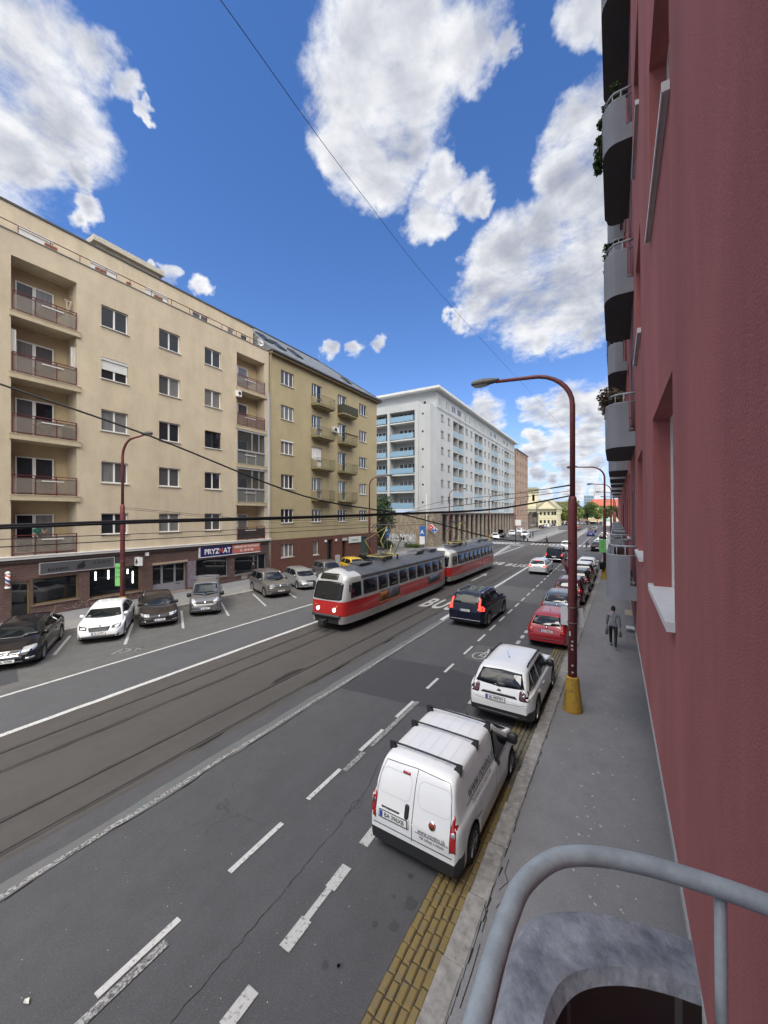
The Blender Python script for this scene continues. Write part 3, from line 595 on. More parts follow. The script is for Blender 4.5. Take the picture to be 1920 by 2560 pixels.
def loft_body(sp):
    L, W, H = sp['L'], sp['W'], sp['H']; top = sp['top']; belt = sp['belt']; r = sp['r']; zc = sp.get('zc', .2); ws = sp['wheels']; RR = r * sp.get('arch', 1.16)
    tf, tr = sp.get('taper_f', .24), sp.get('taper_r', .13); df, dr_ = sp.get('df', .75), sp.get('dr', .5); wt = sp.get('roof_w', .76); bz = sp.get('bump', .12)
    zmaxcab = H - prof(belt, 0)
    xs = set(); x = -L / 2
    while x < L / 2: xs.add(round(x, 3)); x += .07
    xs |= {-L / 2, L / 2, -L / 2 + .015, -L / 2 + .04, L / 2 - .015, L / 2 - .04}
    for wx in ws:
        for d in (-1.0, 1.0): xs |= {round(wx + d * RR, 4), round(wx + d * (RR - .002), 4), round(wx + d * RR * .97, 4), round(wx + d * RR * .9, 4)}
    xs = sorted(xs); rows = []
    def sec(x):
        t = max(0, (x - (L / 2 - df)) / df); u = max(0, (-L / 2 + dr_ - x) / dr_)
        w = W / 2 * (1 - tf * t ** 2.4) * (1 - tr * u ** 2.6)
        zl = zc + bz * t ** 3 * .6 + bz * u ** 3
        for wx in ws:
            d = abs(x - wx)
            if d < RR - .0005: zl = max(zl, r + math.sqrt(max(0, RR * RR - d * d)))
        zt = sprof(top, x); zs = min(sprof(belt, x), zt - .05); zs = max(zs, zl + .08)
        e1 = max(0, (x - (L / 2 - .1)) / .1); e2 = max(0, (-L / 2 + .1 - x) / .1)
        zt -= .035 * e1 ** 2; zs -= .03 * e1 ** 2; zt = max(zt, zs + .03)
        hc = zt - zs; k = min(1, hc / max(.05, zmaxcab)); yb = w * sp.get('shoulder', .955); yt = lerp(yb * .97, W / 2 * wt, k) if hc > .1 else yb * .93
        yt = min(yt, yb * .99)
        q = sp.get('roof_r', .11) * min(1, hc / .3)
        P = [(0, zl), (w * .8, zl), (w * .975, zl + .012), (w * .995, lerp(zl, zs, .18)), (w * 1.0, lerp(zl, zs, .42)), (w * 1.0, lerp(zl, zs, .64)), (w * .992, lerp(zl, zs, .86)), (w * .975, zs - .012), (yb, zs + .004)]
        for f in (.12, .34, .58, .8): P.append((lerp(yb * .985, yt, f ** 1.15), lerp(zs, zt - q * .75, f)))
        P += [(yt, zt - q * .72), (yt - q * .22, zt - q * .36), (yt - q * .75, zt - q * .1), (yt * .55, zt + sp.get('crown', .02) * .6 * k), (0, zt + sp.get('crown', .02) * k)]
        return P
    for x in xs: rows.append(sec(x))
    b = MB(); n = len(rows[0]); m = 2 * n - 2
    for x, P in zip(xs, rows):
        lean = 0
        ring = [(x, y, z) for y, z in P] + [(x, -y, z) for y, z in reversed(P[1:-1])]
        b.v += ring
    for i in range(len(xs) - 1):
        for j in range(m):
            b.f.append((i * m + j, i * m + (j + 1) % m, (i + 1) * m + (j + 1) % m, (i + 1) * m + j)); b.sm.append(True)
            zz = (rows[i][j if j < n else m - j][1] + rows[i + 1][j if j < n else m - j][1]) / 2
            jj = min(j, m - 1 - j); xm = (xs[i] + xs[i + 1]) / 2
            b.m.append(1 if jj <= 1 or (sp.get('clad') and jj == 2) or (jj < sp.get('rear_bumper', 0) and xm < -L / 2 + sp.get('rb_len', .5)) or (jj < sp.get('front_bumper', 0) and xm > L / 2 - .45) else 0)
    for i, rev in ((0, True), (len(xs) - 1, False)):
        P = rows[i]
        for j in range(n - 1):                                  # end caps as strips, left half and right half
            a, c = i * m + j, i * m + j + 1; a2 = i * m + (m - j) % m; c2 = i * m + (m - j - 1) % m
            f = (a, c, c2, a2) if rev else (a2, c2, c, a)
            f = tuple(dict.fromkeys(f))
            if len(f) > 2: b.f.append(f); b.m.append(1 if j < sp.get('rear_bumper' if rev else 'front_bumper', 0) else 0); b.sm.append(True)
    return b
def make_car(name, label, cat, sp, paintmat, group=None):
    t = thing(name, label, cat, group=group)
    L, W, H, r = sp['L'], sp['W'], sp['H'], sp['r']; near = sp.get('detail', 1)
    body = loft_body(sp).build('body', [paintmat, BLACK], t)
    md = body.modifiers.new('es', 'EDGE_SPLIT'); md.split_angle = R(48)
    bm = bmesh.new(); bm.from_mesh(body.data); bvh = BVHTree.FromBMesh(bm); bm.free()
    D = lambda poly, ax, sg, nm, m, par=t, off=.006, step=.09, skirt=True, reach=.45: decal(bvh, poly, ax, sg, nm, m, par, off, step, skirt=skirt, reach=reach)
    for wx in sp['wheels']:
        for sg in (1, -1): wheel(t, wx, sg * (W / 2 - .105), r, .2, sg, sp.get('spokes', 5), sp.get('rim'))
    u = MB(); u.box(-L / 2 + .3, L / 2 - .3, -W / 2 + .26, W / 2 - .26, .2, .62); u.build('underbody', BLACK, t)
    D(sp['wind'], 'x', 1, 'windscreen', AUTO)
    if sp['rear']: D(sp['rear'], 'x', -1, 'rear_window', AUTO)
    for q in sp['side']:
        for sg in (1, -1): D(q, 'y', sg, 'side_window', AUTO)
    if near > 1:
        for q in sp.get('seams', []):
            for sg in (1, -1): D(q, 'y', sg, 'door_seam', BLACK, off=.002, step=.2, skirt=False)
    for nm, q, mm in sp.get('front', []):
        D(q, 'x', 1, nm, mm, off=.010, step=.07)
        if nm in ('headlight', 'fog_lamp', 'side_grille'): D(mir(q), 'x', 1, nm, mm, off=.010, step=.07)
    for nm, q, mm in sp.get('back', []):
        D(q, 'x', -1, nm, mm, off=.009, step=.07, reach=.22 if 'lamp' in nm else .45)
        if nm in ('tail_lamp', 'reflector'): D(mir(q), 'x', -1, nm, mm, off=.009, step=.07, reach=.22)
    for nm, q, mm in sp.get('sidep', []):
        for sg in (1, -1): D(q, 'y', sg, nm, mm, off=.008, step=.08)
    # number plates
    for sg, z in ((1, sp.get('plate_f')), (-1, sp.get('plate_r'))):
        if z is None: continue
        py = sp.get('plate_y', 0) if sg < 0 else 0
        h = bvh.ray_cast(Vector((sg * 6, py, z)), Vector((-sg, 0, 0)))
        h1 = bvh.ray_cast(Vector((sg * 6, py, z + .06)), Vector((-sg, 0, 0))); x = h[0].x if h[0] else sg * L / 2
        x = max(x * sg, (h1[0].x if h1[0] else x) * sg) * sg + sg * .012
        b = MB(); b.box(x - .008, x + .008, py - .26, py + .26, z - .055, z + .055, 0)
        xf_ = x + sg * .0105; s1 = -sg
        b.box(min(x + sg * .006, xf_), max(x + sg * .006, xf_), *sorted((py + sg * -.255, py + sg * -.205)), z - .05, z + .05, 1)
        b.box(min(x - sg * .003, x + sg * .005), max(x - sg * .003, x + sg * .005), py - .272, py + .272, z - .066, z + .066, 2)
        pl_ = b.build('number_plate', [PLATE, BLUE, BLACK], t)
        if sp.get('plate'): lettering(sp['plate'], .105, INK, pl_, (x + sg * .0105, py + sg * .022, z), (0, sg, 0), (0, 0, 1), bold=.001, sx=.86, lift=.003)
    # mirrors
    mx, mz = sp['mirror']
    for sg in (1, -1):
        h = bvh.ray_cast(Vector((mx, sg * 4, mz - .03)), Vector((0, -sg, 0))); y0 = h[0].y if h[0] else sg * W / 2
        b = MB(); ww = sp.get('mirror_w', .2)
        pr = [(0.0, -.055), (.05, -.05), (.075, -.02), (.075, .02), (.05, .05), (0, .06)]
        rings = [(.02, .55), (.07, .95), (.14, 1.05), (ww - .02, .95), (ww, .6)]
        base = []
        for (d, k) in rings:
            i = len(b.v); hh = sp.get('mirror_h', .085)
            b.v += [(mx + .075 * k * math.cos(a * math.pi / 5), y0 + sg * (d - .02), mz + hh * k * math.sin(a * math.pi / 5)) for a in range(10)]; base.append(i)
        for a_, c_ in zip(base, base[1:]):
            for j in range(10): b.f.append((a_ + j, a_ + (j + 1) % 10, c_ + (j + 1) % 10, c_ + j)); b.m.append(0); b.sm.append(True)
        for i0 in (base[0], base[-1]): b.f.append(tuple(i0 + j for j in range(10))); b.m.append(0); b.sm.append(False)
        b.build('wing_mirror', [sp.get('mirror_mat', paintmat)], t)
    # door handles
    if near > 0:
        for hx in sp.get('handles', []):
            for sg in (1, -1):
                h = bvh.ray_cast(Vector((hx, sg * 4, sp['handle_z'])), Vector((0, -sg, 0)))
                if h[0]: b = MB(); y = h[0].y; b.tube([(hx - .09, y, sp['handle_z']), (hx - .07, y + sg * .03, sp['handle_z']), (hx + .07, y + sg * .03, sp['handle_z']), (hx + .09, y, sp['handle_z'])], .013, 6); b.build('door_handle', [sp.get('handle_mat', paintmat)], t)
    # roof rails
    if sp.get('rails'):
        x0, x1, yy, mm, hh = sp['rails']
        for sg in (1, -1):
            P = []
            for k in range(9):
                x = lerp(x0, x1, k / 8); h = bvh.ray_cast(Vector((x, sg * yy, 5)), Vector((0, 0, -1))); P.append((x, sg * yy, h[0].z + (hh if 0 < k < 8 else .0)))
            b = MB(); b.tube(P, .02, 6); b.build('roof_rail', mm, t)
    if sp.get('antenna'):
        ax = sp['antenna']; h = bvh.ray_cast(Vector((ax, 0, 5)), Vector((0, 0, -1))); b = MB(); b.tube([(ax, 0, h[0].z), (ax + .02, 0, h[0].z + .03)], .015, 6); b.tube([(ax, 0, h[0].z + .02), (ax - .2, 0, h[0].z + .26)], .004, 5); b.build('antenna', BLACK, t)
    t['_bvh'] = 0; del t['_bvh']
    return t, bvh
def badge(bvh, t, x_sgn, y, z, r, m=None, name='badge'):
    return decal(bvh, ell(y, z, r, r), 'x', x_sgn, name, m or CHROME, t, .014, .05)
# ---- shape families (x forward, front at +L/2)
def family(kind, L, W, H, **kw):
    h = L / 2
    if kind == 'sedan':
        bz = .92 * H / 1.46
        sp = dict(top=[(-h, bz - .02), (-h + .06, bz + .07), (-h + .5, bz + .13), (-h + 1.35, H - .045), (-h + 1.75, H - .005), (.1, H), (.55, H - .06), (1.3 * L / 4.6, bz + .10), (h - .75, bz - .06), (h - .18, bz - .22), (h, bz - .36)],
                  belt=[(-h, bz - .03), (-h + .8, bz + .02), (0, bz - .0), (1.25, bz - .05), (h - .6, bz - .16), (h, bz - .42)], wheels=(-L * .288, L * .302), r=.325, taper_f=.26, taper_r=.17, dr=.6, roof_w=.70)
    elif kind == 'hatch':
        bz = .62 * H
        sp = dict(top=[(-h, bz - .30), (-h + .05, bz - .05), (-h + .10, bz + .06), (-h + .48, H - .06), (-h + .8, H - .005), (.0, H), (.35, H - .05), (h - 1.15, bz + .11), (h - .5, bz - .02), (h - .12, bz - .18), (h, bz - .34)],
                  belt=[(-h, bz - .06), (-h + .5, bz + .03), (0, bz), (h - 1.2, bz - .05), (h - .4, bz - .16), (h, bz - .36)], wheels=(-L * .305, L * .31), r=.30, taper_f=.24, taper_r=.14, dr=.45, df=.7, roof_w=.72)
    elif kind == 'wagon':
        bz = .93 * H / 1.5
        sp = dict(top=[(-h, bz - .22), (-h + .05, bz + .02), (-h + .12, bz + .12), (-h + .42, H - .07), (-h + .75, H - .01), (-.1, H), (.4, H - .06), (1.25 * L / 4.6, bz + .09), (h - .7, bz - .05), (h - .15, bz - .21), (h, bz - .36)],
                  belt=[(-h, bz - .05), (-h + .6, bz + .02), (0, bz), (1.2, bz - .05), (h - .5, bz - .17), (h, bz - .4)], wheels=(-L * .29, L * .30), r=.32, taper_f=.25, taper_r=.14, roof_w=.71)
    elif kind == 'suv':
        bz = .64 * H
        sp = dict(top=[(-h, bz - .32), (-h + .05, bz - .02), (-h + .10, bz + .08), (-h + .42, H - .07), (-h + .75, H - .01), (.0, H), (.45, H - .06), (h - 1.32, bz + .10), (h - .6, bz + .02), (h - .14, bz - .12), (h, bz - .30)],
                  belt=[(-h, bz - .06), (-h + .6, bz + .04), (0, bz), (h - 1.3, bz - .03), (h - .45, bz - .11), (h, bz - .34)], wheels=(-L * .295, L * .30), r=.36, taper_f=.22, taper_r=.13, roof_w=.73, zc=.26, arch=1.13)
    elif kind == 'van':
        bz = .56 * H
        sp = dict(top=[(-h, .5), (-h + .03, bz), (-h + .16, H - .09), (-h + .3, H - .015), (-.2, H), (h - 1.5, H - .06), (h - .75, bz + .12), (h - .35, bz - .04), (h - .08, bz - .24), (h, bz - .42)],
                  belt=[(-h, bz - .1), (-h + .4, bz), (h - .9, bz - .03), (h - .4, bz - .14), (h, bz - .46)], wheels=(-L * .30, L * .315), r=.315, taper_f=.24, taper_r=.07, dr=.35, df=.8, roof_w=.84, roof_r=.13)
    sp.update(L=L, W=W, H=H)
    bzz = prof(sp['belt'], 0)
    g0 = bzz + .05; g1 = H - .12
    yw = W / 2 * .80; yr = W / 2 * .62
    fx = [p[0] for p in sp['top'] if p[0] > 0]
    sp['wind'] = [(-yw, g0 + .05), (-yw * .5, g0 + .01), (0, g0), (yw * .5, g0 + .01), (yw, g0 + .05), (yr, g1 + .02), (0, g1 + .045), (-yr, g1 + .02)]
    rz0 = g0 + (.10 if kind == 'sedan' else .06)
    sp['rear'] = [(-yw * .94, rz0 + .02), (0, rz0 - .02), (yw * .94, rz0 + .02), (yr, g1), (0, g1 + .03), (-yr, g1)]
    cab0 = -h + (1.0 if kind == 'sedan' else .55); bp = (cab0 + .0, .05)
    topx = lambda z, front: z
    # side windows follow the roofline: rear, middle, front
    def roof_x(z, front):
        xs = [i * .02 for i in range(int(-h / .02), int(h / .02))]
        ok = [x for x in xs if sprof(sp['top'], x) - .075 > z]
        return (max(ok) if front else min(ok))
    xa, xb = roof_x(g0, False) + .10, roof_x(g0, True) - .10; ta, tb = roof_x(g1, False) + .08, roof_x(g1, True) - .06
    c1 = lerp(xa, xb, .36 if kind != 'van' else .62); c2 = lerp(xa, xb, .66)
    if kind in ('wagon', 'suv'):
        q = lerp(xa, xb, .2); c1 = lerp(xa, xb, .45); c2 = lerp(xa, xb, .46)
        sp['side'] = [[(xa + .02, g0 + .03), (q - .06, g0), (q - .06, g1), (max(ta, xa + .1), g1)], [(q, g0), (c1 - .04, g0), (c1 - .04, g1 + .01), (q, g1)], [(c1 + .05, g0), (xb - .02, g0 - .02), (xb - .1, g0 + .05), (tb, g1 + .01), (c1 + .05, g1 + .01)]]
        sp['seams'] = [[(c1, .35), (c1 + .012, .35), (c1 + .012, g1), (c1, g1)], [(xb + .02, .35), (xb + .032, .35), (xb + .03, g0), (xb + .018, g0)], [(q + .02, r_ := .62), (q + .032, r_), (q - .02, g0), (q - .032, g0)]]
        sp['handles'] = (q + .18, c1 + .17)
    elif kind == 'van':
        sp['side'] = [[(c1 + .05, g0), (xb - .05, g0 - .02), (tb, g1 + .0), (c1 + .08, g1 + .0)]]; sp['seams'] = [[(c1, .35), (c1 + .012, .35), (c1 + .012, g1), (c1, g1)]]; sp['handles'] = (c1 + .15,)
    else:
        q = lerp(xa, xb, .42)
        sp['side'] = [[(xa + .02, g0 + .02), (q - .05, g0), (q - .05, g1), (max(ta, xa + .12), g1 - .01), (xa + .1, g0 + .12)], [(q + .03, g0), (xb - .02, g0 - .02), (xb - .1, g0 + .05), (tb, g1), (q + .03, g1 + .01)]]
        sp['seams'] = [[(q, .35), (q + .012, .35), (q + .012, g1), (q, g1)], [(xb + .02, .35), (xb + .032, .35), (xb + .03, g0), (xb + .018, g0)]]
        sp['handles'] = (xa + .22, q + .15) if kind == 'sedan' else (q + .15,)
    sp['handle_z'] = bzz - .1; sp['mirror'] = (xb - .12, g0 + .06)
    sp['plate'] = None; sp['plate_f'] = .40; sp['plate_r'] = .62
    sp.update(kw); return sp
def body_text(bvh, s, size, m, parent, axis, sg, c, sx=1.0, bold=0.0, shear=0.0, name='lettering', slope=0.0, off=.010):
    v, f = text_mesh(s, size, 0, bold, sx=sx, shear=shear); b = MB(); b.f = f; b.m = [0] * len(f); b.sm = [False] * len(f)
    for p in v:
        if axis == 'x': y, z = c[0] + sg * p[0], c[1] + p[1] - slope * p[0]; h = bvh.ray_cast(Vector((sg * 6, y, z)), Vector((-sg, 0, 0))); q = (h[0].x + sg * off, y, z) if h[0] else (0, y, z)
        else: x, z = c[0] - sg * p[0], c[1] + p[1]; h = bvh.ray_cast(Vector((x, sg * 6, z)), Vector((0, -sg, 0))); q = (x, h[0].y + sg * off, z) if h[0] else (x, 0, z)
        b.v.append(q)
    return b.build(name, m, parent, fixn=False)
def strip(pts, w):
    """thin closed outline along an open 2D path"""
    l, r = [], []
    P = [Vector(p) for p in pts]
    for i, p in enumerate(P):
        d = (P[min(i + 1, len(P) - 1)] - P[max(i - 1, 0)]).normalized(); n_ = Vector((-d.y, d.x)) * w / 2; l.append(tuple(p + n_)); r.append(tuple(p - n_))
    return l + r[::-1]
def put(t, x, y, rz): t.location = (x, y, 0.0); t.rotation_euler = (0, 0, R(rz)); return t
P_WHITE = paint('white car paint', (0.74, 0.75, 0.76)); P_RED = paint('red car paint', (0.33, 0.012, 0.022)); P_BLK = paint('black car paint', (0.010, 0.010, 0.013), .2)
P_NAVY = paint('midnight blue paint', (0.008, 0.010, 0.022), .18); P_BRN = paint('brown grey paint', (0.035, 0.029, 0.028), .25, .3); P_GRY = paint('grey car paint', (0.15, 0.15, 0.158), .28, .5); P_SIL = paint('silver car paint', (0.36, 0.37, 0.38), .3, .5)
P_TIG = paint('beige grey paint', (0.20, 0.192, 0.18), .28, .5); P_OPEL = paint('blue grey paint', (0.075, 0.098, 0.125), .28, .4); P_DRED = paint('dark red paint', (0.10, 0.010, 0.016), .22, .3); P_PALE = paint('pale silver paint', (0.58, 0.60, 0.62), .3, .2)
P_YEL = paint('yellow taxi paint', (0.62, 0.40, 0.02)); P_BLUE = paint('blue car paint', (0.015, 0.03, 0.16), .2)
SEAM = mat('panel gap', (0.05, 0.05, 0.052), 0.7)
# ---------------- white panel van, nearest
L_, W_, H_ = 3.96, 1.68, 1.61; h = L_ / 2
sp = family('van', L_, W_, H_, detail=2)
sp.update(top=[(-h, .60), (-h + .02, .80), (-h + .05, 1.05), (-h + .24, H_ - .09), (-h + .34, H_ - .03), (-h + .55, H_ - .004), (-.1, H_), (h - 1.62, H_ - .04), (h - .98, 1.10), (h - .5, .95), (h - .12, .74), (h, .58)], belt=[(-h, .94), (h - 1.0, .96), (h - .5, .86), (h, .5)],
          rear=None, roof_w=.80, roof_r=.10, rear_bumper=4, rb_len=.30, taper_r=.09, dr=.22, bump=.05, mirror_mat=BLACK, handles=(), mirror_w=.24, mirror_h=.12, plate_r=.74, plate_y=.33, plate='BA 396XB', r=.30)
sp['wheels'] = (-h + .72, h - .72)
sp['back'] = [('tail_lamp', [(W_ / 2 - .155, .62), (W_ / 2 - .065, .62), (W_ / 2 - .065, 1.14), (W_ / 2 - .115, 1.14), (W_ / 2 - .155, .95)], REDL), ('reverse_lamp', [(W_ / 2 - .145, .84), (W_ / 2 - .075, .84), (W_ / 2 - .075, .91), (W_ / 2 - .14, .91)], LENSD), ('reverse_lamp', mir([(W_ / 2 - .145, .84), (W_ / 2 - .075, .84), (W_ / 2 - .075, .91), (W_ / 2 - .14, .91)]), LENS),
              ('brake_lamp', rpoly(.10, .25, 1.42, 1.452, .015), REDL), ('door_handle', rpoly(.05, .13, .80, 1.02, .035), BLACK), ('plate_recess', rpoly(.03, .64, .655, .835, .03), mat('white paint recess', (0.58, .59, .60), .4)), ('plate_lamp_bar', rpoly(.22, .58, .825, .85, .012), BLACK)]
VAN, vb = make_car('panel_van', 'white panel van with black roof bars and web lettering, parked nearest', 'van', sp, P_WHITE)
for q in (([(-.02, .50), (-.02, 1.53)], .012), ([(.685, .60), (.685, 1.15), (.655, 1.36), (.60, 1.51)], .010), ([(-.685, .60), (-.685, 1.15), (-.655, 1.36), (-.60, 1.51)], .010), ([(-.60, 1.51), (0, 1.54), (.60, 1.51)], .010), ([(-.73, .535), (.73, .535)], .016)):
    band(vb, q[0], q[1], 'x', -1, 'door_seam', SEAM, VAN)
LIP = mat('door pressing', (0.60, 0.61, 0.63), .4)
for (a, c) in ((.05, .68), (-.68, -.09)):
    o_ = rpoly(a, c, 1.05, 1.42, .1); o_ = [(y * (1 - (z - 1.06) * .16), z) for y, z in o_]; band(vb, o_, .014, 'x', -1, 'door_pressing', LIP, VAN, .004, closed=True)
for y in (-.42, -.21, 0, .21, .42): band(vb, [(-h + .5, y), (.35, y)], .010, 'z', 1, 'roof_rib', LIP, VAN, .003)
for q in (([(.32, .5), (.32, 1.42)], .010), ([(.86, .42), (.98, .62), (1.02, .98)], .010), ([(-.85, .62), (-1.2, .62)], .02)):
    for sg in (1, -1): band(vb, q[0], q[1], 'y', sg, 'door_seam', SEAM, VAN)
for sg in (1, -1): decal(vb, rpoly(.16, .27, .84, .98, .02), 'y', sg, 'door_handle', BLACK, VAN, .012)
GREYINK = mat('grey ink', (0.055, 0.057, 0.065), .6)
body_text(vb, 'www.novino.sk', .105, GREYINK, VAN, 'x', -1, (-.375, .735), .74); body_text(vb, 'V\u00e1\u0161 eshop s v\u00ednom', .08, GREYINK, VAN, 'x', -1, (-.375, .64), .72)
band(vb, [(-.08, .69), (-.67, .69)], .010, 'x', -1, 'lettering_rule', GREYINK, VAN, .008)
decal(vb, ell(-.38, .88, .062, .062, 20), 'x', -1, 'badge_ring', CHROME, VAN, .012, .05); decal(vb, ell(-.38, .88, .044, .044, 16), 'x', -1, 'badge', mat('badge red', (.30, .05, .03), .3), VAN, .020, .04)
body_text(vb, 'www.novino.sk', .27, GREYINK, VAN, 'y', -1, (-.62, 1.17), .86, shear=.15); body_text(vb, 'Dopr\u00e1vame v\u00edno priamo k v\u00e1m', .10, GREYINK, VAN, 'y', -1, (-.72, .98), .80)
band(vb, [(-1.45, 1.055), (.1, 1.055)], .014, 'y', -1, 'lettering_rule', GREYINK, VAN, .008)
for xx in (-h + .52, -.62, .10):
    b = MB(); hz = vb.ray_cast(Vector((xx, .62, 5)), Vector((0, 0, -1)))[0].z; zt = H_ + .075
    b.tube([(xx, -.70, zt - .01), (xx, -.4, zt), (xx, 0, zt + .004), (xx, .4, zt), (xx, .70, zt - .01)], .017, 6)
    for sg in (1, -1): b.poly([(sg * .56, hz + .02), (sg * .68, hz - .08), (sg * .70, zt - .005), (sg * .62, zt + .0)], xx - .03, xx + .03, 'x')
    b.build('roof_bar', BLACK, VAN)
b = MB(); b.tube([(.42, -.1, 1.55), (.40, -.1, 1.59)], .016, 6); b.tube([(.4, -.1, 1.58), (.22, -.1, 1.82)], .005, 5); b.build('antenna', BLACK, VAN)
put(VAN, -2.85, 7.66, 88.6)
# ---------------- white suv behind the van
L_, W_, H_ = 4.25, 1.78, 1.56; h = L_ / 2
sp = family('suv', L_, W_, H_, detail=2, spokes=5, clad=1, rear_bumper=4, rb_len=.45, rails=(-1.35, .55, .60, BLACK, .05), antenna=-.95, mirror_mat=BLACK, plate='BL 993TH', plate_r=.80, plate_y=.08, taper_r=.16, mirror_w=.26, mirror_h=.11, shoulder=.93, roof_w=.72)
sp['back'] = [('tail_lamp', rpoly(.545, .80, .86, 1.10, .06), mat('dark red lamp', (.06, .006, .01), .12, coat=1.0)), ('lamp_cross', [(.66, .93), (.69, .93), (.69, 1.03), (.66, 1.03)], LENS), ('lamp_cross', mir([(.66, .93), (.69, .93), (.69, 1.03), (.66, 1.03)]), LENS),
              ('lamp_cross', [(.60, .965), (.75, .965), (.75, .99), (.60, .99)], LENS), ('lamp_cross', mir([(.60, .965), (.75, .965), (.75, .99), (.60, .99)]), LENS), ('trim_bar', [(-.50, .88), (.50, .88), (.44, .935), (-.44, .935)], BLACK), ('skid_trim', [(-.62, .33), (.62, .33), (.56, .44), (-.56, .44)], mat('grey plastic', (.06, .06, .063), .6)), ('badge', [(-.06, .985), (.06, .985), (.03, 1.03), (-.03, 1.03)], BLACK)]
DUS, db = make_car('parked_suv', 'white compact SUV with black roof rails and square dark tail lamps behind the van', 'car', sp, P_WHITE)
band(db, [(-.78, .80), (-.6, .74), (0, .70), (.6, .74), (.78, .80)], .008, 'x', -1, 'door_seam', SEAM, DUS, .003)
b = MB(); b.bar((-h + .33, -.15, 1.16), (-h + .27, .25, 1.13), .02); b.build('wiper', BLACK, DUS)
put(DUS, -2.71, 12.86, 88.5)
# ---------------- red hatchback
L_, W_, H_ = 3.97, 1.65, 1.45; h = L_ / 2
sp = family('hatch', L_, W_, H_, detail=2, antenna=-.9, plate='AA 748XS', plate_r=.78, r=.295)
sp['back'] = [('tail_lamp', [(.55, .68), (.80, .66), (.79, .90), (.62, .90), (.56, .80)], REDL), ('indicator', [(.60, .75), (.79, .74), (.785, .80), (.60, .80)], AMBER), ('indicator', mir([(.60, .75), (.79, .74), (.785, .80), (.60, .80)]), AMBER), ('bumper_strip', [(-.78, .42), (.78, .42), (.78, .455), (-.78, .455)], BLACK)]
FAB, fb = make_car('parked_hatchback', 'red hatchback parked beside the near lamp post', 'car', sp, P_RED)
badge(fb, FAB, -1, 0, .93, .045); band(fb, [(-.66, .55), (.66, .55)], .008, 'x', -1, 'door_seam', SEAM, FAB, .003)
put(FAB, -2.52, 18.02 + h, 88.6)
# ---------------- more cars along the right kerb
TL = lambda y0, y1, z0, z1: [(y0, z0), (y1, z0 + .01), (y1 - .01, z1), (y0 + .05, z1)]
KERB = 'cars parked along the right kerb'
sp = family('hatch', 4.05, 1.70, 1.49, plate_r=.62, antenna=-1.2, taper_r=.2); sp['back'] = [('tail_lamp', TL(.60, .83, .72, 1.06), REDL), ('brake_lamp', rpoly(-.12, .12, 1.36, 1.39, .01), REDL)]
c_, bv = make_car('parked_hatchback', 'blue grey hatchback parked in front of the red one', 'car', sp, P_OPEL, KERB); badge(bv, c_, -1, 0, .9, .05); put(c_, -2.70, 22.9 + 2.02, 88.5)
sp = family('suv', 4.45, 1.82, 1.62, rails=(-1.4, .5, .6, STEEL, .04)); sp['back'] = [('tail_lamp', TL(.55, .86, .90, 1.08), REDL)]
c_, bv = make_car('parked_suv', 'dark red SUV with silver roof rails partly hidden by the lamp post', 'car', sp, P_DRED, KERB); put(c_, -2.55, 27.4 + 2.2, 88.5)
sp = family('suv', 4.4, 1.82, 1.60, rails=(-1.4, .5, .6, STEEL, .04)); sp['back'] = [('tail_lamp', TL(.55, .86, .90, 1.08), REDL)]
c_, bv = make_car('parked_suv', 'black SUV with bright roof rails beyond the dark red one', 'car', sp, P_BLK, KERB); put(c_, -2.45, 32.4 + 2.2, 88.6)
sp = family('suv', 4.4, 1.80, 1.58); sp['back'] = [('tail_lamp', TL(.55, .86, .90, 1.08), REDL)]
c_, bv = make_car('parked_suv', 'dark SUV with a white roof, right of the lamp post', 'car', sp, P_BLK, KERB); put(c_, -2.40, 37.6 + 2.2, 88.8)
b = MB()
for i in range(6): pass
decal(bv, rpoly(-1.75, .25, -.6, .6, .12), 'z', 1, 'roof_panel', P_WHITE, c_, .008, .18)
sp = family('hatch', 4.1, 1.76, 1.5); sp['back'] = [('tail_lamp', TL(.58, .83, .72, 1.0), REDL)]
c_, bv = make_car('parked_hatchback', 'white hatchback at the far end of the first kerb row', 'car', sp, P_WHITE, KERB); put(c_, -2.38, 42.6 + 2.0, 89)
sp = family('sedan', 4.6, 1.84, 1.47); sp['back'] = [('tail_bar', rpoly(-.80, .80, .86, .92, .02), REDL)]
c_, bv = make_car('parked_sedan', 'black fastback parked past the green notice pole', 'car', sp, P_BLK, KERB); put(c_, -2.33, 68.4 + 2.3, 89.2)
far_cols = [P_PALE, P_WHITE, P_GRY, P_SIL, P_BLK, P_WHITE, P_GRY, P_NAVY]
far_lab = ['pale silver', 'white', 'grey', 'silver', 'black', 'cream white', 'mid grey', 'navy']
spf = {k: family(k, 4.4, 1.8, hh, detail=0, handles=()) for k, hh in (('wagon', 1.5), ('suv', 1.62), ('hatch', 1.48))}
for k_ in spf: spf[k_]['back'] = [('tail_lamp', TL(.58, .84, .8, 1.0), REDL)]; spf[k_]['front'] = [('headlight', rpoly(.5, .84, .60, .76, .05), LENS), ('grille', rpoly(-.4, .4, .42, .62, .05), BLACK)]
protos = {}
def far_car(kind, pm, label, x, y, rz, group, name='parked_car'):
    if kind not in protos:
        t, bv = make_car(name, label, 'car', spf[kind], pm, group); protos[kind] = t; put(t, x, y, rz); return t
    t = copy_tree(protos[kind], (x, y, 0), R(rz)); t.name = name; tag(t, label, 'car', group)
    for c in COL.objects:
        if c.parent == t and c.name.split('.')[0] in ('body', 'wing_mirror'): c.data = c.data.copy(); c.data.materials[0] = pm
    return t
ordn = ['first', 'second', 'third', 'fourth', 'fifth', 'sixth', 'seventh', 'eighth']
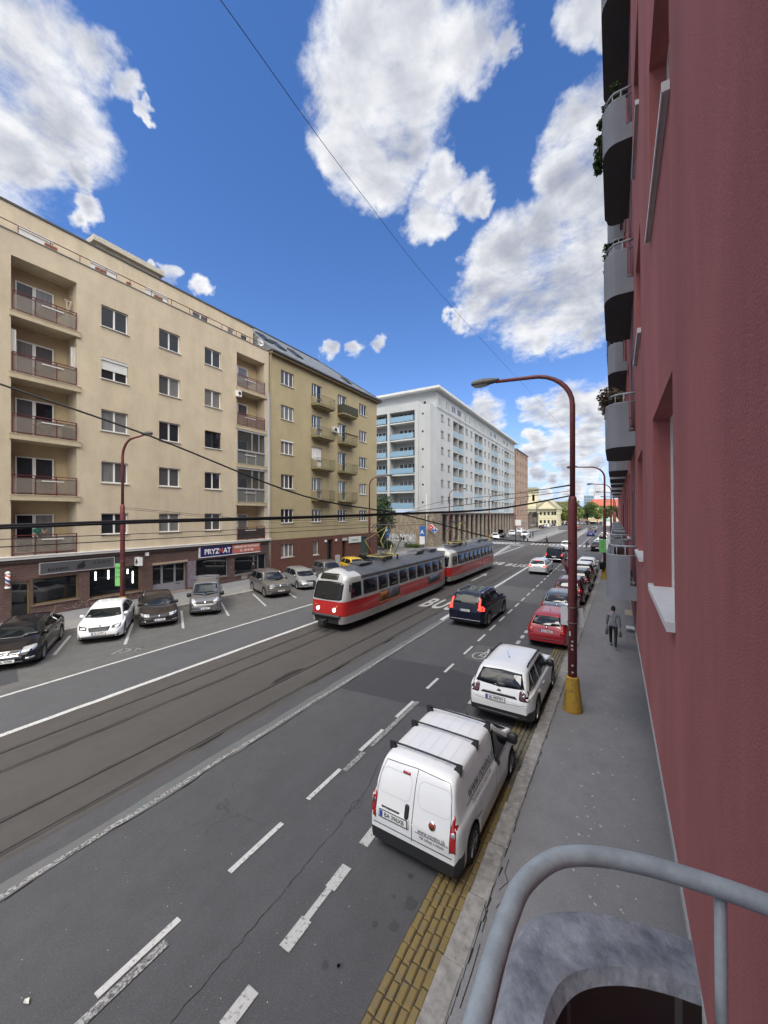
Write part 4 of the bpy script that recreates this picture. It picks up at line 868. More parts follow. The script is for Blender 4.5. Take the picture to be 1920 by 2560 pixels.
for i in range(8): far_car(('suv', 'wagon', 'hatch')[i % 3], far_cols[i], far_lab[i] + ' car, %s beyond the black fastback along the right kerb' % ordn[i], -2.2 + i * .02, 76.5 + i * 6.3, 89, KERB)
# ---------------- moving traffic
L_, W_, H_ = 4.95, 1.96, 1.77; h = L_ / 2
sp = family('suv', L_, W_, H_, detail=2, rails=(-1.7, .55, .68, CHROME, .05), plate_r=.92, spokes=10, r=.385, taper_f=.2, plate='AA 763NL')
sp['back'] = [('tail_lamp', [(.66, .98), (.95, .93), (.95, 1.16), (.80, 1.18), (.76, 1.50), (.69, 1.52), (.70, 1.12)], LIT_RED), ('bumper_trim', rpoly(-.8, .8, .42, .46, .02), mat('dark chrome', (.2, .2, .21), .25, .8))]
VOL, bv = make_car('moving_suv', 'dark navy SUV with lit tall tail lamps driving beside the tram', 'car', sp, P_NAVY)
for sg in (1, -1): band(bv, [(-1.75, 1.185), (-.4, 1.165), (1.1, 1.15)], .025, 'y', sg, 'window_trim', CHROME, VOL, .01)
decal(bv, rpoly(-1.55, .35, -.56, .56, .1), 'z', 1, 'glass_roof', AUTO, VOL, .006, .2)
put(VOL, -6.62, 19.25 + h, 89)
L_ = 4.45; sp = family('wagon', L_, 1.75, 1.47, plate_r=.80, antenna=-.9); sp['back'] = [('tail_lamp', TL(.50, .84, .80, .98), LIT_RED), ('brake_lamp', rpoly(-.2, .2, 1.35, 1.38, .01), LIT_RED)]
c_, bv = make_car('moving_wagon', 'pale silver estate car braking behind the black van', 'car', sp, P_PALE); put(c_, -6.42, 39.6 + 2.2, 89)
sp = family('van', 4.95, 1.92, 1.93, plate_r=.75, handles=(), roof_w=.80); sp['back'] = [('tail_lamp', [(.80, .85), (.93, .85), (.93, 1.2), (.82, 1.2)], LIT_RED), ('sill_trim', rpoly(-.8, .8, .42, .47, .02), CHROME)]
sp['side'].append([(-1.9, 1.18), (.2, 1.18), (.2, 1.72), (-1.8, 1.72)])
c_, bv = make_car('people_carrier', 'black people carrier with red tail lamps lit, ahead of the silver estate', 'van', sp, P_BLK); put(c_, -6.28, 50.4 + 2.5, 89)
c_ = far_car('suv', P_WHITE, 'white SUV ahead of the black people carrier, half behind the lamp post', -6.5, 66 + 2.2, 90, 'cars driving away', 'moving_suv')
sp = family('sedan', 4.5, 1.85, 1.45, detail=0, handles=()); sp['back'] = [('tail_lamp', TL(.5, .85, .82, .96), REDL)]
c_, bv = make_car('moving_sedan', 'bright blue saloon driving away in the distance', 'car', sp, P_BLUE, 'cars driving away'); put(c_, -5.5, 115 + 2.2, 90)
far_car('suv', P_BLK, 'black car driving away beyond the blue saloon', -5.8, 140, 90, 'cars driving away', 'moving_suv'); far_car('wagon', P_SIL, 'silver car furthest up the right lane', -6.3, 158, 90, 'cars driving away', 'moving_wagon')
# ---------------- angled row on the left
LEFT = 'cars parked at an angle in front of the shops'
hl = lambda y0, y1, z0, z1, sl=.05: [(y0, z0), (y1 - .06, z0 + .03), (y1, z1), (y0 + .02, z1 - sl)]
L_, W_, H_ = 4.78, 1.86, 1.47; sp = family('sedan', L_, W_, H_, detail=2, plate='BL 909MS', plate_f=.36, spokes=9, r=.335)
sp['front'] = [('headlight', hl(.42, .86, .60, .80), LENS), ('grille_frame', [(-.46, .44), (.46, .44), (.40, .70), (-.40, .70)], CHROME), ('grille', [(-.42, .47), (.42, .47), (.365, .665), (-.365, .665)], BLACK), ('fog_lamp', rpoly(.56, .80, .36, .44, .03), LENS), ('air_intake', rpoly(-.5, .5, .24, .33, .03), BLACK)]
c_, bv = make_car('parked_sedan', 'black saloon with a chrome framed grille at the left edge', 'car', sp, P_BLK, LEFT); decal(bv, ell(0, .62, .10, .042), 'x', 1, 'badge', CHROME, c_, .02, .05)
def nose(t, L, x, y, ang): put(t, x - math.cos(R(ang)) * L / 2, y - math.sin(R(ang)) * L / 2, ang)
nose(c_, L_, -19.55, 5.05, -30)
L_, W_, H_ = 4.66, 1.81, 1.46; sp = family('sedan', L_, W_, H_, detail=2, plate='BL 547FT', plate_f=.47)
sp['front'] = [('headlight', hl(.46, .85, .62, .77), LENSD), ('grille', [(-.36, .55), (.36, .55), (.42, .70), (-.42, .70)], BLACK), ('air_intake', [(-.74, .28), (.74, .28), (.76, .38), (-.76, .38)], BLACK)]
c_, bv = make_car('parked_sedan', 'white saloon parked between the black one and the brown one', 'car', sp, P_WHITE, LEFT); badge(bv, c_, 1, 0, .72, .04); nose(c_, L_, -20.12, 8.32, -33)
L_, W_, H_ = 4.53, 1.79, 1.5; sp = family('sedan', L_, W_, H_, detail=2, plate='BL 213KP', plate_f=.44, spokes=9)
sp['front'] = [('headlight', hl(.42, .84, .60, .76), LENS), ('grille', [(-.40, .52), (.40, .52), (.46, .68), (-.46, .68)], BLACK), ('air_intake', rpoly(-.6, .6, .26, .35, .03), BLACK), ('fog_lamp', rpoly(.60, .80, .36, .42, .02), CHROME)]
c_, bv = make_car('parked_sedan', 'dark brown grey saloon left of the roof racked van', 'car', sp, P_BRN, LEFT); badge(bv, c_, 1, 0, .62, .05); nose(c_, L_, -20.2, 11.1, -26)
L_, W_, H_ = 4.40, 1.70, 1.83; sp = family('van', L_, W_, H_, detail=2, plate='BL 806CS', plate_f=.46, mirror_mat=BLACK, mirror_w=.25, mirror_h=.13, handles=())
sp['front'] = [('headlight', [(.40, .78), (.74, .74), (.80, .98), (.62, .99)], LENS), ('grille', [(-.42, .80), (.42, .80), (.34, .72), (-.34, .72)][::-1], BLACK), ('grille', [(-.45, .72), (.45, .72), (.50, .84), (-.50, .84)], BLACK), ('air_intake', rpoly(-.62, .62, .26, .38, .03), BLACK), ('fog_lamp', rpoly(.62, .78, .34, .42, .03), LENSD)]
sp['wind'] = [(-.68, 1.16), (0, 1.08), (.68, 1.16), (.60, 1.66), (0, 1.69), (-.60, 1.66)]
c_, bv = make_car('parked_van', 'grey compact van with two roof bars before the glazed doorway', 'van', sp, P_GRY, LEFT); badge(bv, c_, 1, 0, .79, .06)
for xx in (-.55, .15):
    b = MB(); b.bar((xx, -.72, 1.93), (xx, .72, 1.93), .06, .03, m=0)
    for sg in (1, -1): b.bar((xx, sg * .6, 1.74), (xx, sg * .6, 1.93), .05, .05, m=1)
    b.build('roof_bar', [mat('aluminium', (.55, .56, .57), .35, .8), BLACK], c_)
nose(c_, L_, -20.25, 13.7, -37)
L_, W_, H_ = 4.49, 1.84, 1.67; sp = family('suv', L_, W_, H_, detail=2, plate='BL 112RK', plate_f=.52, rails=(-1.4, .5, .62, CHROME, .04), r=.36)
sp['front'] = [('headlight', hl(.44, .87, .78, .92), LENSD), ('grille', rpoly(-.45, .45, .77, .92, .02), BLACK), ('grille_trim', rpoly(-.47, .47, .83, .85, .008), CHROME), ('air_intake', rpoly(-.7, .7, .36, .48, .03), BLACK), ('fog_lamp', rpoly(.56, .82, .50, .56, .02), LENSD)]
c_, bv = make_car('parked_suv', 'beige grey SUV with chrome rails beside the silver estate', 'car', sp, P_TIG, LEFT); badge(bv, c_, 1, 0, .86, .06); nose(c_, L_, -20.1, 19.45, -23)
L_, W_, H_ = 4.51, 1.73, 1.46; sp = family('wagon', L_, W_, H_, detail=2, plate='BL 358AD', plate_f=.42, spokes=6, mirror_mat=P_SIL)
sp['front'] = [('headlight', hl(.40, .80, .60, .76), LENS), ('grille', rpoly(-.34, .34, .60, .72, .03), BLACK), ('bumper_strip', rpoly(-.8, .8, .40, .44, .01), BLACK)]
c_, bv = make_car('parked_wagon', 'silver estate car parked just left of the front tram', 'car', sp, P_SIL, LEFT); nose(c_, L_, -20.2, 22.7, -27)
sp = family('suv', 4.4, 1.82, 1.62, rails=(-1.4, .5, .6, STEEL, .04)); sp['front'] = [('headlight', hl(.46, .86, .74, .88), LENS), ('grille', rpoly(-.4, .4, .7, .86, .03), BLACK)]
c_, bv = make_car('parked_suv', 'dark grey SUV half hidden behind the silver estate', 'car', sp, P_GRY, LEFT); nose(c_, 4.4, -20.4, 26.4, -28)
sp = family('hatch', 4.2, 1.76, 1.5); sp['front'] = [('headlight', hl(.46, .84, .62, .78), LENS)]
c_, bv = make_car('parked_hatchback', 'yellow hatchback whose roof shows over the tram', 'car', sp, P_YEL, LEFT); nose(c_, 4.2, -20.6, 30.6, -30)
sp = family('hatch', 4.2, 1.76, 1.5); sp['front'] = [('headlight', hl(.46, .84, .62, .78), LENS)]
c_, bv = make_car('parked_hatchback', 'black hatchback beyond the yellow one behind the tram', 'car', sp, P_BLK, LEFT); nose(c_, 4.2, -20.8, 34.0, -30)
# ---------------- far left, past the crossing
FL = 'cars standing by the colonnade'
sp = family('hatch', 4.1, 1.75, 1.48, detail=0); sp['front'] = [('headlight', hl(.46, .84, .62, .78), LENSD), ('grille', rpoly(-.5, .5, .32, .46, .04), BLACK)]
c_, bv = make_car('parked_hatchback', 'white hatchback nearest the zebra crossing by the colonnade', 'car', sp, P_WHITE, FL); put(c_, -24.0, 90.6, -72)
c_, bv = make_car('parked_hatchback', 'black hatchback with its tailgate open beside the white hatchback', 'car', family('hatch', 4.1, 1.75, 1.5, detail=0), P_BLK, FL); put(c_, -24.4, 98.5, 95)
b = MB(); b.bar((-1.2, 0, 1.5), (-2.0, 0, 2.05), 1.2, .05); b.build('tailgate', P_BLK, c_)
far_car('hatch', P_PALE, 'pale car parked third from the crossing by the colonnade', -24.4, 109.5, -80, FL); far_car('suv', P_WHITE, 'white van like car before the pink block', -24.9, 123, 90, FL)
far_car('suv', P_PALE, 'white SUV driving toward the crossing beside the tram platform', -19.6, 103, -88, 'cars driving toward us', 'moving_suv')
for i, (x, y) in enumerate(((-25.3, 166), (-25.4, 174), (-25.5, 183), (-25.6, 193), (-25.7, 205))): far_car(('wagon', 'suv', 'hatch')[i % 3], (P_BLK, P_SIL, P_WHITE, P_GRY, P_NAVY)[i], ('black', 'silver', 'white', 'grey', 'navy')[i] + ' car parked below the yellow church', x, y, 90, 'cars parked below the church')
for i, (x, y, a) in enumerate(((-16, 240, 10), (-10, 250, 5), (-3, 236, 90), (-22, 232, 20), (-6, 262, 0), (2, 255, 60), (-14, 275, 0), (-28, 250, 10))): far_car(('suv', 'wagon', 'hatch')[i % 3], (P_WHITE, P_GRY, P_BLK, P_PALE, P_SIL, P_WHITE, P_NAVY, P_WHITE)[i], ('white car at the far junction, left of the pole', 'grey car crossing the far junction', 'black car waiting at the far junction', 'pale car by the far trees on the left', 'silver car crossing behind the far tram', 'white car at the far right of the junction', 'navy car under the far trees', 'white car far left of the junction')[i], x, y, a, 'cars at the far junction')
# ------------------------------------------------------------------ trams
T_RED = paint('tram red', (0.44, 0.018, 0.016), .25); T_WHITE = paint('tram grey white', (0.43, 0.43, 0.425), .3); T_ROOF = mat('tram roof', (0.075, 0.08, 0.09), .45, var=.35, vscale=2.0, grime=.4, spec=.5); T_SKIRT = mat('tram skirt', (0.33, 0.33, 0.325), .45, var=.15, vscale=1.2, grime=.35); T_DARK = mat('tram underside', (0.02, 0.02, 0.02), .8)
T_RUB = mat('tram bumper', (0.035, 0.036, 0.04), .6)
YELM = mat('pantograph yellow', (0.44, 0.37, 0.14), .6, var=.4, vscale=6); DARKM = mat('pantograph dark', (0.05, 0.048, 0.045), .6)
LED = mat('destination led', (0.02, 0.02, 0.015), .4, emit=(0.8, 0.75, 0.2), es=.7)
def tram(label, number, xt, yf, dirn, panto_y, with_ads, detail=True):
    """front at local +x end"""
    L, W = 13.7, 2.46; h = L / 2; t = thing('tram', label, 'tram', group='trams coupled on the left track')
    Z = [.42, .44, .62, .80, .82, 1.10, 1.40, 1.52, 1.54, 1.62, 1.95, 2.30, 2.50, 2.52, 2.68, 2.80, 2.90, 2.97, 3.02, 3.04]
    def halfw(z, w):
        if z < .8: return w - .02
        if z < 1.6: return w
        if z < 2.5: return w - .05 * (z - 1.6) / .9
        k = (z - 2.5) / .54; return (w - .05) * (1 - .22 * k ** 2 - .78 * max(0, k - .45) / .55 * .75)
    xs = [-h, -h + .03, -h + .15, -h + .35, -h + .7, -h + 1.1, -h + 1.6, -h + 2.2] + [lerp(-h + 2.2, h - 2.4, i / 12) for i in range(1, 12)] + [h - 2.4, h - 1.9, h - 1.5, h - 1.1, h - .75, h - .45, h - .24, h - .10, h - .02, h]
    b = MB(); rows = []
    def wx(x):
        a = max(0, (x - (h - 2.4)) / 2.4); c = max(0, (-h + 2.2 - x) / 2.2); fr = 1 - .15 * a ** 1.4 - .12 * max(0, (a - .86) / .14) ** 2.0 - .09 * max(0, (a - .97) / .03) ** 2
        return W / 2 * fr * (1 - .26 * c ** 1.6 - .1 * max(0, (c - .93) / .07) ** 2)
    def sh(x, z):
        a = max(0, (x - (h - 1.5)) / 1.5)
        return x - a * (.26 * max(0, z - 1.55) ** 1.2 + .10 * max(0, .9 - z) + .06 * max(0, z - .9)) - a * .35 * max(0, z - 2.6) ** 1.0
    n = len(Z) + 1
    for x in xs:
        P = [(halfw(z, wx(x)), z) for z in Z] + [(0, 3.07)]
        rows.append(P); b.v += [(sh(x, z), y, z) for y, z in P] + [(sh(x, z), -y, z) for y, z in P[:-1]]
    m = 2 * n - 1
    idx = lambda i, k, s: i * m + (k if s > 0 else (n + k if k < n - 1 else n - 1))
    def matof(z, x):
        if z < .81: return 2
        if z < 1.53: return 0
        if z > 2.52 and x < h - 1.6: return 3
        if z > 2.88: return 3 if x < h - .6 else 1
        return 1
    for i in range(len(xs) - 1):
        for k in range(n - 1):
            z = (Z[k] + (Z[k + 1] if k + 1 < len(Z) else 3.07)) / 2
            for s_ in (1, -1):
                b.f.append((idx(i, k, s_), idx(i, k + 1, s_), idx(i + 1, k + 1, s_), idx(i + 1, k, s_))); b.m.append(matof(z, (xs[i] + xs[i + 1]) / 2)); b.sm.append(True)
    for i in (0, len(xs) - 1):
        for k in range(n - 1):
            z = (Z[k] + (Z[k + 1] if k + 1 < len(Z) else 3.07)) / 2; f = tuple(dict.fromkeys((idx(i, k, 1), idx(i, k + 1, 1), idx(i, k + 1, -1), idx(i, k, -1)))); b.f.append(f); b.m.append(matof(z, xs[i]) if z > .81 or i == 0 else 4); b.sm.append(False)
    body = b.build('body', [T_RED, T_WHITE, T_SKIRT, T_ROOF, T_DARK], t)
    md = body.modifiers.new('es', 'EDGE_SPLIT'); md.split_angle = R(40)
    bm = bmesh.new(); bm.from_mesh(body.data); bvh = BVHTree.FromBMesh(bm); bm.free()
    D = lambda q, ax, sg, nm, m_, off=.008, step=.14, **k: decal(bvh, q, ax, sg, nm, m_, t, off, step, far=12, **k)
    wz0, wz1 = 1.68, 2.47; wins = [(h - 2.95, h - 1.62)] ; x = h - 3.08
    for wd in (1.02, 1.12, 1.08, 1.08, 1.08, 1.08, 1.02, .95): wins.append((x - wd, x - .0)); x -= wd + .15
    wins = [w_ for w_ in wins if w_[0] > -h + .3]
    FR = mat('tram window rubber', (0.03, 0.03, 0.032), .6)
    for sg in (1, -1):
        for a, c in wins:
            D(rpoly(a, c, wz0, wz1, .07), 'y', sg, 'window_frame', FR, .006, .4); D(rpoly(a + .04, c - .04, wz0 + .04, wz1 - .04, .06), 'y', sg, 'side_window', AUTO, .012, .4)
            band(bvh, [(a + .05, 2.2), (c - .05, 2.2)], .03, 'y', sg, 'window_bar', T_WHITE if False else FR, t, .016, .3)
    wsx = .90
    D([(-wsx, 1.66), (-wsx * .9, 1.60), (0, 1.57), (wsx * .9, 1.60), (wsx, 1.66), (wsx * .97, 2.34), (.78, 2.44), (0, 2.47), (-.78, 2.44), (-wsx * .97, 2.34)], 'x', 1, 'windscreen', AUTO, .012, .1, reach=1.2)
    band(bvh, [(.28, 1.58), (.20, 2.44)], .035, 'x', 1, 'windscreen_pillar', T_WHITE, t, .022)
    for sg in (1, -1): D([(h - 1.46, 1.68), (h - .62, 1.66), (h - .74, 2.40), (h - 1.46, 2.42)], 'y', sg, 'cab_window', AUTO, .012, .15)
    D(rpoly(-.66, .46, 2.55, 2.82, .03), 'x', 1, 'destination_display', mat('display dark', (.018, .02, .016), .15), .03, .12, reach=1.2)
    body_text(bvh, '4  ZLATE PIESKY', .15, LED, t, 'x', 1, (-.08, 2.68), .62, off=.05)
    for y in (.52, -.52):
        p = D(ell(y, 1.10, .10, .10), 'x', 1, 'headlight', LIT_W, .04, .05); D(ell(y, 1.10, .13, .13), 'x', 1, 'headlight_ring', CHROME, .02, .06)
        D(ell(y * 1.28, 1.28, .05, .05), 'x', 1, 'indicator', AMBER, .03, .05)
    if number: body_text(bvh, number, .17, mat('tram lettering', (.75, .75, .73), .5), t, 'x', 1, (0, 1.20), .9, bold=.004, off=.02)
    b = MB(); P = []
    for k in range(11):
        y = lerp(-.88, .88, k / 10); hh = bvh.ray_cast(Vector((12, y, .9)), Vector((-1, 0, 0))); P.append(((hh[0].x if hh[0] else h - .6) + .04, y, .80))
    b.tube(P, .075, 6); b.build('bumper', T_RUB, t)
    b = MB(); b.bar((h - .5, 0, .55), (h + .25, 0, .52), .16, .14); b.box(h + .2, h + .42, -.16, .16, .42, .62); b.build('coupler', T_DARK, t)
    b = MB(); b.tube([(sh(h, 1.62) + .05, -.28, 1.60), (sh(h - .1, 2.0) + .05, -.10, 2.1)], .012, 5); b.build('wiper', T_DARK, t)
    for sg in (1, -1):
        b = MB(); yy = sg * 1.02; b.tube([(h - .75, sg * .98, 2.45), (h - .45, sg * 1.18, 2.35)], .012, 5); b.box(h - .50, h - .46, min(sg * 1.1, sg * 1.28), max(sg * 1.1, sg * 1.28), 2.0, 2.36); b.build('wing_mirror', T_DARK, t)
    b = MB(); b.box(-h + .8, h - .9, -.95, .95, .28, .5); b.build('underframe', T_DARK, t)
    for bx in (-h + 3.2, h - 3.4):
        for ox in (-.95, .95):
            for sg in (1, -1):
                b = MB(); b.lathe([(.0, -.06), (.34, -.06), (.34, .06), (0, .06)], 20, 'y', (bx + ox, sg * .55, .34)); b.build('wheel', T_DARK, t)
    ORN = mat('advert orange', (.32, .12, .02), .5, var=.6, vscale=5, stretch=(3, 3, 9)); ADV = mat('advert dark', (.035, .03, .035), .4, var=.7, vscale=4, col2=(.12, .09, .08)); ADB = mat('advert grey blue', (.16, .21, .27), .4, var=.8, vscale=3.2, col2=(.03, .035, .05))
    if with_ads:
        for sg in (1, -1):
            D(rpoly(h - 5.5, h - 3.15, .98, 1.58, .01), 'y', sg, 'advert_panel', ADV, .012, .5); D(rpoly(h - 4.15, h - 3.25, 1.06, 1.5, .02), 'y', sg, 'advert_picture', ORN, .016, .5); D(rpoly(h - 4.7, h - 4.25, 1.02, 1.54, .02), 'y', sg, 'advert_picture', ADB, .016, .5); D(rpoly(h - 5.5, h - 3.15, .93, .98, .01), 'y', sg, 'advert_edge', mat('advert edge', (.5, .17, .03), .5), .014, .6)
            D(rpoly(-h + 1.9, -h + 4.1, .98, 1.52, .01), 'y', sg, 'advert_panel', ADV, .012, .5); D(rpoly(-h + 2.4, -h + 3.7, 1.05, 1.48, .01), 'y', sg, 'advert_picture', ADB, .016, .5)
    for sg in (1, -1): body_text(bvh, 'D P B', .24, mat('faded tram lettering', (.50, .16, .14), .5), t, 'y', sg, (-h + 5.2, 1.18), 1.0, bold=.01)
    # roof gear
    b = MB(); b.box(h - 3.7, h - 2.4, -.42, .42, 3.06, 3.15); b.build('roof_hatch', T_ROOF, t); b = MB(); b.poly([(-h + 2.8, 3.06), (-h + 4.2, 3.06), (-h + 4.1, 3.20), (-h + 2.9, 3.26)], -.4, .4, 'y'); b.build('roof_hatch', T_ROOF, t)
    b = MB(); b.box(-h + .7, -h + 1.9, -.45, .45, 3.05, 3.2); b.build('roof_box', T_ROOF, t)
    # diamond pantograph
    px = panto_y; b = MB(); z0 = 3.32
    for sg in (1, -1): b.bar((px - 1.0, sg * .58, z0), (px + 1.0, sg * .58, z0), .07, .05, m=0)
    for xx in (-.95, .95): b.bar((px + xx, -.6, z0), (px + xx, .6, z0), .07, .05, m=0)
    for xx in (-.8, .8):
        for sg in (1, -1): b.tube([(px + xx, sg * .55, 3.02), (px + xx, sg * .55, 3.3)], .06, 8, m=1)
    b.box(px - .6, px + .6, -.3, .3, 3.06, 3.26, 1)
    base = b.build('pantograph', [YELM, DARKM], t)
    b = MB(); zk = 4.30; zt = 5.22
    for sx in (1, -1):
        for sg in (1, -1):
            b.tube([(px + sx * .42, sg * .52, z0), (px + sx * 1.28, sg * .56, zk)], .030, 6, m=0 if sx > 0 else 1)
            b.tube([(px + sx * 1.28, sg * .56, zk), (px + sx * .22, sg * .40, zt - .1)], .025, 6, m=0 if sg > 0 else 1)
        b.tube([(px + sx * 1.28, -.56, zk), (px + sx * 1.28, .56, zk)], .02, 6, m=1)
        b.tube([(px + sx * .42, -.52, z0), (px + sx * .42, .52, z0)], .035, 6, m=1)
        b.tube([(px + sx * 1.28, -.56, zk), (px + sx * .22, .40, zt - .1)], .014, 5, m=0)
    b.build('pantograph_arms', [YELM, DARKM], base)
    b = MB()
    for sx in (1, -1): b.tube([(px + sx * .2, -.78, zt - .2), (px + sx * .2, -.55, zt), (px + sx * .2, .55, zt), (px + sx * .2, .78, zt - .2)], .028, 6)
    for y in (-.4, .4): b.bar((px - .22, y, zt - .06), (px + .22, y, zt - .06), .03)
    b.build('collector_shoe', DARKM, base)
    b = MB(); b.tube([(px - 1.6, -.5, 3.05), (px - 2.3, -.75, 3.75)], .03, 6); b.build('roof_rod', YELM, t)
    put(t, xt, yf + h if dirn < 0 else yf - h, 90 * dirn); return t, bvh
TRAM1, tb1 = tram('front red and grey tram car numbered 7717 with lit headlights', '7717', -12.5, 15.15, -1, 1.2, True)
TRAM2, tb2 = tram('rear red and grey tram car coupled behind the front car', '7718', -12.5, 29.4, -1, 2.2, False)
T3, tb3 = tram('distant red tram coming towards the stop', None, -12.5, 156, -1, 1.5, False); T3['group'] = 'trams further up the street'
# ------------------------------------------------------------------ facades in local (u along the street, v up, w outwards)
XF = -27.9
M_POSX = lambda x0: Matrix(((0, 0, 1, x0), (1, 0, 0, 0), (0, 1, 0, 0), (0, 0, 0, 1)))          # faces +X: u=Y, v=Z
M_NEGY = lambda y0: Matrix(((1, 0, 0, 0), (0, 0, -1, y0), (0, 1, 0, 0), (0, 0, 0, 1)))         # faces -Y: u=X, v=Z
M_NEGX = lambda x0: Matrix(((0, 0, -1, x0), (1, 0, 0, 0), (0, 1, 0, 0), (0, 0, 0, 1)))         # faces -X: u=Y, v=Z
def root_loc(o):
    while o.parent is not None: o = o.parent
    return o.location
def wp(b, name, m, parent, Mx=Matrix(), fixn=True):
    return b.build(name, m, parent, xf=Matrix.Translation(-Vector(root_loc(parent))) @ Mx, fixn=fixn)
def wall_holes(b, u0, u1, v0, v1, holes, m=0, back=None):
    """front wall with openings; holes: (ua, ub, va, vb, depth)"""
    us = sorted({u0, u1} | {min(max(q, u0), u1) for h in holes for q in h[:2]}); vs = sorted({v0, v1} | {min(max(q, v0), v1) for h in holes for q in h[2:4]})
    for a, c in zip(us, us[1:]):
        run = None
        for d, e in zip(vs, vs[1:]):
            x, y = (a + c) / 2, (d + e) / 2
            if any(h[0] < x < h[1] and h[2] < y < h[3] for h in holes):
                if run: b.quad((a, run[0], 0), (c, run[0], 0), (c, run[1], 0), (a, run[1], 0), m=m); run = None
            else: run = (run[0], e) if run else (d, e)
        if run: b.quad((a, run[0], 0), (c, run[0], 0), (c, run[1], 0), (a, run[1], 0), m=m)
    for (a, c, d, e, dp) in holes:
        b.quad((a, d, 0), (a, e, 0), (a, e, -dp), (a, d, -dp), m=m); b.quad((c, d, 0), (c, d, -dp), (c, e, -dp), (c, e, 0), m=m)
        b.quad((a, e, 0), (c, e, 0), (c, e, -dp), (a, e, -dp), m=m); b.quad((a, d, 0), (a, d, -dp), (c, d, -dp), (c, d, 0), m=m)
W_FRAME = mat('window frame white', (0.70, 0.70, 0.68), .45); W_SILL = mat('window sill', (0.62, 0.61, 0.58), .5); DKFR = mat('dark frame', (.03, .03, .032), .5)
RW = random.Random(21)
def window(parent, Mx, a, c, d, e, dep, splits=2, name='window', frame=W_FRAME, glass=None, sill=True, sub=True, fw=.065, transom=None, blind=None, bm_=W_SILL):
    b = MB(); f0, f1 = -dep + .0, -dep + .07
    b.box(a, c, d, d + fw, f0, f1); b.box(a, c, e - fw, e, f0, f1); b.box(a, a + fw, d + fw, e - fw, f0, f1); b.box(c - fw, c, d + fw, e - fw, f0, f1)
    ws = splits if isinstance(splits, (list, tuple)) else [i / splits for i in range(1, splits)]
    for s_ in ws: x = lerp(a, c, s_); b.box(x - fw * .75, x + fw * .75, d + fw, e - fw, f0, f1 + .004)
    if transom: b.box(a + fw, c - fw, d + transom - fw / 2, d + transom + fw / 2, f0, f1 + .002)
    if not sub:
        b.quad((a, d, -dep + .03), (c, d, -dep + .03), (c, e, -dep + .03), (a, e, -dep + .03), m=1)
        if sill: b.box(a - .05, c + .05, d - .07, d, -dep, .07, 2)
        return wp(b, name, [frame, glass or RW.choice(WGLASS), bm_], parent, Mx)
    o = wp(b, name, frame, parent, Mx)
    ed = [0] + list(ws) + [1]; base = glass or RW.choice([WGLASS[0], WGLASS[0], WGLASS[1], WGLASS[2]])
    for s0, s1 in zip(ed, ed[1:]):
        g = MB(); zz = -dep + .03; x0, x1 = lerp(a, c, s0), lerp(a, c, s1); g.quad((x0, d, zz), (x1, d, zz), (x1, e, zz), (x0, e, zz))
        wp(g, 'pane', base if (glass or RW.random() < .75) else RW.choice(WGLASS), o, Mx, fixn=False)
    if sill: g = MB(); g.box(a - .06, c + .06, d - .055, d - .002, -dep + .02, .09); wp(g, 'sill', bm_, o, Mx)
    if blind: g = MB(); g.box(a + .02, c - .02, e - (e - d) * blind, e - .01, -dep + .09, -dep + .12); g.box(a, c, e - .16, e, -dep + .075, -dep + .19); wp(g, 'roller_blind', mat('roller blind', (.60, .60, .58), .5, var=.05, vscale=1, stretch=(1, 1, 40)), o, Mx)
    return o
BEIGE = mat('beige render', (0.52, 0.44, 0.32), .92, var=.10, vscale=.8, bump=.5, bscale=26, coords='World', grime=.32, gscale=.9)
BEIGE_IN = mat('loggia render', (0.50, 0.40, 0.25), .92, var=.1, vscale=1.5, coords='World')
OLIVE = mat('olive render', (0.37, 0.31, 0.185), .92, var=.10, vscale=.6, bump=.25, bscale=40, coords='World', grime=.18, gscale=.5)
WHITER = mat('white render', (0.435, 0.448, 0.448), .9, var=.06, vscale=.4, bump=.2, bscale=20, coords='World', grime=.22, gscale=.35)
BROWNB = mat('brown base render', (0.115, 0.046, 0.032), .85, var=.12, vscale=1.2, bump=.2, coords='World')
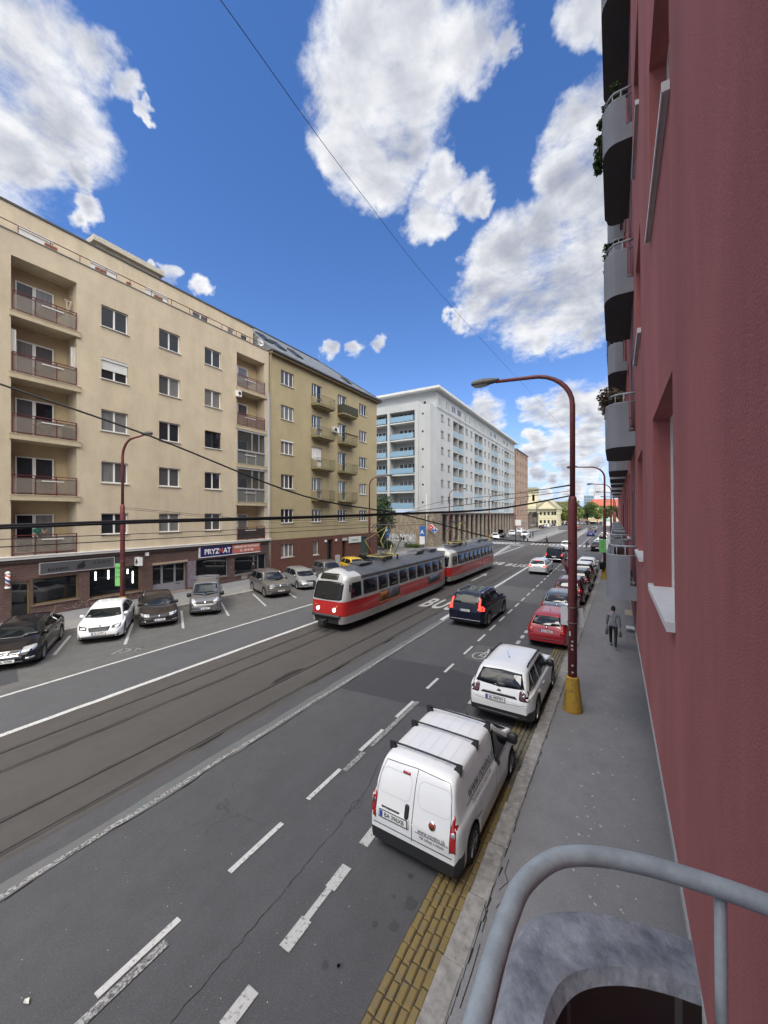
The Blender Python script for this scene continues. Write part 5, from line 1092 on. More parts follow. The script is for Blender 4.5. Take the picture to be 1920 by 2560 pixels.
def stone_mat(name, c1, c2, mortar, sx, sy, size=.012, rough=.75, bump=.4):
    m = bpy.data.materials.new(name); m.use_nodes = True; t = m.node_tree; n = t.nodes; p = n['Principled BSDF']; p.inputs['Roughness'].default_value = rough
    g = n.new('ShaderNodeNewGeometry'); sp_ = n.new('ShaderNodeSeparateXYZ'); t.links.new(g.outputs['Position'], sp_.inputs[0]); cb = n.new('ShaderNodeCombineXYZ')
    ad = n.new('ShaderNodeMath'); t.links.new(sp_.outputs[0], ad.inputs[0]); t.links.new(sp_.outputs[1], ad.inputs[1])
    t.links.new(ad.outputs[0], cb.inputs[0]); t.links.new(sp_.outputs[2], cb.inputs[1])
    br = n.new('ShaderNodeTexBrick'); t.links.new(cb.outputs[0], br.inputs['Vector']); br.inputs['Scale'].default_value = 1.0; br.inputs['Brick Width'].default_value = sx; br.inputs['Row Height'].default_value = sy; br.inputs['Mortar Size'].default_value = size
    br.inputs['Color1'].default_value = (*c1, 1); br.inputs['Color2'].default_value = (*c2, 1); br.inputs['Mortar'].default_value = (*mortar, 1)
    nz = n.new('ShaderNodeTexNoise'); nz.inputs['Scale'].default_value = 6; nz.inputs['Detail'].default_value = 8; t.links.new(g.outputs['Position'], nz.inputs['Vector'])
    mx = n.new('ShaderNodeMix'); mx.data_type = 'RGBA'; mx.blend_type = 'OVERLAY'; mx.inputs[0].default_value = .55; t.links.new(br.outputs['Color'], mx.inputs[6]); t.links.new(nz.outputs['Color'], mx.inputs[7])
    hs = n.new('ShaderNodeHueSaturation'); hs.inputs['Saturation'].default_value = .85; t.links.new(mx.outputs[2], hs.inputs['Color']); t.links.new(hs.outputs[0], p.inputs['Base Color'])
    bp = n.new('ShaderNodeBump'); bp.inputs['Strength'].default_value = bump; bp.inputs['Distance'].default_value = .02; t.links.new(br.outputs['Fac'], bp.inputs['Height']); bp.invert = True; t.links.new(bp.outputs[0], p.inputs['Normal'])
    MATS[name] = m; return m
CLAD = stone_mat('brown stone cladding', (0.135, 0.070, 0.055), (0.10, 0.055, 0.046), (0.055, 0.035, 0.03), .9, .155, .010)
def clear_panel(name, col, a):
    m = mat(name, col, .25); m.node_tree.nodes['Principled BSDF'].inputs['Alpha'].default_value = a; return m
P_CLEAR = clear_panel('frosted railing panel', (.24, .21, .18), .50); P_BROWNP = mat('brown railing panel', (.155, .105, .078), .5, var=.2, vscale=2); P_DKP = clear_panel('dark mesh panel', (.05, .042, .04), .88); P_GREYP = clear_panel('grey glass panel', (.16, .175, .17), .75)
RAILR = mat('dark red railing', (.105, .022, .026), .45); CONC = mat('balcony slab edge', (.45, .38, .26), .85, var=.12, coords='World'); WHITEB = mat('white flashing', (.66, .65, .63), .5)
# ================================================================== beige block
BG = thing('apartment_building', 'beige apartment block with recessed balconies above brown stone shopfronts', 'building', (XF, 8, 0)); MX = M_POSX(XF)
rows = [(17.86 - 3.317 * k, 19.21 - 3.317 * k) for k in range(5)]
cols = [(11.70, 13.27), (15.30, 16.86), (18.87, 20.36)]
holes = [(a, c, d, e, .22) for (a, c) in cols for (d, e) in rows]
holes += [(7.44, 10.40, 3.62, 19.88, 1.35), (21.88, 24.96, 3.66, 19.86, 1.15), (2.9, 5.9, 3.62, 19.88, 1.35)]
b = MB(); wall_holes(b, -6, 25.45, 3.5, 21.15, holes)
for (a, c, d, e, dp) in holes[-3:]: b.quad((a, d, -dp), (c, d, -dp), (c, e, -dp), (a, e, -dp), m=1)
b.quad((-6, 21.15, 0), (25.45, 21.15, 0), (25.45, 21.15, -.3), (-6, 21.15, -.3)); b.quad((-6, 21.15, -.3), (25.45, 21.15, -.3), (25.45, 20.4, -.3), (-6, 20.4, -.3)); b.quad((-6, 20.4, -.3), (25.45, 20.4, -.3), (25.45, 20.4, -12), (-6, 20.4, -12)); b.quad((25.45, 0, 0), (25.45, 21.15, 0), (25.45, 21.15, -12), (25.45, 0, -12))
wp(b, 'wall', [BEIGE, BEIGE_IN], BG, MX)
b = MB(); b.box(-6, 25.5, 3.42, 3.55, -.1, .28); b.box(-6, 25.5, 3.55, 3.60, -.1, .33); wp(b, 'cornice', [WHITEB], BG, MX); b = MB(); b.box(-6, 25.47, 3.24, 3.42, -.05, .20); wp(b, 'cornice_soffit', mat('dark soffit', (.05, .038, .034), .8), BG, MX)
b = MB(); b.box(-6, 25.5, 21.15, 21.20, -.33, .05); wp(b, 'parapet_capping', mat('capping metal', (.20, .19, .18), .5), BG, MX)
for (a, c) in cols:
    for k, (d, e) in enumerate(rows):
        g = WGLASS[0] if k == 0 else None
        window(BG, MX, a, c, d, e, .22, 2, blind=.55 if (a < 12 and k == 1) else None, glass=g, frame=DKFR if (a > 18 and k == 2) else W_FRAME)
def railing(parent, u0, u1, v0, w0, panel, posts=4, h=1.05, metal=RAILR, name='balcony_railing'):
    b = MB(); r = .022
    for i in range(posts): x = lerp(u0 + .03, u1 - .03, i / (posts - 1)); b.box(x - r, x + r, v0 - .05, v0 + h, w0 - .02, w0 + .02)
    b.box(u0, u1, v0 + h, v0 + h + .045, w0 - .03, w0 + .03); b.box(u0, u1, v0 + .06, v0 + .10, w0 - .018, w0 + .018); b.box(u0, u1, v0 + h - .13, v0 + h - .10, w0 - .018, w0 + .018)
    o = wp(b, name, metal, parent, MX)
    if panel:
        for i in range(posts - 1):
            x0, x1 = lerp(u0 + .06, u1 - .06, i / (posts - 1)), lerp(u0 + .06, u1 - .06, (i + 1) / (posts - 1)); g = MB(); g.box(x0 + .01, x1 - .01, v0 + .10, v0 + h - .13, w0 - .006, w0 + .006); wp(g, 'railing_panel', panel, o, MX)
    return o
for ba, bc, dp in ((7.44, 10.40, 1.35), (2.9, 5.9, 1.35), (21.88, 24.96, 1.15)):
    for k in range(5):
        f = 16.90 - 3.317 * k; lowest = k == 4
        b = MB()
        if not lowest: b.box(ba - .08, bc + .18, f - .30, f - .02, -dp, .12); b.box(ba - .09, bc + .19, f - .02, f + .02, -dp, .15); wp(b, 'balcony_slab', [CONC], BG, MX)
        big = ba < 20; m0 = ba + (.50 if big else .05); m1 = m0 + (1.75 if big else 1.9); fr = W_FRAME
        window(BG, MX, m0, m0 + .82, f + .03, f + 2.25, dp - .08, [], name='balcony_door', sill=False, glass=WGLASS[(k + (0 if big else 1)) % 3] if k != 4 else WGLASS[3]); window(BG, MX, m0 + .84, m1, f + .85, f + 2.25, dp - .08, [], glass=WGLASS[(k + 1) % 4])
        pan = P_CLEAR if big else (P_CLEAR, P_BROWNP, None, None, P_DKP)[k]
        if pan: railing(BG, ba + .02, bc - .02, f + .02, .06, pan, 4)
        else:
            g = MB(); g.box(ba, bc, f + 1.12, f + 1.24, -.06, .10); g.box(ba, bc, f + 2.86, f + 2.98, -.06, .08)
            for s_ in (0, .52, .78, 1.0): x = lerp(ba + .03, bc - .03, s_); g.box(x - .025, x + .025, f + 1.24, f + 2.86, -.03, .05)
            for s_ in (0, .33, .66, 1.0): x = lerp(ba + .03, bc - .03, s_); g.box(x - .02, x + .02, f + .03, f + 1.12, -.03, .05)
            o = wp(g, 'balcony_glazing', mat('aluminium frame', (.50, .50, .49), .4, .4), BG, MX)
            g = MB(); g.quad((ba, f + 1.24, 0), (bc, f + 1.24, 0), (bc, f + 2.86, 0), (ba, f + 2.86, 0)); wp(g, 'pane', clear_panel('clear glazing', (.05, .06, .06), .55), o, MX, fixn=False); g = MB(); g.quad((ba, f + .05, 0), (bc, f + .05, 0), (bc, f + 1.12, 0), (ba, f + 1.12, 0)); wp(g, 'railing_panel', P_GREYP, o, MX, fixn=False)
# penthouse
b = MB(); ph = [(a, c, 21.55, 22.86, .15) for a, c in ((8.26, 9.95), (11.93, 13.53), (15.45, 17.13), (4.2, 6.0), (.5, 2.4))] + [(a, c, 21.9, 22.8, .15) for a, c in ((19.17, 20.68), (22.57, 23.25), (24.0, 24.75))]
wall_holes(b, -6, 25.4, 20.4, 23.85, ph); b.quad((25.4, 20.4, 0), (25.4, 23.85, 0), (25.4, 23.85, -10), (25.4, 20.4, -10)); PMX = M_POSX(-30.0); wp(b, 'penthouse_wall', BEIGE, BG, PMX)
b = MB(); b.box(-6, 25.45, 23.85, 23.97, -10, .06); wp(b, 'penthouse_roof', mat('roof edge dark', (.06, .058, .055), .7), BG, PMX)
for i, h_ in enumerate(ph): window(BG, PMX, *h_[:4], .15, 2 if i < 6 else 1, blind=.5 if i < 5 else None, sill=False)
b = MB(); b.box(13.6, 18.2, 23.97, 26.15, -7.0, -3.2); wp(b, 'stair_tower', BEIGE, BG, PMX); b = MB(); b.box(13.3, 18.5, 26.15, 26.55, -7.3, -2.9); wp(b, 'stair_tower_roof', mat('pale concrete', (.46, .42, .34), .85, var=.1, coords='World'), BG, PMX)
b = MB(); b.box(-6, 25.3, 21.72, 21.76, -.22, -.18)
for i in range(22): b.box(-5 + i * 1.42, -4.97 + i * 1.42, 21.2, 21.74, -.215, -.185)
wp(b, 'terrace_railing', RAILR, BG, MX)
TERC = mat('terracotta pot', (.19, .07, .04), .8)
for i, y in enumerate((8.9, 9.2, 11.4, 11.7, 13.2, 15.0, 15.3)):
    b = MB(); b.box(y, y + .26, 21.22, 21.42, -.14, .0); o = wp(b, 'flower_box', TERC, BG, MX); 
tag_list = []
SIGNW = {}
# shop storey
SH = [(7.42, 8.22, .16, 2.22, .25), (8.34, 10.48, .80, 2.28, .25), (11.05, 14.07, .64, 2.44, .3), (14.84, 17.35, .16, 2.28, .35), (18.12, 20.99, .72, 2.34, .25), (21.62, 25.10, .62, 2.24, .25), (1.2, 6.4, .7, 2.3, .25)]
b = MB(); wall_holes(b, -6, 25.45, 0, 3.46, SH); wp(b, 'shop_wall', CLAD, BG, M_POSX(XF + .04))
SM = M_POSX(XF + .04); BRONZE = mat('bronze frame', (.17, .125, .05), .5); GREYF = mat('grey door frame', (.22, .225, .25), .5); STONESILL = mat('stone sill', (.20, .15, .125), .8, var=.25, coords='World')
window(BG, SM, *SH[0][:4], .2, 1, name='shop_door', frame=BRONZE, glass=GLASS, sill=False, fw=.08); window(BG, SM, *SH[1][:4], .2, 1, name='shop_window', frame=BRONZE, glass=GLASS, bm_=STONESILL)
window(BG, SM, *SH[2][:4], .25, 1, name='shop_window', frame=BRONZE, glass=GLASS, bm_=STONESILL); window(BG, SM, *SH[4][:4], .2, 1, name='shop_window', frame=GREYF, glass=GLASS, bm_=STONESILL); window(BG, SM, *SH[5][:4], .2, [.62, .75], name='shop_window', frame=GREYF, glass=GLASS, bm_=STONESILL); window(BG, SM, *SH[6][:4], .2, 2, name='shop_window', frame=BRONZE, glass=GLASS, bm_=STONESILL)
en = window(BG, SM, *SH[3][:4], .3, [.30, .68], name='entrance_door', frame=GREYF, glass=GLASS, sill=False, fw=.09)
g = MB()
for s0, s1 in ((0, .3), (.3, .68), (.68, 1)): g.box(lerp(14.9, 17.3, s0) + .05, lerp(14.9, 17.3, s1) - .05, .2, .86, -.29, -.24)
wp(g, 'door_panel', GREYF, en, SM); g = MB(); g.box(14.8, 17.4, 2.28, 2.44, -.1, .05); wp(g, 'lintel', mat('lintel stone', (.36, .27, .21), .8), en, SM); g = MB(); g.box(14.6, 17.6, .1, .17, -.3, .35); wp(g, 'door_step', STONESILL, en, SM); g = MB(); g.box(16.62, 17.0, .68, .74, -.24, -.235); wp(g, 'letter_slot', BLACK, en, SM)
g = MB(); g.box(17.42, 18.06, .3, 2.3, .0, .02); wp(g, 'graffiti_panel', mat('scribbled panel', (.26, .24, .27), .8, var=.9, vscale=9, col2=(.10, .07, .10), coords='World'), BG, SM)
g = MB(); g.box(22.3, 22.95, .22, .62, .0, .03); wp(g, 'utility_cover', mat('cover plate', (.30, .27, .25), .7, var=.3, coords='World'), BG, SM)
TUBE = mat('shop tube light', (1, 1, 1), .4, emit=(1, .98, .92), es=2.2)
for (y, z0, z1) in ((11.44, 1.72, 2.25), (12.15, 1.7, 2.27), (13.05, 1.58, 2.40), (13.62, 1.22, 2.02), (13.3, 1.9, 2.2)):
    g = MB(); g.box(y - .035, y + .035, z0, z1, -.20, -.165); wp(g, 'tube_light', TUBE, BG, SM)
# graffiti strokes on the plinth
GRF = wornpaint('chalky graffiti', (.33, .25, .24), (.12, .06, .05), .7, 8, .52); b = MB(); rr = random.Random(15)
def strokes(b, u, v, s, rr, n=4, w=.03, wz=.012):
    x, y = u, v; pts = [(x, y)]
    for i in range(n): x += rr.uniform(.05, .55) * s; y = v + rr.choice((-1, 1)) * rr.uniform(.2, .5) * s; pts.append((x, y))
    for k, (a, c) in enumerate(zip(pts, pts[1:])):
        a_, c_ = Vector((*a, wz + k * .0004)), Vector((*c, wz + k * .0004)); d = (c_ - a_).normalized(); nn = Vector((-d.y, d.x, 0)) * w / 2; b.quad(a_ - nn, a_ + nn, c_ + nn, c_ - nn)
for u in (8.6, 9.2, 9.7, 10.15, 10.6, 11.1, 11.6, 12.2, 12.8, 13.3, 13.8, 14.3): strokes(b, u, .42, rr.uniform(.35, .55), rr, rr.randint(3, 6), wz=rr.uniform(.010, .016))
for v_ in (.9, 1.4, 1.9): strokes(b, 21.15, v_, .35, rr, 4, wz=.01 + v_ * .002)
wp(b, 'graffiti', GRF, BG, SM)
# signs
def panel_sign(name, label, Mx, a, c, d, e, w0, w1, m, edge=None):
    t = thing(name, label, 'sign', Mx @ Vector(((a + c) / 2, d, 0))); b = MB(); b.box(a, c, d, e, w0, w1); wp(b, 'board', m, t, Mx)
    if edge:
        b = MB(); k = .035; b.box(a - k, c + k, d - k, d, w0, w1 + .02); b.box(a - k, c + k, e, e + k, w0, w1 + .02); b.box(a - k, a, d, e, w0, w1 + .02); b.box(c, c + k, d, e, w0, w1 + .02); wp(b, 'frame', edge, t, Mx)
    return t
def sign_text(t, Mx, s, u, v, w_, size, m, bold=0.0, sx=1.0, space=1.0, name='lettering'):
    rl = Vector(root_loc(t)); o = Mx @ Vector((u, v, w_)) - rl; R3 = Mx.to_3x3(); return lettering(s, size, m, t, o, R3 @ Vector((1, 0, 0)), R3 @ Vector((0, 1, 0)), bold=bold, sx=sx, space=space, name=name)
t = panel_sign('shop_sign', 'dark grey BARBER SHOP sign board over the dark shop windows', MX, 8.62, 12.34, 2.50, 3.10, .06, .16, mat('sign dark grey', (.075, .078, .088), .5), mat('sign edge', (.40, .40, .41), .4))
sign_text(t, MX, 'BARBER', 9.45, 2.70, .166, .24, INK, .006, 1.0, 1.25); sign_text(t, MX, 'SHOP', 11.65, 2.86, .166, .24, INK, .006, 1.0, 1.8)
b = MB(); b.poly([(10.35, 2.62), (10.55, 2.60), (10.75, 2.66), (10.78, 2.82), (10.70, 2.92), (10.80, 3.0), (10.66, 3.03), (10.56, 2.92), (10.44, 2.90), (10.36, 2.78)], .161, .17); wp(b, 'emblem', INK, t, MX); b = MB(); b.box(10.25, 10.92, 2.585, 2.61, .161, .168); wp(b, 'emblem_line', mat('dull red', (.16, .03, .035), .6), t, MX)
t = panel_sign('shop_sign', 'blue and salmon PRYZMAT sign board over the printer shop', MX, 18.30, 21.24, 2.52, 3.26, .10, .26, mat('sign blue', (.012, .014, .105), .4))
b = MB(); b.box(21.24, 24.20, 2.58, 3.26, .10, .26); wp(b, 'board', mat('sign salmon', (.46, .135, .10), .5, var=.08), t, MX); b = MB(); b.box(18.25, 18.30, 2.5, 3.26, .1, .3); b.box(18.25, 24.22, 2.47, 2.52, .1, .3); wp(b, 'frame', WHITE, t, MX)
SW = mat('sign white', (.80, .80, .79), .5); sign_text(t, MX, 'PRYZ', 19.32, 2.88, .266, .58, SW, .014, .98); sign_text(t, MX, 'M', 20.14, 2.88, .266, .58, mat('sign red', (.55, .13, .10), .5), .014, .92); sign_text(t, MX, 'AT', 20.72, 2.88, .266, .58, SW, .014, .98)
sign_text(t, MX, 'N\u00c1PLNE DO TLA\u010cIARN\u00cd', 22.72, 3.06, .266, .25, SW, .006, .95); sign_text(t, MX, '02 - 529 29 788', 22.72, 2.76, .266, .23, SW, .006, .95)
t = thing('barber_pole', 'striped red white and blue barber pole beside the shop door', 'sign', (XF + .35, 7.22, 1.95))
def pole_mat():
    m = bpy.data.materials.new('barber stripes'); m.use_nodes = True; tt = m.node_tree; n = tt.nodes; p = n['Principled BSDF']; p.inputs['Roughness'].default_value = .3
    g = n.new('ShaderNodeTexCoord'); s3 = n.new('ShaderNodeSeparateXYZ'); tt.links.new(g.outputs['Object'], s3.inputs[0]); at = n.new('ShaderNodeMath'); at.operation = 'ARCTAN2'; tt.links.new(s3.outputs[1], at.inputs[0]); tt.links.new(s3.outputs[0], at.inputs[1])
    a = n.new('ShaderNodeMath'); a.operation = 'DIVIDE'; tt.links.new(at.outputs[0], a.inputs[0]); a.inputs[1].default_value = 2 * math.pi; z = n.new('ShaderNodeMath'); z.operation = 'MULTIPLY_ADD'; tt.links.new(s3.outputs[2], z.inputs[0]); z.inputs[1].default_value = 2.2; tt.links.new(a.outputs[0], z.inputs[2])
    f = n.new('ShaderNodeMath'); f.operation = 'FRACT'; tt.links.new(z.outputs[0], f.inputs[0]); r = n.new('ShaderNodeValToRGB'); r.color_ramp.interpolation = 'CONSTANT'; e = r.color_ramp.elements; e[0].color = (.7, .7, .7, 1); e[1].position = .25; e[1].color = (.5, .06, .04, 1)
    q = e.new(.5); q.color = (.7, .7, .7, 1); q = e.new(.75); q.color = (.03, .07, .3, 1); tt.links.new(f.outputs[0], r.inputs[0]); tt.links.new(r.outputs[0], p.inputs['Base Color']); return m
b = MB(); b.lathe([(0, .1), (.10, .1), (.10, .78), (0, .78)], 20); b.build('striped_cylinder', pole_mat(), t); b = MB(); b.lathe([(0, 0), (.12, 0), (.12, .1), (0, .1)], 18); b.lathe([(0, .78), (.12, .78), (.11, .84), (.06, .9), (0, .91)], 18); b.bar((-.35, 0, .05), (0, 0, .05), .05); b.build('cap', WHITE, t)
t = panel_sign('box_sign', 'small white box sign with a black figure above the dark shop window', M_NEGY(13.75), XF + .06, XF + .62, 2.42, 2.98, -.12, .12, WHITE); b = MB(); b.poly([(XF + .22, 2.5), (XF + .34, 2.5), (XF + .36, 2.66), (XF + .46, 2.6), (XF + .5, 2.66), (XF + .40, 2.8), (XF + .36, 2.88), (XF + .28, 2.84), (XF + .2, 2.66)], .121, .128); wp(b, 'emblem', INK, t, M_NEGY(13.75))
t = panel_sign('wall_lamp', 'small white lamp box on the brown cladding near the entrance', MX, 14.3, 14.5, 3.0, 3.28, .06, .2, WHITE); t['category'] = 'lamp'
# things on the beige balconies
def simple_bike(label, loc, rz, cat='bicycle'):
    t = thing('bicycle', label, cat, loc, rz); b = MB()
    for x in (-.52, .52): b.tube([(x + .33 * math.cos(a * math.pi / 10), 0, .34 + .33 * math.sin(a * math.pi / 10)) for a in range(21)], .018, 6)
    b.build('wheel', RUBBER, t); b = MB()
    for p in ([(-.52, 0, .34), (-.1, 0, .3), (-.2, 0, .82), (-.52, 0, .34)], [(-.1, 0, .3), (.36, 0, .78), (-.18, 0, .74)], [(.36, 0, .78), (.38, 0, .92)], [(.36, 0, .80), (.52, 0, .34)]): b.tube(p, .018, 6)
    b.build('frame', mat('bike frame', (.05, .05, .055), .4), t); b = MB(); b.tube([(.38, -.28, .95), (.38, .28, .95)], .015, 6); b.build('handlebar', BLACK, t); b = MB(); b.box(-.34, -.08, -.06, .06, .82, .88); b.build('saddle', BLACK, t); return t
simple_bike('bicycle standing on the third balcony down', (XF - .35, 9.0, 10.30), R(90))
t = thing('storage_box', 'dark square box beside the bicycle on the balcony', 'box', (XF - .35, 10.05, 10.29)); b = MB(); b.box(-.2, .2, -.2, .2, 0, .72); b.box(-.22, .22, -.22, .22, .72, .77); b.build('crate', mat('box dark', (.03, .032, .04), .6), t)
t = thing('cabinet', 'grey metal cabinet with plants on the lowest balcony', 'cabinet', (XF - .5, 9.95, 3.66)); b = MB(); b.box(-.2, .2, -.35, .35, 0, .95); b.build('case', mat('cabinet grey', (.35, .36, .35), .5), t); b = MB()
for y in (-.17, .17): b.box(.2, .215, y - .15, y + .15, .08, .88)
b.build('door', mat('cabinet door', (.42, .43, .42), .5), t)
t = thing('drying_rack', 'pale folded frame leaning on the top balcony wall', 'frame', (XF - .5, 10.1, 16.95)); b = MB(); b.bar((0, .1, 0), (0, -.05, 1.9), .05); b.bar((0, -.25, 0), (0, .2, 1.9), .05); b.bar((0, .16, 1.85), (0, -.14, 1.85), .05); b.build('bars', mat('pale wood', (.5, .44, .34), .6), t)
for (y0, k) in ((7.55, 1), (10.25, 1)):
    t = thing('curtain', 'pale cloth hanging at the %s end of the second balcony' % ('left' if y0 < 9 else 'right'), 'curtain', (XF - .15, y0, 14.7)); b = MB()
    for i in range(8): b.quad((.04 * math.sin(i * 1.9), -.1 + i * .03, 0), (.04 * math.sin((i + 1) * 1.9), -.07 + i * .03, 0), (.04 * math.sin((i + 1) * 1.9), -.07 + i * .03, 1.25), (.04 * math.sin(i * 1.9), -.1 + i * .03, 1.25))
    b.build('cloth', mat('pale cloth', (.62, .60, .58), .9), t)
for (nm, y, z, lab) in (('air_conditioner', 21.96, 16.0, 'small white air conditioner under the upper right beige balcony'),):
    t = thing(nm, lab, 'air conditioner', (XF, y, z)); b = MB(); b.box(0, .3, -.2, .2, 0, .5); b.build('case', WHITE, t); b = MB(); b.lathe([(0, .305), (.15, .305), (.16, .3)], 16, 'x', (0, 0, .25)); b.build('fan_grille', DKFR, t)
b = MB(); pt = []
o_ = thing('satellite_dish', 'white satellite dish at the end of the beige terrace', 'dish', (XF - .3, 24.6, 21.2)); b.lathe([(0, .02), (.2, .05), (.34, .12), (.36, .14)], 18, 'x'); b.build('dish', WHITE, o_).location = (0, 0, .6); b = MB(); b.tube([(0, 0, 0), (0, 0, .6)], .025, 6); b.build('mast', STEEL, o_)
# ================================================================== olive block
OL = thing('apartment_building', 'olive green block with a slate roof, small balconies and a brown base', 'building', (XF, 25.5, 0))
OX = M_POSX(XF + .02); OY0, OY1 = 25.5, 44.55
orow = [20.0 - 3.4 * k for k in range(6)]
oh = []
for k, t_ in enumerate(orow):
    oh.append((26.97, 28.72, t_ - 1.38, t_, .2, 3))
    if k < 5: oh += [(31.42, 33.12, t_ - 1.38, t_, .2, 3), (35.95, 37.62, t_ - 1.38, t_, .2, 3), (40.38, 42.10, t_ - 1.38, t_, .2, 3)]
dh = [(32.3, 33.12, orow[k] - 2.28, orow[k] - 1.38, .2) for k in range(4)] + [(36.8, 37.62, orow[k] - 2.28, orow[k] - 1.38, .2) for k in range(4)]
gh = [(31.6, 32.5, 1.45, 3.0, .2), (33.95, 35.0, .15, 3.0, .3), (36.8, 37.45, .15, 3.0, .3), (40.6, 42.2, .75, 3.0, .15)]
b = MB(); wall_holes(b, OY0, OY1, 3.42, 21.3, [h_[:5] for h_ in oh if h_[3] > 3.3] + dh); b.quad((OY1, 0, 0), (OY1, 21.3, 0), (OY1, 21.3, -13), (OY1, 0, -13)); wp(b, 'wall', OLIVE, OL, OX)
b = MB(); wall_holes(b, OY0, OY1, 0, 3.42, [h_[:5] for h_ in oh if h_[3] < 3.3] + gh); b.quad((OY1 + .03, 0, .03), (OY1 + .03, 3.42, .03), (OY1 + .03, 3.42, -13), (OY1 + .03, 0, -13)); b.quad((OY0, 3.42, 0), (OY1 + .03, 3.42, 0), (OY1 + .03, 3.42, -.1), (OY0, 3.42, -.1)); wp(b, 'base_wall', BROWNB, OL, M_POSX(XF + .05))
for i, h_ in enumerate(oh):
    k = i // 4 if i < 20 else 5; ci = i % 4 if i < 20 else 0; door = ci in (1, 2) and k < 4
    if door:
        shut = ci == 1 and k == 2
        window(OL, OX, h_[0], h_[0] + .88, h_[2], h_[3], .2, 2, glass=WHITE if shut else None, sill=False); window(OL, OX, h_[0] + .9, h_[1], h_[2] - .9, h_[3], .2, [], name='balcony_door', sill=False, glass=WHITE if shut else None, transom=.85)
    else: window(OL, OX, *h_[:4], .2 + (.03 if k == 5 else 0), 3, blind=.12 if (ci == 0 and k == 2) else None, glass=WGLASS[1] if (ci == 3 and k in (3,)) else None)
window(OL, OX, *gh[0][:4], .2, 1, glass=WGLASS[1]); d_ = window(OL, OX, *gh[1][:4], .3, [.4], name='entrance_door', frame=mat('dark door frame', (.035, .028, .025), .5), glass=GLASS, sill=False, fw=.1, transom=2.1)
window(OL, OX, *gh[2][:4], .3, 1, name='shop_door', frame=DKFR, glass=GLASS, sill=False); window(OL, OX, *gh[3][:4], .15, 1, name='shop_window', frame=mat('green frame', (.04, .09, .06), .5), glass=mat('greenish glass', (.03, .06, .05), .06, spec=.7))
OLM = mat('olive railing', (.115, .118, .058), .5); OLS = mat('olive slab', (.20, .17, .085), .9, var=.2, coords='World'); REED = mat('reed screen', (.045, .046, .03), .9, var=.6, vscale=14, stretch=(12, 12, 1)); 
for ci, (a, c) in enumerate(((31.30, 34.35), (35.85, 38.75))):
    for k in range(4):
        f = orow[k] - 2.33; pr = .95
        b = MB(); b.poly([(a, 0), (a, pr - .1), (a + .15, pr), (c - .15, pr), (c, pr - .1), (c, 0)], 0, 1, 'z'); b.v = [(x, f - .16 + .16 * z, y) for x, y, z in b.v]
        b.box(a + .25, c - .25, f - .30, f - .16, 0, pr - .15); o = wp(b, 'balcony', OLS, OL, OX)
        g = MB(); n_ = 22; path = [(a + .04, .02), (a + .04, pr - .05), (c - .04, pr - .05), (c - .04, .02)]
        for (p, q) in zip(path, path[1:]):
            L_ = math.dist(p, q); kk = max(2, int(L_ / .13))
            for j in range(kk + 1): x, y = lerp(p[0], q[0], j / kk), lerp(p[1], q[1], j / kk); g.box(x - .008, x + .008, f, f + 1.0, y - .008, y + .008)
            for hh in (1.0, .08): g.bar((p[0], f + hh, p[1]), (q[0], f + hh, q[1]), .035, .03)
        wp(g, 'railing', OLM, o, OX)
        if ci == 1 and k == 0: g = MB(); g.box(a + .0, c - .0, f + .05, f + 1.02, pr - .03, pr - .01); g.box(c - .03, c - .01, f + .05, f + 1.02, .05, pr); g.box(a + .01, a + .03, f + .05, f + 1.02, .05, pr); wp(g, 'reed_screen', REED, o, OX)
        if ci == 1 and k == 1: g = MB(); g.box(a, c, f + 1.02, f + 1.10, pr - .12, pr + .08); wp(g, 'flower_shelf', mat('wood brown', (.12, .06, .03), .7), o, OX)
# roof
RZ, RX, EY = 25.5, -32.6, XF + .5; SL = stone_mat('slate roof', (.135, .150, .165), (.105, .118, .13), (.06, .065, .07), .6, .28, .012, .5, .5)
b = MB(); e0 = 21.35; b.v = []; y0, y1 = OY0, OY1 + .5
b.quad((EY, y0, e0), (EY, y1, e0), (RX, 38.0, RZ), (RX, y0, RZ)); b.quad((EY, y1, e0), (2 * RX - EY, y1, e0), (RX, 38.0, RZ)); b.quad((2 * RX - EY, y0, e0), (2 * RX - EY, y1, e0), (RX, 38.0, RZ), (RX, y0, RZ)); b.quad((EY, y0, e0), (RX, y0, RZ), (2 * RX - EY, y0, e0)); rf = wp(b, 'roof', SL, OL)
b = MB(); b.bar((EY + .02, y0, e0 - .06), (EY + .02, y1, e0 - .06), .16, .14); b.bar((EY, y1, e0 - .06), (EY - 9, y1, e0 - .06), .14, .14); wp(b, 'gutter', mat('gutter metal', (.07, .07, .075), .5), OL); b = MB(); b.box(XF + .02, EY - .06, y0, y1 - .1, e0 - .35, e0 - .14); b.box(XF - 8, XF + .02, OY1, y1 - .08, e0 - .35, e0 - .14); wp(b, 'eaves', mat('eaves brown', (.15, .115, .06), .8), OL)
b = MB(); b.bar((RX, y0, RZ + .03), (RX, 38, RZ + .03), .2, .1); b.bar((RX, 38, RZ + .03), (EY, y1, e0 + .04), .14, .08); wp(b, 'ridge', mat('ridge metal', (.05, .055, .06), .5), OL)
def on_roof(y, f): return Vector((lerp(EY, RX, f), y, lerp(e0, RZ, f)))
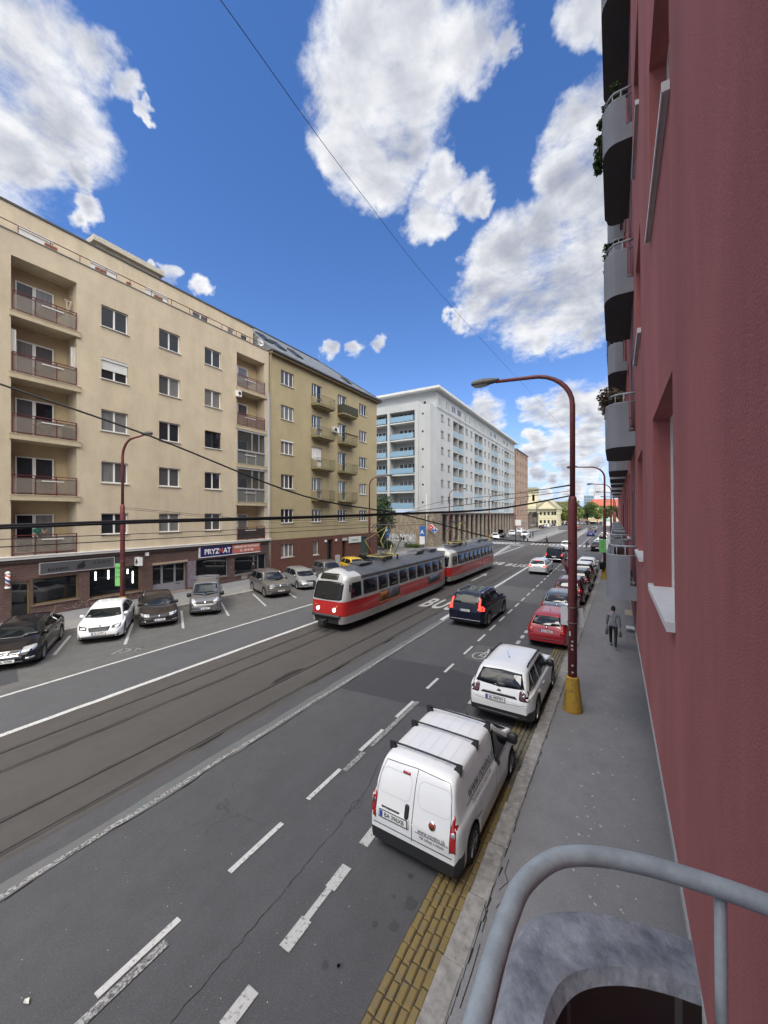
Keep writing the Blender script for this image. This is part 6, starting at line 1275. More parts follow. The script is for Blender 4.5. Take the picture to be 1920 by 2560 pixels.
for (y, f, wd, l) in ((26.2, .36, 1.0, .26), (27.7, .30, 1.0, .26), (30.3, .32, 1.0, .26), (38.6, .20, .8, .2)):
    nrm2 = Vector((RZ - e0, 0, EY - RX)).normalized(); b = MB(); P0, P1, P2, P3 = on_roof(y, f), on_roof(y + wd, f), on_roof(y + wd, f + l), on_roof(y, f + l); up = nrm2 * .10
    b.quad(P0 + up, P1 + up, P2 + up, P3 + up, m=1)
    for p, q in ((P0, P1), (P1, P2), (P2, P3), (P3, P0)): b.bar(p + up * .7, q + up * .7, .09, .14)
    wp(b, 'skylight', [mat('skylight frame', (.03, .034, .04), .4), GLASS], rf)
b = MB(); b.tube([(XF + .35, 25.62, 21.25), (XF + .2, 25.6, 20.9), (XF + .1, 25.58, 20.6), (XF + .1, 25.58, 3.5), (XF + .1, 25.58, .1)], .055, 8); wp(b, 'downpipe', mat('downpipe', (.30, .26, .18), .5), OL)
t = thing('air_conditioner', 'white air conditioner beside a second floor balcony of the olive block', 'air conditioner', (XF, 35.2, 15.3)); b = MB(); b.box(.05, .42, -.42, .42, 0, .6); b.build('case', WHITE, t); b = MB(); b.lathe([(0, .43), (.22, .43), (.24, .42)], 18, 'x', (0, -.1, .3)); b.build('fan_grille', DKFR, t)
t = panel_sign('shop_sign', 'white lettered sign board on the brown base of the olive block', MX, 37.94, 40.5, 2.35, 3.1, .1, .2, mat('sign cream', (.60, .62, .58), .5)); sign_text(t, MX, 'Lekáreň', 39.2, 2.7, .206, .42, mat('sign green', (.10, .26, .15), .5), .006)
t = panel_sign('wall_sign', 'small grey sign box left of the white sign on the brown base', MX, 36.7, 37.6, 2.72, 3.05, .1, .2, mat('sign grey', (.42, .42, .42), .5))
for (y, lab) in ((33.5, 'left'), (35.35, 'right')): t = panel_sign('wall_lamp', 'small white lamp box %s of the brown base entrance' % lab, MX, y, y + .25, 2.75, 3.0, .06, .2, WHITE); t['category'] = 'lamp'
t = thing('switch_cabinet', 'grey electric cabinet against the brown base wall', 'cabinet', (XF + .25, 35.6, .13)); b = MB(); b.box(-.15, .15, -.3, .3, 0, 1.0); b.build('case', mat('cabinet case', (.33, .32, .31), .6), t); b = MB(); b.box(.15, .165, -.26, .26, .1, .92); b.build('door', mat('cabinet door pale', (.38, .37, .36), .6), t)
# ================================================================== long white block on columns
WB = thing('apartment_building', 'long white apartment block with pale blue balconies on a colonnade', 'building', (XF, 62.3, 0)); WX = M_POSX(XF); Y0, Y1 = 62.3, 128.9
wrow = [(23.30 - 3.06 * k, 24.62 - 3.06 * k) for k in range(6)]
wcols = [(67.25, 68.55), (70.65, 72.0), (81.1, 82.5), (84.4, 85.8), (95.2, 96.6), (98.6, 100.0), (109.2, 110.6), (112.6, 114.0), (122.6, 124.0), (126.0, 127.4)]; wlog = [(73.6, 79.9), (87.4, 93.8), (101.7, 108.1), (115.6, 121.6)]
hs = [(a, c, d, e, .25) for a, c in wcols for d, e in wrow] + [(a, c, 6.75, 24.7, 1.5) for a, c in wlog]
b = MB(); wall_holes(b, Y0, Y1, 6.2, 25.45, hs)
for a, c in wlog: b.quad((a, 6.75, -1.5), (c, 6.75, -1.5), (c, 24.7, -1.5), (a, 24.7, -1.5))
b.quad((Y0, 25.45, 0), (Y1, 25.45, 0), (Y1, 25.45, -.25), (Y0, 25.45, -.25)); b.quad((Y1, 6.2, 0), (Y1, 25.45, 0), (Y1, 25.45, -13), (Y1, 6.2, -13)); b.quad((Y0, 6.2, 0), (Y1, 6.2, 0), (Y1, 6.2, -13), (Y0, 6.2, -13))
wp(b, 'wall', WHITER, WB, WX)
b = MB(); b.box(65.6, Y1 + .05, 25.5, 25.62, -.05, .10); b.box(65.6, Y1 + .05, 25.20, 25.28, -.02, .06); wp(b, 'string_course', WHITER, WB, WX)
aw = []
for y, n in ((66.35, 1), (69.9, 1), (72.9, 2), (76.2, 2), (80.1, 1), (83.6, 1), (86.6, 2), (90.2, 2), (93.9, 1), (97.3, 1), (100.4, 2), (104.0, 2), (107.7, 1), (111.2, 1), (114.3, 2), (117.9, 2), (121.4, 1), (125, 1)):
    aw += [(y, y + 2.2, 26.35, 27.5, .15)] if n == 2 else [(y, y + .5, 26.1, 27.5, .15), (y + .95, y + 1.45, 26.1, 27.5, .15)]
b = MB(); wall_holes(b, 65.3, Y1, 25.62, 28.5, aw); b.quad((65.3, 25.4, 0), (65.3, 28.5, 0), (65.3, 28.5, -13), (65.3, 25.4, -13)); wp(b, 'attic_wall', WHITER, WB, M_POSX(XF - .04))
b = MB(); b.box(64.2, Y1 + .8, 28.5, 28.62, -14, .85); b.box(64.1, Y1 + .9, 28.62, 29.05, -14.1, .95); wp(b, 'roof_slab', [mat('pale roof slab', (.60, .60, .58), .85, var=.06, coords='World', grime=.15)], WB, WX)
PALEF = mat('far frame', (.62, .62, .60), .5); FG = [mat('far glass', (.035, .04, .045), .08), mat('far glass pale', (.14, .145, .15), .12), mat('far glass blind', (.34, .34, .33), .3)]
for a, c in wcols:
    for d, e in wrow: window(WB, WX, a, c, d, e, .25, 2, frame=PALEF, glass=RW.choice([FG[0], FG[0], FG[0], FG[1]]), sub=False, fw=.06, bm_=mat('zinc sill', (.17, .18, .19), .5))
for a, c, d, e, _ in aw: window(WB, M_POSX(XF - .04), a, c, d, e, .15, 2 if c - a > 1 else [], name='attic_window', frame=PALEF, glass=RW.choice([FG[0], FG[0], FG[1], FG[2]]), sub=False, sill=False, fw=.07)
BLUP = mat('pale blue panel', (.205, .33, .44), .5, var=.06, coords='World'); BLUS = mat('grey blue panel', (.28, .37, .42), .55, var=.12, coords='World'); SLABW = mat('white slab', (.58, .58, .56), .8)
for a, c in wlog:
    mid = (a + c) / 2
    b = MB(); b.box(mid - .09, mid + .09, 6.75, 24.7, -1.5, -.02); wp(b, 'party_wall', WHITER, WB, WX)
    for k in range(6):
        f = 21.62 - 3.06 * k
        for x0, x1 in ((a, mid - .1), (mid + .1, c)):
            b = MB(); b.box(x0 + .02, x1 - .02, f + .12, f + 1.12, -.02, .04); b.box(x0, x1, f - .12, f + .05, -1.5, .02, 1); b.quad((x0 + .4, f + .9, -1.46), (x1 - .5, f + .9, -1.46), (x1 - .5, f + 2.3, -1.46), (x0 + .4, f + 2.3, -1.46), m=2)
            wp(b, 'balcony', [BLUS, SLABW, RW.choice(FG)], WB, WX)
# the end facing us
EX = M_NEGY(Y0)
eh = [(-29.5, -29.15, 23.6 - 3.16 * k, 23.95 - 3.16 * k, .2) for k in range(6)]
b = MB(); wall_holes(b, -30.1, XF, 6.2, 25.45, eh); b.quad((-41.5, 6.9, -1.6), (-30.7, 6.9, -1.6), (-30.7, 25.4, -1.6), (-41.5, 25.4, -1.6)); b.quad((-30.1, 25.45, 0), (XF, 25.45, 0), (XF, 25.45, -3), (-30.1, 25.45, -3)); wp(b, 'end_wall', WHITER, WB, EX)
b = MB(); b.box(-30.75, -30.1, 6.2, 26.0, -1.8, .35); b.box(-36.45, -35.95, 6.2, 24.6, -1.8, .35); b.box(-42, -30.75, 24.6, 26.0, -1.8, .33); b.box(-41.9, -41.4, 0, 24.6, -1.8, .35); wp(b, 'end_piers', WHITER, WB, EX)
for h_ in eh: window(WB, EX, *h_[:4], .2, [], name='vent_window', frame=DKFR, glass=GLASS, sub=False, sill=False)
for x0, x1 in ((-35.9, -30.8), (-41.4, -36.5)):
    for k in range(6):
        f = 22.75 - 3.17 * k
        b = MB(); b.box(x0 + .05, x1 - .25, f, f + 1.02, .22, .28); b.box(x0, x1, f - .30, f - .12, -1.6, .30, 1); b.box(x0 + .05, x1 - .2, f - .02, f + .03, .2, .3, 2); wp(b, 'balcony', [BLUP, SLABW, BLACK], WB, EX)
        window(WB, EX, x0 + 1.1, x1 - .5, f + .25, f + 2.05, 1.5, 4, frame=PALEF, glass=RW.choice([FG[0], FG[0], FG[1]]), sub=False, sill=False, fw=.09)
b = MB()
for i, x in enumerate((-34.6, -33.3, -32.0, -30.6)): window(WB, M_NEGY(65.28), x, x + .7, 26.15, 26.9, .1 - .16, [], name='attic_window', frame=PALEF, glass=FG[0], sub=False, sill=False)
# colonnade
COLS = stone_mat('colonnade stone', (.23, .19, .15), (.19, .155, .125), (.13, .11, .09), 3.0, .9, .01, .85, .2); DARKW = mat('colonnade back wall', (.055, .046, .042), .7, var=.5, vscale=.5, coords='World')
b = MB(); b.box(Y0 + 3.3, Y1, 5.85, 6.2, -.9, .10); wp(b, 'colonnade_beam', mat('dark lintel', (.10, .085, .075), .8), WB, WX)
y = 67.9
cpos = [67.9 + 3.345 * i for i in range(19)]
for y in cpos:
    if y > Y1 + .1: break
    b = MB(); b.lathe([(.46, 0), (.44, .2), (.42, 5.85)], 14, 'z', (XF - .45, y, 0)); wp(b, 'column', COLS, WB)
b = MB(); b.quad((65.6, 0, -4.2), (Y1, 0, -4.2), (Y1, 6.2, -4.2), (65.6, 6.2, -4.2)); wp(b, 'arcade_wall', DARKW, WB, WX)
REDD = mat('red shop panel', (.28, .03, .035), .5)
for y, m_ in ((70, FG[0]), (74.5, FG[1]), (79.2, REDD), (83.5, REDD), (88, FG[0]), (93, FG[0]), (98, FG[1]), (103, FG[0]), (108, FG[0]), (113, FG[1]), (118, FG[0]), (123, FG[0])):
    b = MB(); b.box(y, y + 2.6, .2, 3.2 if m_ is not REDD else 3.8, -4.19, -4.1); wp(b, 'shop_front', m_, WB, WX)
b = MB(); wall_holes(b, -42, -27.3, 0, 6.0, [(-28.9, -28.0, .1, 5.6, .3)]); b.quad((-28.9, .1, -.3), (-28.0, .1, -.3), (-28.0, 5.6, -.3), (-28.9, 5.6, -.3)); b.quad((-27.3, 0, 0), (-27.3, 6, 0), (-27.3, 6, -3.5), (-27.3, 0, -3.5)); b.quad((-42, 6, 0), (-27.3, 6, 0), (-27.3, 6, -3), (-42, 6, -3))
RUBBLE = bpy.data.materials.new('rubble stone'); RUBBLE.use_nodes = True; t_ = RUBBLE.node_tree; n_ = t_.nodes; p_ = n_['Principled BSDF']; p_.inputs['Roughness'].default_value = .9
g_ = n_.new('ShaderNodeNewGeometry'); v_ = n_.new('ShaderNodeTexVoronoi'); v_.inputs['Scale'].default_value = 2.6; t_.links.new(g_.outputs['Position'], v_.inputs['Vector']); r_ = n_.new('ShaderNodeValToRGB'); t_.links.new(v_.outputs['Color'], r_.inputs[0]); r_.color_ramp.elements[0].color = (.19, .15, .105, 1); r_.color_ramp.elements[1].color = (.33, .27, .20, 1)
v2 = n_.new('ShaderNodeTexVoronoi'); v2.feature = 'DISTANCE_TO_EDGE'; v2.inputs['Scale'].default_value = 2.6; t_.links.new(g_.outputs['Position'], v2.inputs['Vector']); q_ = n_.new('ShaderNodeMapRange'); t_.links.new(v2.outputs['Distance'], q_.inputs[0]); q_.inputs[2].default_value = .06; x_ = n_.new('ShaderNodeMix'); x_.data_type = 'RGBA'; t_.links.new(q_.outputs[0], x_.inputs[0]); x_.inputs[6].default_value = (.13, .11, .085, 1); t_.links.new(r_.outputs[0], x_.inputs[7]); t_.links.new(x_.outputs[2], p_.inputs['Base Color'])
MS = M_NEGY(62.26); wp(b, 'stone_end_wall', RUBBLE, WB, MS)
# graffiti letters on the stone wall
b = MB(); b.box(-37.0, -30.7, .5, 2.35, 0, .012); wp(b, 'graffiti_field', mat('graffiti grey', (.30, .29, .28), .8, var=.3, vscale=3, coords='World'), WB, MS)
for s_, x, z in (('S', -36.3, 1.5), ('R', -35.3, 1.4), ('S', -34.4, 1.45), ('M', -33.4, 1.5), ('O', -32.4, 1.4), ('K', -31.4, 1.45)):
    sign_text(WB, MS, s_, x, z, .014, 2.1, INK, .05, .85, name='graffiti_outline'); sign_text(WB, MS, s_, x + .02, z + .02, .022, 2.0, mat('graffiti white', (.58, .57, .56), .7), .0, .82, name='graffiti_letter')
t = thing('transformer_box', 'pale scribbled box at the foot of the graffiti wall', 'cabinet', (-32.5, 61.0, 0)); b = MB(); b.box(-1.3, 1.0, -.4, .4, 0, 1.0); b.box(-1.35, 1.05, -.45, .45, 1.0, 1.08); b.build('case', mat('scribbled box', (.40, .40, .38), .7, var=.6, vscale=3, col2=(.2, .2, .2)), t)
# hanging diamond sign, red and blue with white spots
t = thing('hanging_sign', 'tilted red and blue sign with white dots on the corner of the stone wall', 'sign', (-27.2, 61.9, 3.3)); c45 = math.cos(R(38)); s45 = math.sin(R(38)); Rm = Matrix.Rotation(R(90), 4, 'X')
def rect(b, x0, x1, y0, y1, w0, w1, m):
    pts = [(x * c45 + y * s45, -x * s45 + y * c45) for x, y in ((x0, y0), (x1, y0), (x1, y1), (x0, y1))]; b.poly(pts, w0, w1, 'y', m)
b = MB(); rect(b, -.80, .80, -.46, .46, -.08, .08, 0); rect(b, -.74, -.03, -.40, .40, -.10, .10, 1); rect(b, .03, .74, -.40, .40, -.10, .10, 2); b.build('board', [WHITE, mat('sign bright red', (.55, .02, .03), .4), mat('sign mid blue', (.02, .10, .36), .4)], t)
b = MB()
for x, y in ((-.38, 0), (.22, .16), (.56, -.16)):
    cx, cy = x * c45 + y * s45, -x * s45 + y * c45
    for w_ in (-.105, .1): b.poly([(cx + .13 * math.cos(a * .45), cy + .13 * math.sin(a * .45)) for a in range(14)], w_, w_ + .005, 'y')
b.build('spots', WHITE, t); b = MB(); b.bar((0, .1, 0), (-.1, .5, .1), .06); b.build('bracket', BLACK, t)
# ================================================================== pink brown block
PK = thing('apartment_building', 'tall pinkish brown block at the end of the white block', 'building', (XF, 131, 0)); PINK = mat('pink brown render', (.33, .225, .165), .9, var=.1, coords='World', grime=.2); pr = [(25.3 - 3.2 * k, 26.9 - 3.2 * k) for k in range(7)]
ph_ = [(y, y + 1.5, d - .3, e - .3, .3) for y in (132.6, 136.8, 141, 145.2, 148.2) for d, e in pr]
b = MB(); wall_holes(b, 131, 151, 3.6, 27.2, ph_); b.quad((131, 0, 0), (131, 27.2, 0), (131, 27.2, -14), (131, 0, -14)); b.quad((151, 0, 0), (151, 27.2, 0), (151, 27.2, -14), (151, 0, -14)); wp(b, 'wall', PINK, PK, WX)
for h_ in ph_: window(PK, WX, *h_[:4], .3, 2, frame=PALEF, glass=FG[0], sub=False, sill=False)
sh_ = [(y, y + 2.3, .3, 3.0, .3) for y in (132, 135.6, 139.2, 142.8, 146.4)]
b = MB(); wall_holes(b, 131, 151, 0, 3.6, sh_); wp(b, 'base_wall', mat('pale pink base', (.30, .24, .20), .9), PK, M_POSX(XF + .05))
for h_ in sh_: window(PK, WX, *h_[:4], .3, 2, name='shop_window', frame=PALEF, glass=FG[0], sub=False, sill=False)
b = MB(); b.box(130.9, 151.1, 27.2, 27.5, -14, .3); wp(b, 'roof', mat('far roof grey', (.16, .15, .14), .9), PK, WX)
# ================================================================== yellow church like hall with a tower
CH = thing('church', 'pale yellow hall with a pediment and a square tower', 'building', (-36, 208, 0)); YEL = mat('pale yellow render', (.66, .60, .40), .9, var=.05, coords='World'); YELW = mat('cream trim', (.70, .66, .50), .9); GRR = mat('grey green roof', (.30, .29, .20), .8)
CX = M_NEGY(206); x0, x1 = -46.5, -24.2
ch_ = [(x, x + 1.1, z, z + 1.7, .3) for x in (-44.5, -42, -39.5, -37, -34.6, -32.4, -30.6, -28.8, -27, -25.8) for z in (1.2, 5.3)]
b = MB(); wall_holes(b, x0, x1, 0, 8.4, ch_); b.quad((x1, 0, 0), (x1, 8.4, 0), (x1, 8.4, -18), (x1, 0, -18)); wp(b, 'wall', YEL, CH, CX)
for h_ in ch_: window(CH, CX, *h_[:4], .3, [], frame=YELW, glass=FG[0], sub=False, sill=False)
b = MB(); b.quad((x0, 205.3, 8.5), (x1 + .5, 205.3, 8.5), (x1 - 3, 215, 13.2), (x0, 215, 13.2)); b.quad((x1 + .5, 205.3, 8.5), (x1 + .5, 225, 8.5), (x1 - 3, 215, 13.2)); b.box(x0, x1 + .5, 205.3, 205.6, 8.1, 8.5); wp(b, 'roof', GRR, CH)
b = MB(); b.poly([(-33.2, 8.4), (-25.0, 8.4), (-29.1, 12.2)], 205.0, 207, 'y'); b.poly([(-33.8, 8.2), (-24.4, 8.2), (-24.4, 8.6), (-33.8, 8.6)], 204.8, 207, 'y', 1); b.bar((-33.8, 205.6, 8.5), (-29.1, 205.6, 12.6), .35, 1.6, m=1); b.bar((-24.4, 205.6, 8.5), (-29.1, 205.6, 12.6), .35, 1.6, m=1); wp(b, 'pediment', [YEL, GRR], CH)
b = MB(); b.box(x0, x1, 3.9, 4.3, -.02, .15); wp(b, 'string_course', YELW, CH, CX)
b = MB(); tx, ty, hw = -37.2, 211, 3.0; b.box(tx - hw, tx + hw, ty - hw, ty + hw, 8, 18.4); b.box(tx - hw - .5, tx + hw + .5, ty - hw - .5, ty + hw + .5, 16.9, 17.3, 1)
for sx in (-1.5, 1.5):
    for i in range(2): b.box(tx + sx - .55, tx + sx + .55, ty - hw - .05, ty - hw + .02, 12.6, 15.8, 2)
b.box(tx - hw - .8, tx + hw + .8, ty - hw - .8, ty + hw + .8, 18.4, 18.9, 1); b.box(tx - hw + .4, tx + hw - .4, ty - hw + .4, ty + hw - .4, 18.9, 19.6, 1); wp(b, 'tower', [YEL, GRR, FG[0]], CH)
# small shop house between
t = thing('kiosk_building', 'low brown shop house between the pink block and the yellow hall', 'building', (-31, 160, 0)); b = MB(); b.box(-4, 2.2, 0, 20, 0, 6.0); b.box(-4.2, 2.4, -.2, 20.2, 6.0, 6.4, 1); b.build('wall', [mat('brown far wall', (.17, .13, .10), .9), mat('far roof grey', (.16, .15, .14), .9)], t)
b = MB()
for i in range(5): b.box(2.19, 2.25, 1 + i * 3.8, 3.4 + i * 3.8, .5, 3.2)
b.build('shop_window', FG[0], t)
# ================================================================== trees
LEAF = {}
def leafmat(name, c1, c2):
    m = bpy.data.materials.new(name); m.use_nodes = True; t = m.node_tree; n = t.nodes; p = n['Principled BSDF']; p.inputs['Roughness'].default_value = .6
    o = n.new('ShaderNodeNewGeometry'); nz = n.new('ShaderNodeTexNoise'); nz.inputs['Scale'].default_value = 1.3; nz.inputs['Detail'].default_value = 3; t.links.new(o.outputs['Position'], nz.inputs['Vector']); r = n.new('ShaderNodeMapRange'); t.links.new(nz.outputs['Fac'], r.inputs[0]); r.inputs[1].default_value = .35; r.inputs[2].default_value = .65
    x = n.new('ShaderNodeMix'); x.data_type = 'RGBA'; t.links.new(r.outputs[0], x.inputs[0]); x.inputs[6].default_value = (*c1, 1); x.inputs[7].default_value = (*c2, 1); t.links.new(x.outputs[2], p.inputs['Base Color']); LEAF[name] = m
    tr = n.new('ShaderNodeBsdfTranslucent'); t.links.new(x.outputs[2], tr.inputs[0]); ms = n.new('ShaderNodeMixShader'); ms.inputs[0].default_value = .25; t.links.new(p.outputs[0], ms.inputs[1]); t.links.new(tr.outputs[0], ms.inputs[2]); t.links.new(ms.outputs[0], n['Material Output'].inputs[0]); return m
LM_D = leafmat('dark leaves', (.028, .055, .018), (.055, .10, .028)); LM_M = leafmat('mid leaves', (.055, .10, .022), (.10, .16, .035)); LM_Y = leafmat('fresh leaves', (.12, .18, .03), (.20, .25, .05)); LM_B = leafmat('dry leaves', (.07, .05, .025), (.12, .085, .04)); BARK = mat('bark', (.075, .055, .04), .9, var=.3, vscale=8)
def leaves(rr, blobs, n, size):
    b = MB(); tot = sum(r ** 2 for *_, r in blobs)
    for (cx, cy, cz, r) in blobs:
        for i in range(int(n * r * r / tot)):
            v = Vector((rr.gauss(0, 1), rr.gauss(0, 1), rr.gauss(0, 1))).normalized() * r * rr.uniform(.45, 1.12) ; p = Vector((cx, cy, cz)) + Vector((v.x, v.y, v.z * .85)); s_ = size * rr.uniform(.6, 1.4)
            a = Vector((rr.gauss(0, 1), rr.gauss(0, 1), rr.gauss(0, .6))).normalized(); c = a.cross(Vector((rr.gauss(0, 1), rr.gauss(0, 1), rr.gauss(0, 1)))).normalized()
            b.quad(p - a * s_, p + c * s_ * .5, p + a * s_, p - c * s_ * .5)
    return b
def tree(label, x, y, hgt, rad, m, seed, n=2600, size=.16, group=None, trunk=.35, name='tree'):
    rr = random.Random(seed); t = thing(name, label, 'tree', (x, y, 0), group=group); th = hgt * trunk
    b = MB(); b.tube([(0, 0, -.1), (.05, 0, th * .6), (0, .08, th * 1.3), (.1, 0, hgt * .8)], [rad * .075, rad * .06, rad * .045, .02], 8)
    bl = []
    for i in range(11):
        a = rr.uniform(0, 6.28); d = rad * rr.uniform(.15, .68); z = th + (hgt - th) * rr.uniform(.12, .86); r = rad * rr.uniform(.26, .46); bl.append((math.cos(a) * d, math.sin(a) * d, z, r)); b.tube([(0, 0, th * .9), (math.cos(a) * d * .5, math.sin(a) * d * .5, (th + z) / 2 + .1), (math.cos(a) * d, math.sin(a) * d, z)], [rad * .03, rad * .02, .015], 5)
    b.build('trunk', BARK, t); leaves(rr, bl, n, size).build('crown', m, t, fixn=False); return t
tree('dark leafy tree between the olive block and the graffiti wall', -33.0, 54.5, 9.2, 3.6, LM_D, 3, 5200, .17, trunk=.15)
t = thing('bush', 'low dark bush beside the graffiti wall', 'bush', (-34.2, 56.5, 0)); rr = random.Random(5); leaves(rr, [(-1, 0, .9, 1.1), (.4, .3, .8, 1.0), (1.4, -.2, .6, .8)], 2200, .12).build('foliage', LM_D, t, fixn=False); b = MB()
for x in (-1, .4, 1.4): b.tube([(x, 0, 0), (x, 0, .9)], .04, 5)
b.build('stem', BARK, t)
t = thing('bush', 'grassy bush growing along the foot of the stone wall', 'bush', (-30.5, 60.6, 0)); leaves(rr, [(-1.2, 0, .3, .5), (-.3, .1, .3, .55), (.7, 0, .3, .5), (1.5, 0, .25, .4)], 1800, .08).build('foliage', LM_M, t, fixn=False); b = MB()
for x in (-1.2, -.3, .7): b.tube([(x, 0, 0), (x, 0, .3)], .02, 5)
b.build('stem', BARK, t)
fl = ['fresh green tree %s' % s for s in ('left of the lamp post row at the far junction', 'behind the far red tram', 'right of the far red tram', 'below the glass tower', 'left below the red roofed house', 'right below the red roofed house', 'second from the right at the far junction', 'at the right end of the far tree row', 'beside the yellow hall', 'standing forward at the far left of the junction')]
for i, (x, y, h_, r_) in enumerate(((-24.5, 232, 12.5, 5.4), (-18.5, 228, 13.5, 5.6), (-13, 238, 12.5, 5.5), (-9, 262, 11, 6), (-4, 270, 11, 6), (2, 262, 11.5, 6), (5.5, 230, 11, 5), (9, 215, 11.5, 4.6), (-27.5, 246, 9, 4.5), (-21.5, 222, 8.5, 3.6))): tree(fl[i], x, y, h_, r_, LM_Y if i % 3 != 2 else LM_M, 30 + i, 1500, .5, 'fresh green trees at the far junction', .25)
b = leaves(random.Random(77), [(-60 + i * 9, 330 + (i % 3) * 9, 4 + (i * 37 % 4), 6.5) for i in range(16)], 5200, .9); o = b.build('far_wood', LM_M, fixn=False); o['kind'] = 'stuff'; o['label'] = 'far belt of trees behind the junction'
# ================================================================== far skyline
t = thing('house', 'far long house with a bright red hipped roof', 'building', (-8, 300, 0)); b = MB(); b.box(-9, 22, 0, 14, 0, 11.0); b.build('wall', YELW, t); b = MB(); b.quad((-10, -1, 11), (23, -1, 11), (19, 7, 16.2), (-5, 7, 16.2)); b.quad((-10, -1, 11), (-5, 7, 16.2), (-10, 15, 11)); b.quad((23, -1, 11), (19, 7, 16.2), (23, 15, 11)); b.quad((-10, 15, 11), (23, 15, 11), (19, 7, 16.2), (-5, 7, 16.2)); b.build('roof', mat('red tile roof', (.36, .095, .055), .8, var=.12, vscale=.6), t)
t = thing('house', 'far pale pink house row left of the trees', 'building', (-38, 290, 0)); b = MB(); b.box(-14, 12, 0, 12, 0, 13.5); b.box(-14.4, 12.4, -.4, 12.4, 13.5, 14.4, 1)
for i in range(7):
    for z in (4, 8): b.box(-12.5 + i * 3.4, -11 + i * 3.4, -.05, .02, z, z + 2, 2)
b.build('wall', [mat('far pink wall', (.46, .36, .30), .9), mat('far brown roof', (.28, .17, .12), .9), FG[0]], t)
t = thing('office_tower', 'far bluish glass office tower on the horizon', 'building', (-32, 620, 0)); b = MB(); b.box(-6, 6, 0, 14, 0, 32); b.build('glass_wall', mat('tower glass', (.16, .25, .30), .15, spec=.8), t); b = MB()
for i in range(8): b.box(-6.1, 6.1, -.2, 14.2, 2 + i * 3.6, 2.9 + i * 3.6)
for x in (-6.1, -3, 0, 3, 5.9): b.box(x, x + .3, -.25, -.05, 0, 33)
b.build('floor_bands', mat('tower bands', (.30, .36, .40), .5), t)
t = thing('building', 'far beige block behind the right hand lamp posts', 'building', (7.5, 250, 0)); b = MB(); b.box(0, 12, 0, 20, 0, 17); b.box(-.5, 12.5, -.5, 20.5, 17, 18, 1)
for i in range(3):
    for z in (5, 9, 13): b.box(1 + i * 3.4, 2.6 + i * 3.4, -.06, .02, z, z + 2.2, 2)
b.build('wall', [mat('far beige wall', (.55, .46, .33), .9), mat('far brown roof', (.28, .17, .12), .9), FG[0]], t)
t = thing('building', 'cream coloured house end beyond the red facade', 'building', (3.2, 150, 0)); b = MB(); b.box(0, 10, 0, 40, 0, 13); b.box(-.6, 10.5, -.4, 40.4, 13, 13.6, 1)
for i in range(8):
    for z in (4, 7.2, 10.2): b.box(-.05, .02, 2 + i * 4.6, 3.6 + i * 4.6, z, z + 1.8, 2)
b.build('wall', [mat('cream far wall', (.60, .52, .36), .9), mat('far roof grey', (.16, .15, .14), .9), FG[0]], t)
t = thing('bus_shelter', 'pale green and white kiosk at the far end of the right lane', 'kiosk', (-3.5, 225, 0)); b = MB(); b.box(-1.8, 1.8, 0, 2, 0, 2.6); b.box(-2.1, 2.1, -.3, 2.3, 2.6, 3.6, 1); b.build('cabin', [WHITE, mat('mint green', (.30, .60, .48), .6)], t)
t = thing('market_stall', 'long orange and white awning at the far junction', 'stall', (-10, 246, 0)); b = MB(); b.box(-7, 6, 0, 4, 2.2, 2.9); 
for x in (-6.8, -2.5, 1.5, 5.8): b.bar((x, .2, 0), (x, .2, 2.2), .15)
b.build('awning', mat('sand awning', (.58, .36, .20), .7), t)
t = thing('pylon', 'thin lattice mast rising behind the far trees', 'mast', (-12.3, 420, 0)); b = MB()
for sg in (-1, 1): b.tube([(sg * 8, 0, 0), (sg * .4, 0, 52)], .22, 5)
for z in (16, 28, 40): k = 8 - z * .146; b.tube([(-k, 0, z), (k, 0, z)], .15, 5)
b.build('mast', STEEL, t)
# ================================================================== dark red house on our side (its wall leans a hair towards the street)
XW = 0.40
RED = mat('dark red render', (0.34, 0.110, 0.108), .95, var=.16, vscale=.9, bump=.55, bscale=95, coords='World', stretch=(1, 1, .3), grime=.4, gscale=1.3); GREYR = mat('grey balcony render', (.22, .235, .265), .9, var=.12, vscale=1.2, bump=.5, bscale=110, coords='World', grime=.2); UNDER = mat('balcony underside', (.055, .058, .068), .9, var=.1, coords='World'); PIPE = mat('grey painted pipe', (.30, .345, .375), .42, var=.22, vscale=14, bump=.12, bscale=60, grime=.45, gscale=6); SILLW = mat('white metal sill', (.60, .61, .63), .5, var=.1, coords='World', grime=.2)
RH = thing('apartment_building', 'dark red rendered house close on the right with rounded grey balconies', 'building', (XW, 8, 0)); RX_ = M_NEGX(XW); LEAN = Matrix(((1, 0, -.008, .008 * 4.2), (0, 1, 0, 0), (0, 0, 1, 0), (0, 0, 0, 1)))
RXL = LEAN @ RX_
FL = 3.30; base_rows = [5.16 + FL * k for k in range(-0, 6)]
rh = []
yw = [(3.66, 5.50), (7.45, 9.0)]
for k in range(6):
    z = 5.16 + FL * k
    rh.append((3.66, 5.50, 5.05 + 4.12 * k, 7.0 + 4.12 * k, .24)) if k < 5 else None; rh.append((7.45, 9.0, 5.18 + 3.68 * k, 6.95 + 3.68 * k, .24)) if k < 5 else None
    for i in range(9):
        y0 = 13.2 + i * 5.4; rh += [(y0 + .1, y0 + 1.5, z, z + 1.95, .2)]
bd = []
for k in range(6):
    for y in (10.3, 15.6, 19.2, 22.6, 27.6, 33, 38.4): bd.append((y, y + 1.5, 4.2 + FL * k, 6.45 + FL * k, .15))
bd = [q for q in bd if not any(q[0] < h_[1] and q[1] > h_[0] for h_ in rh)]
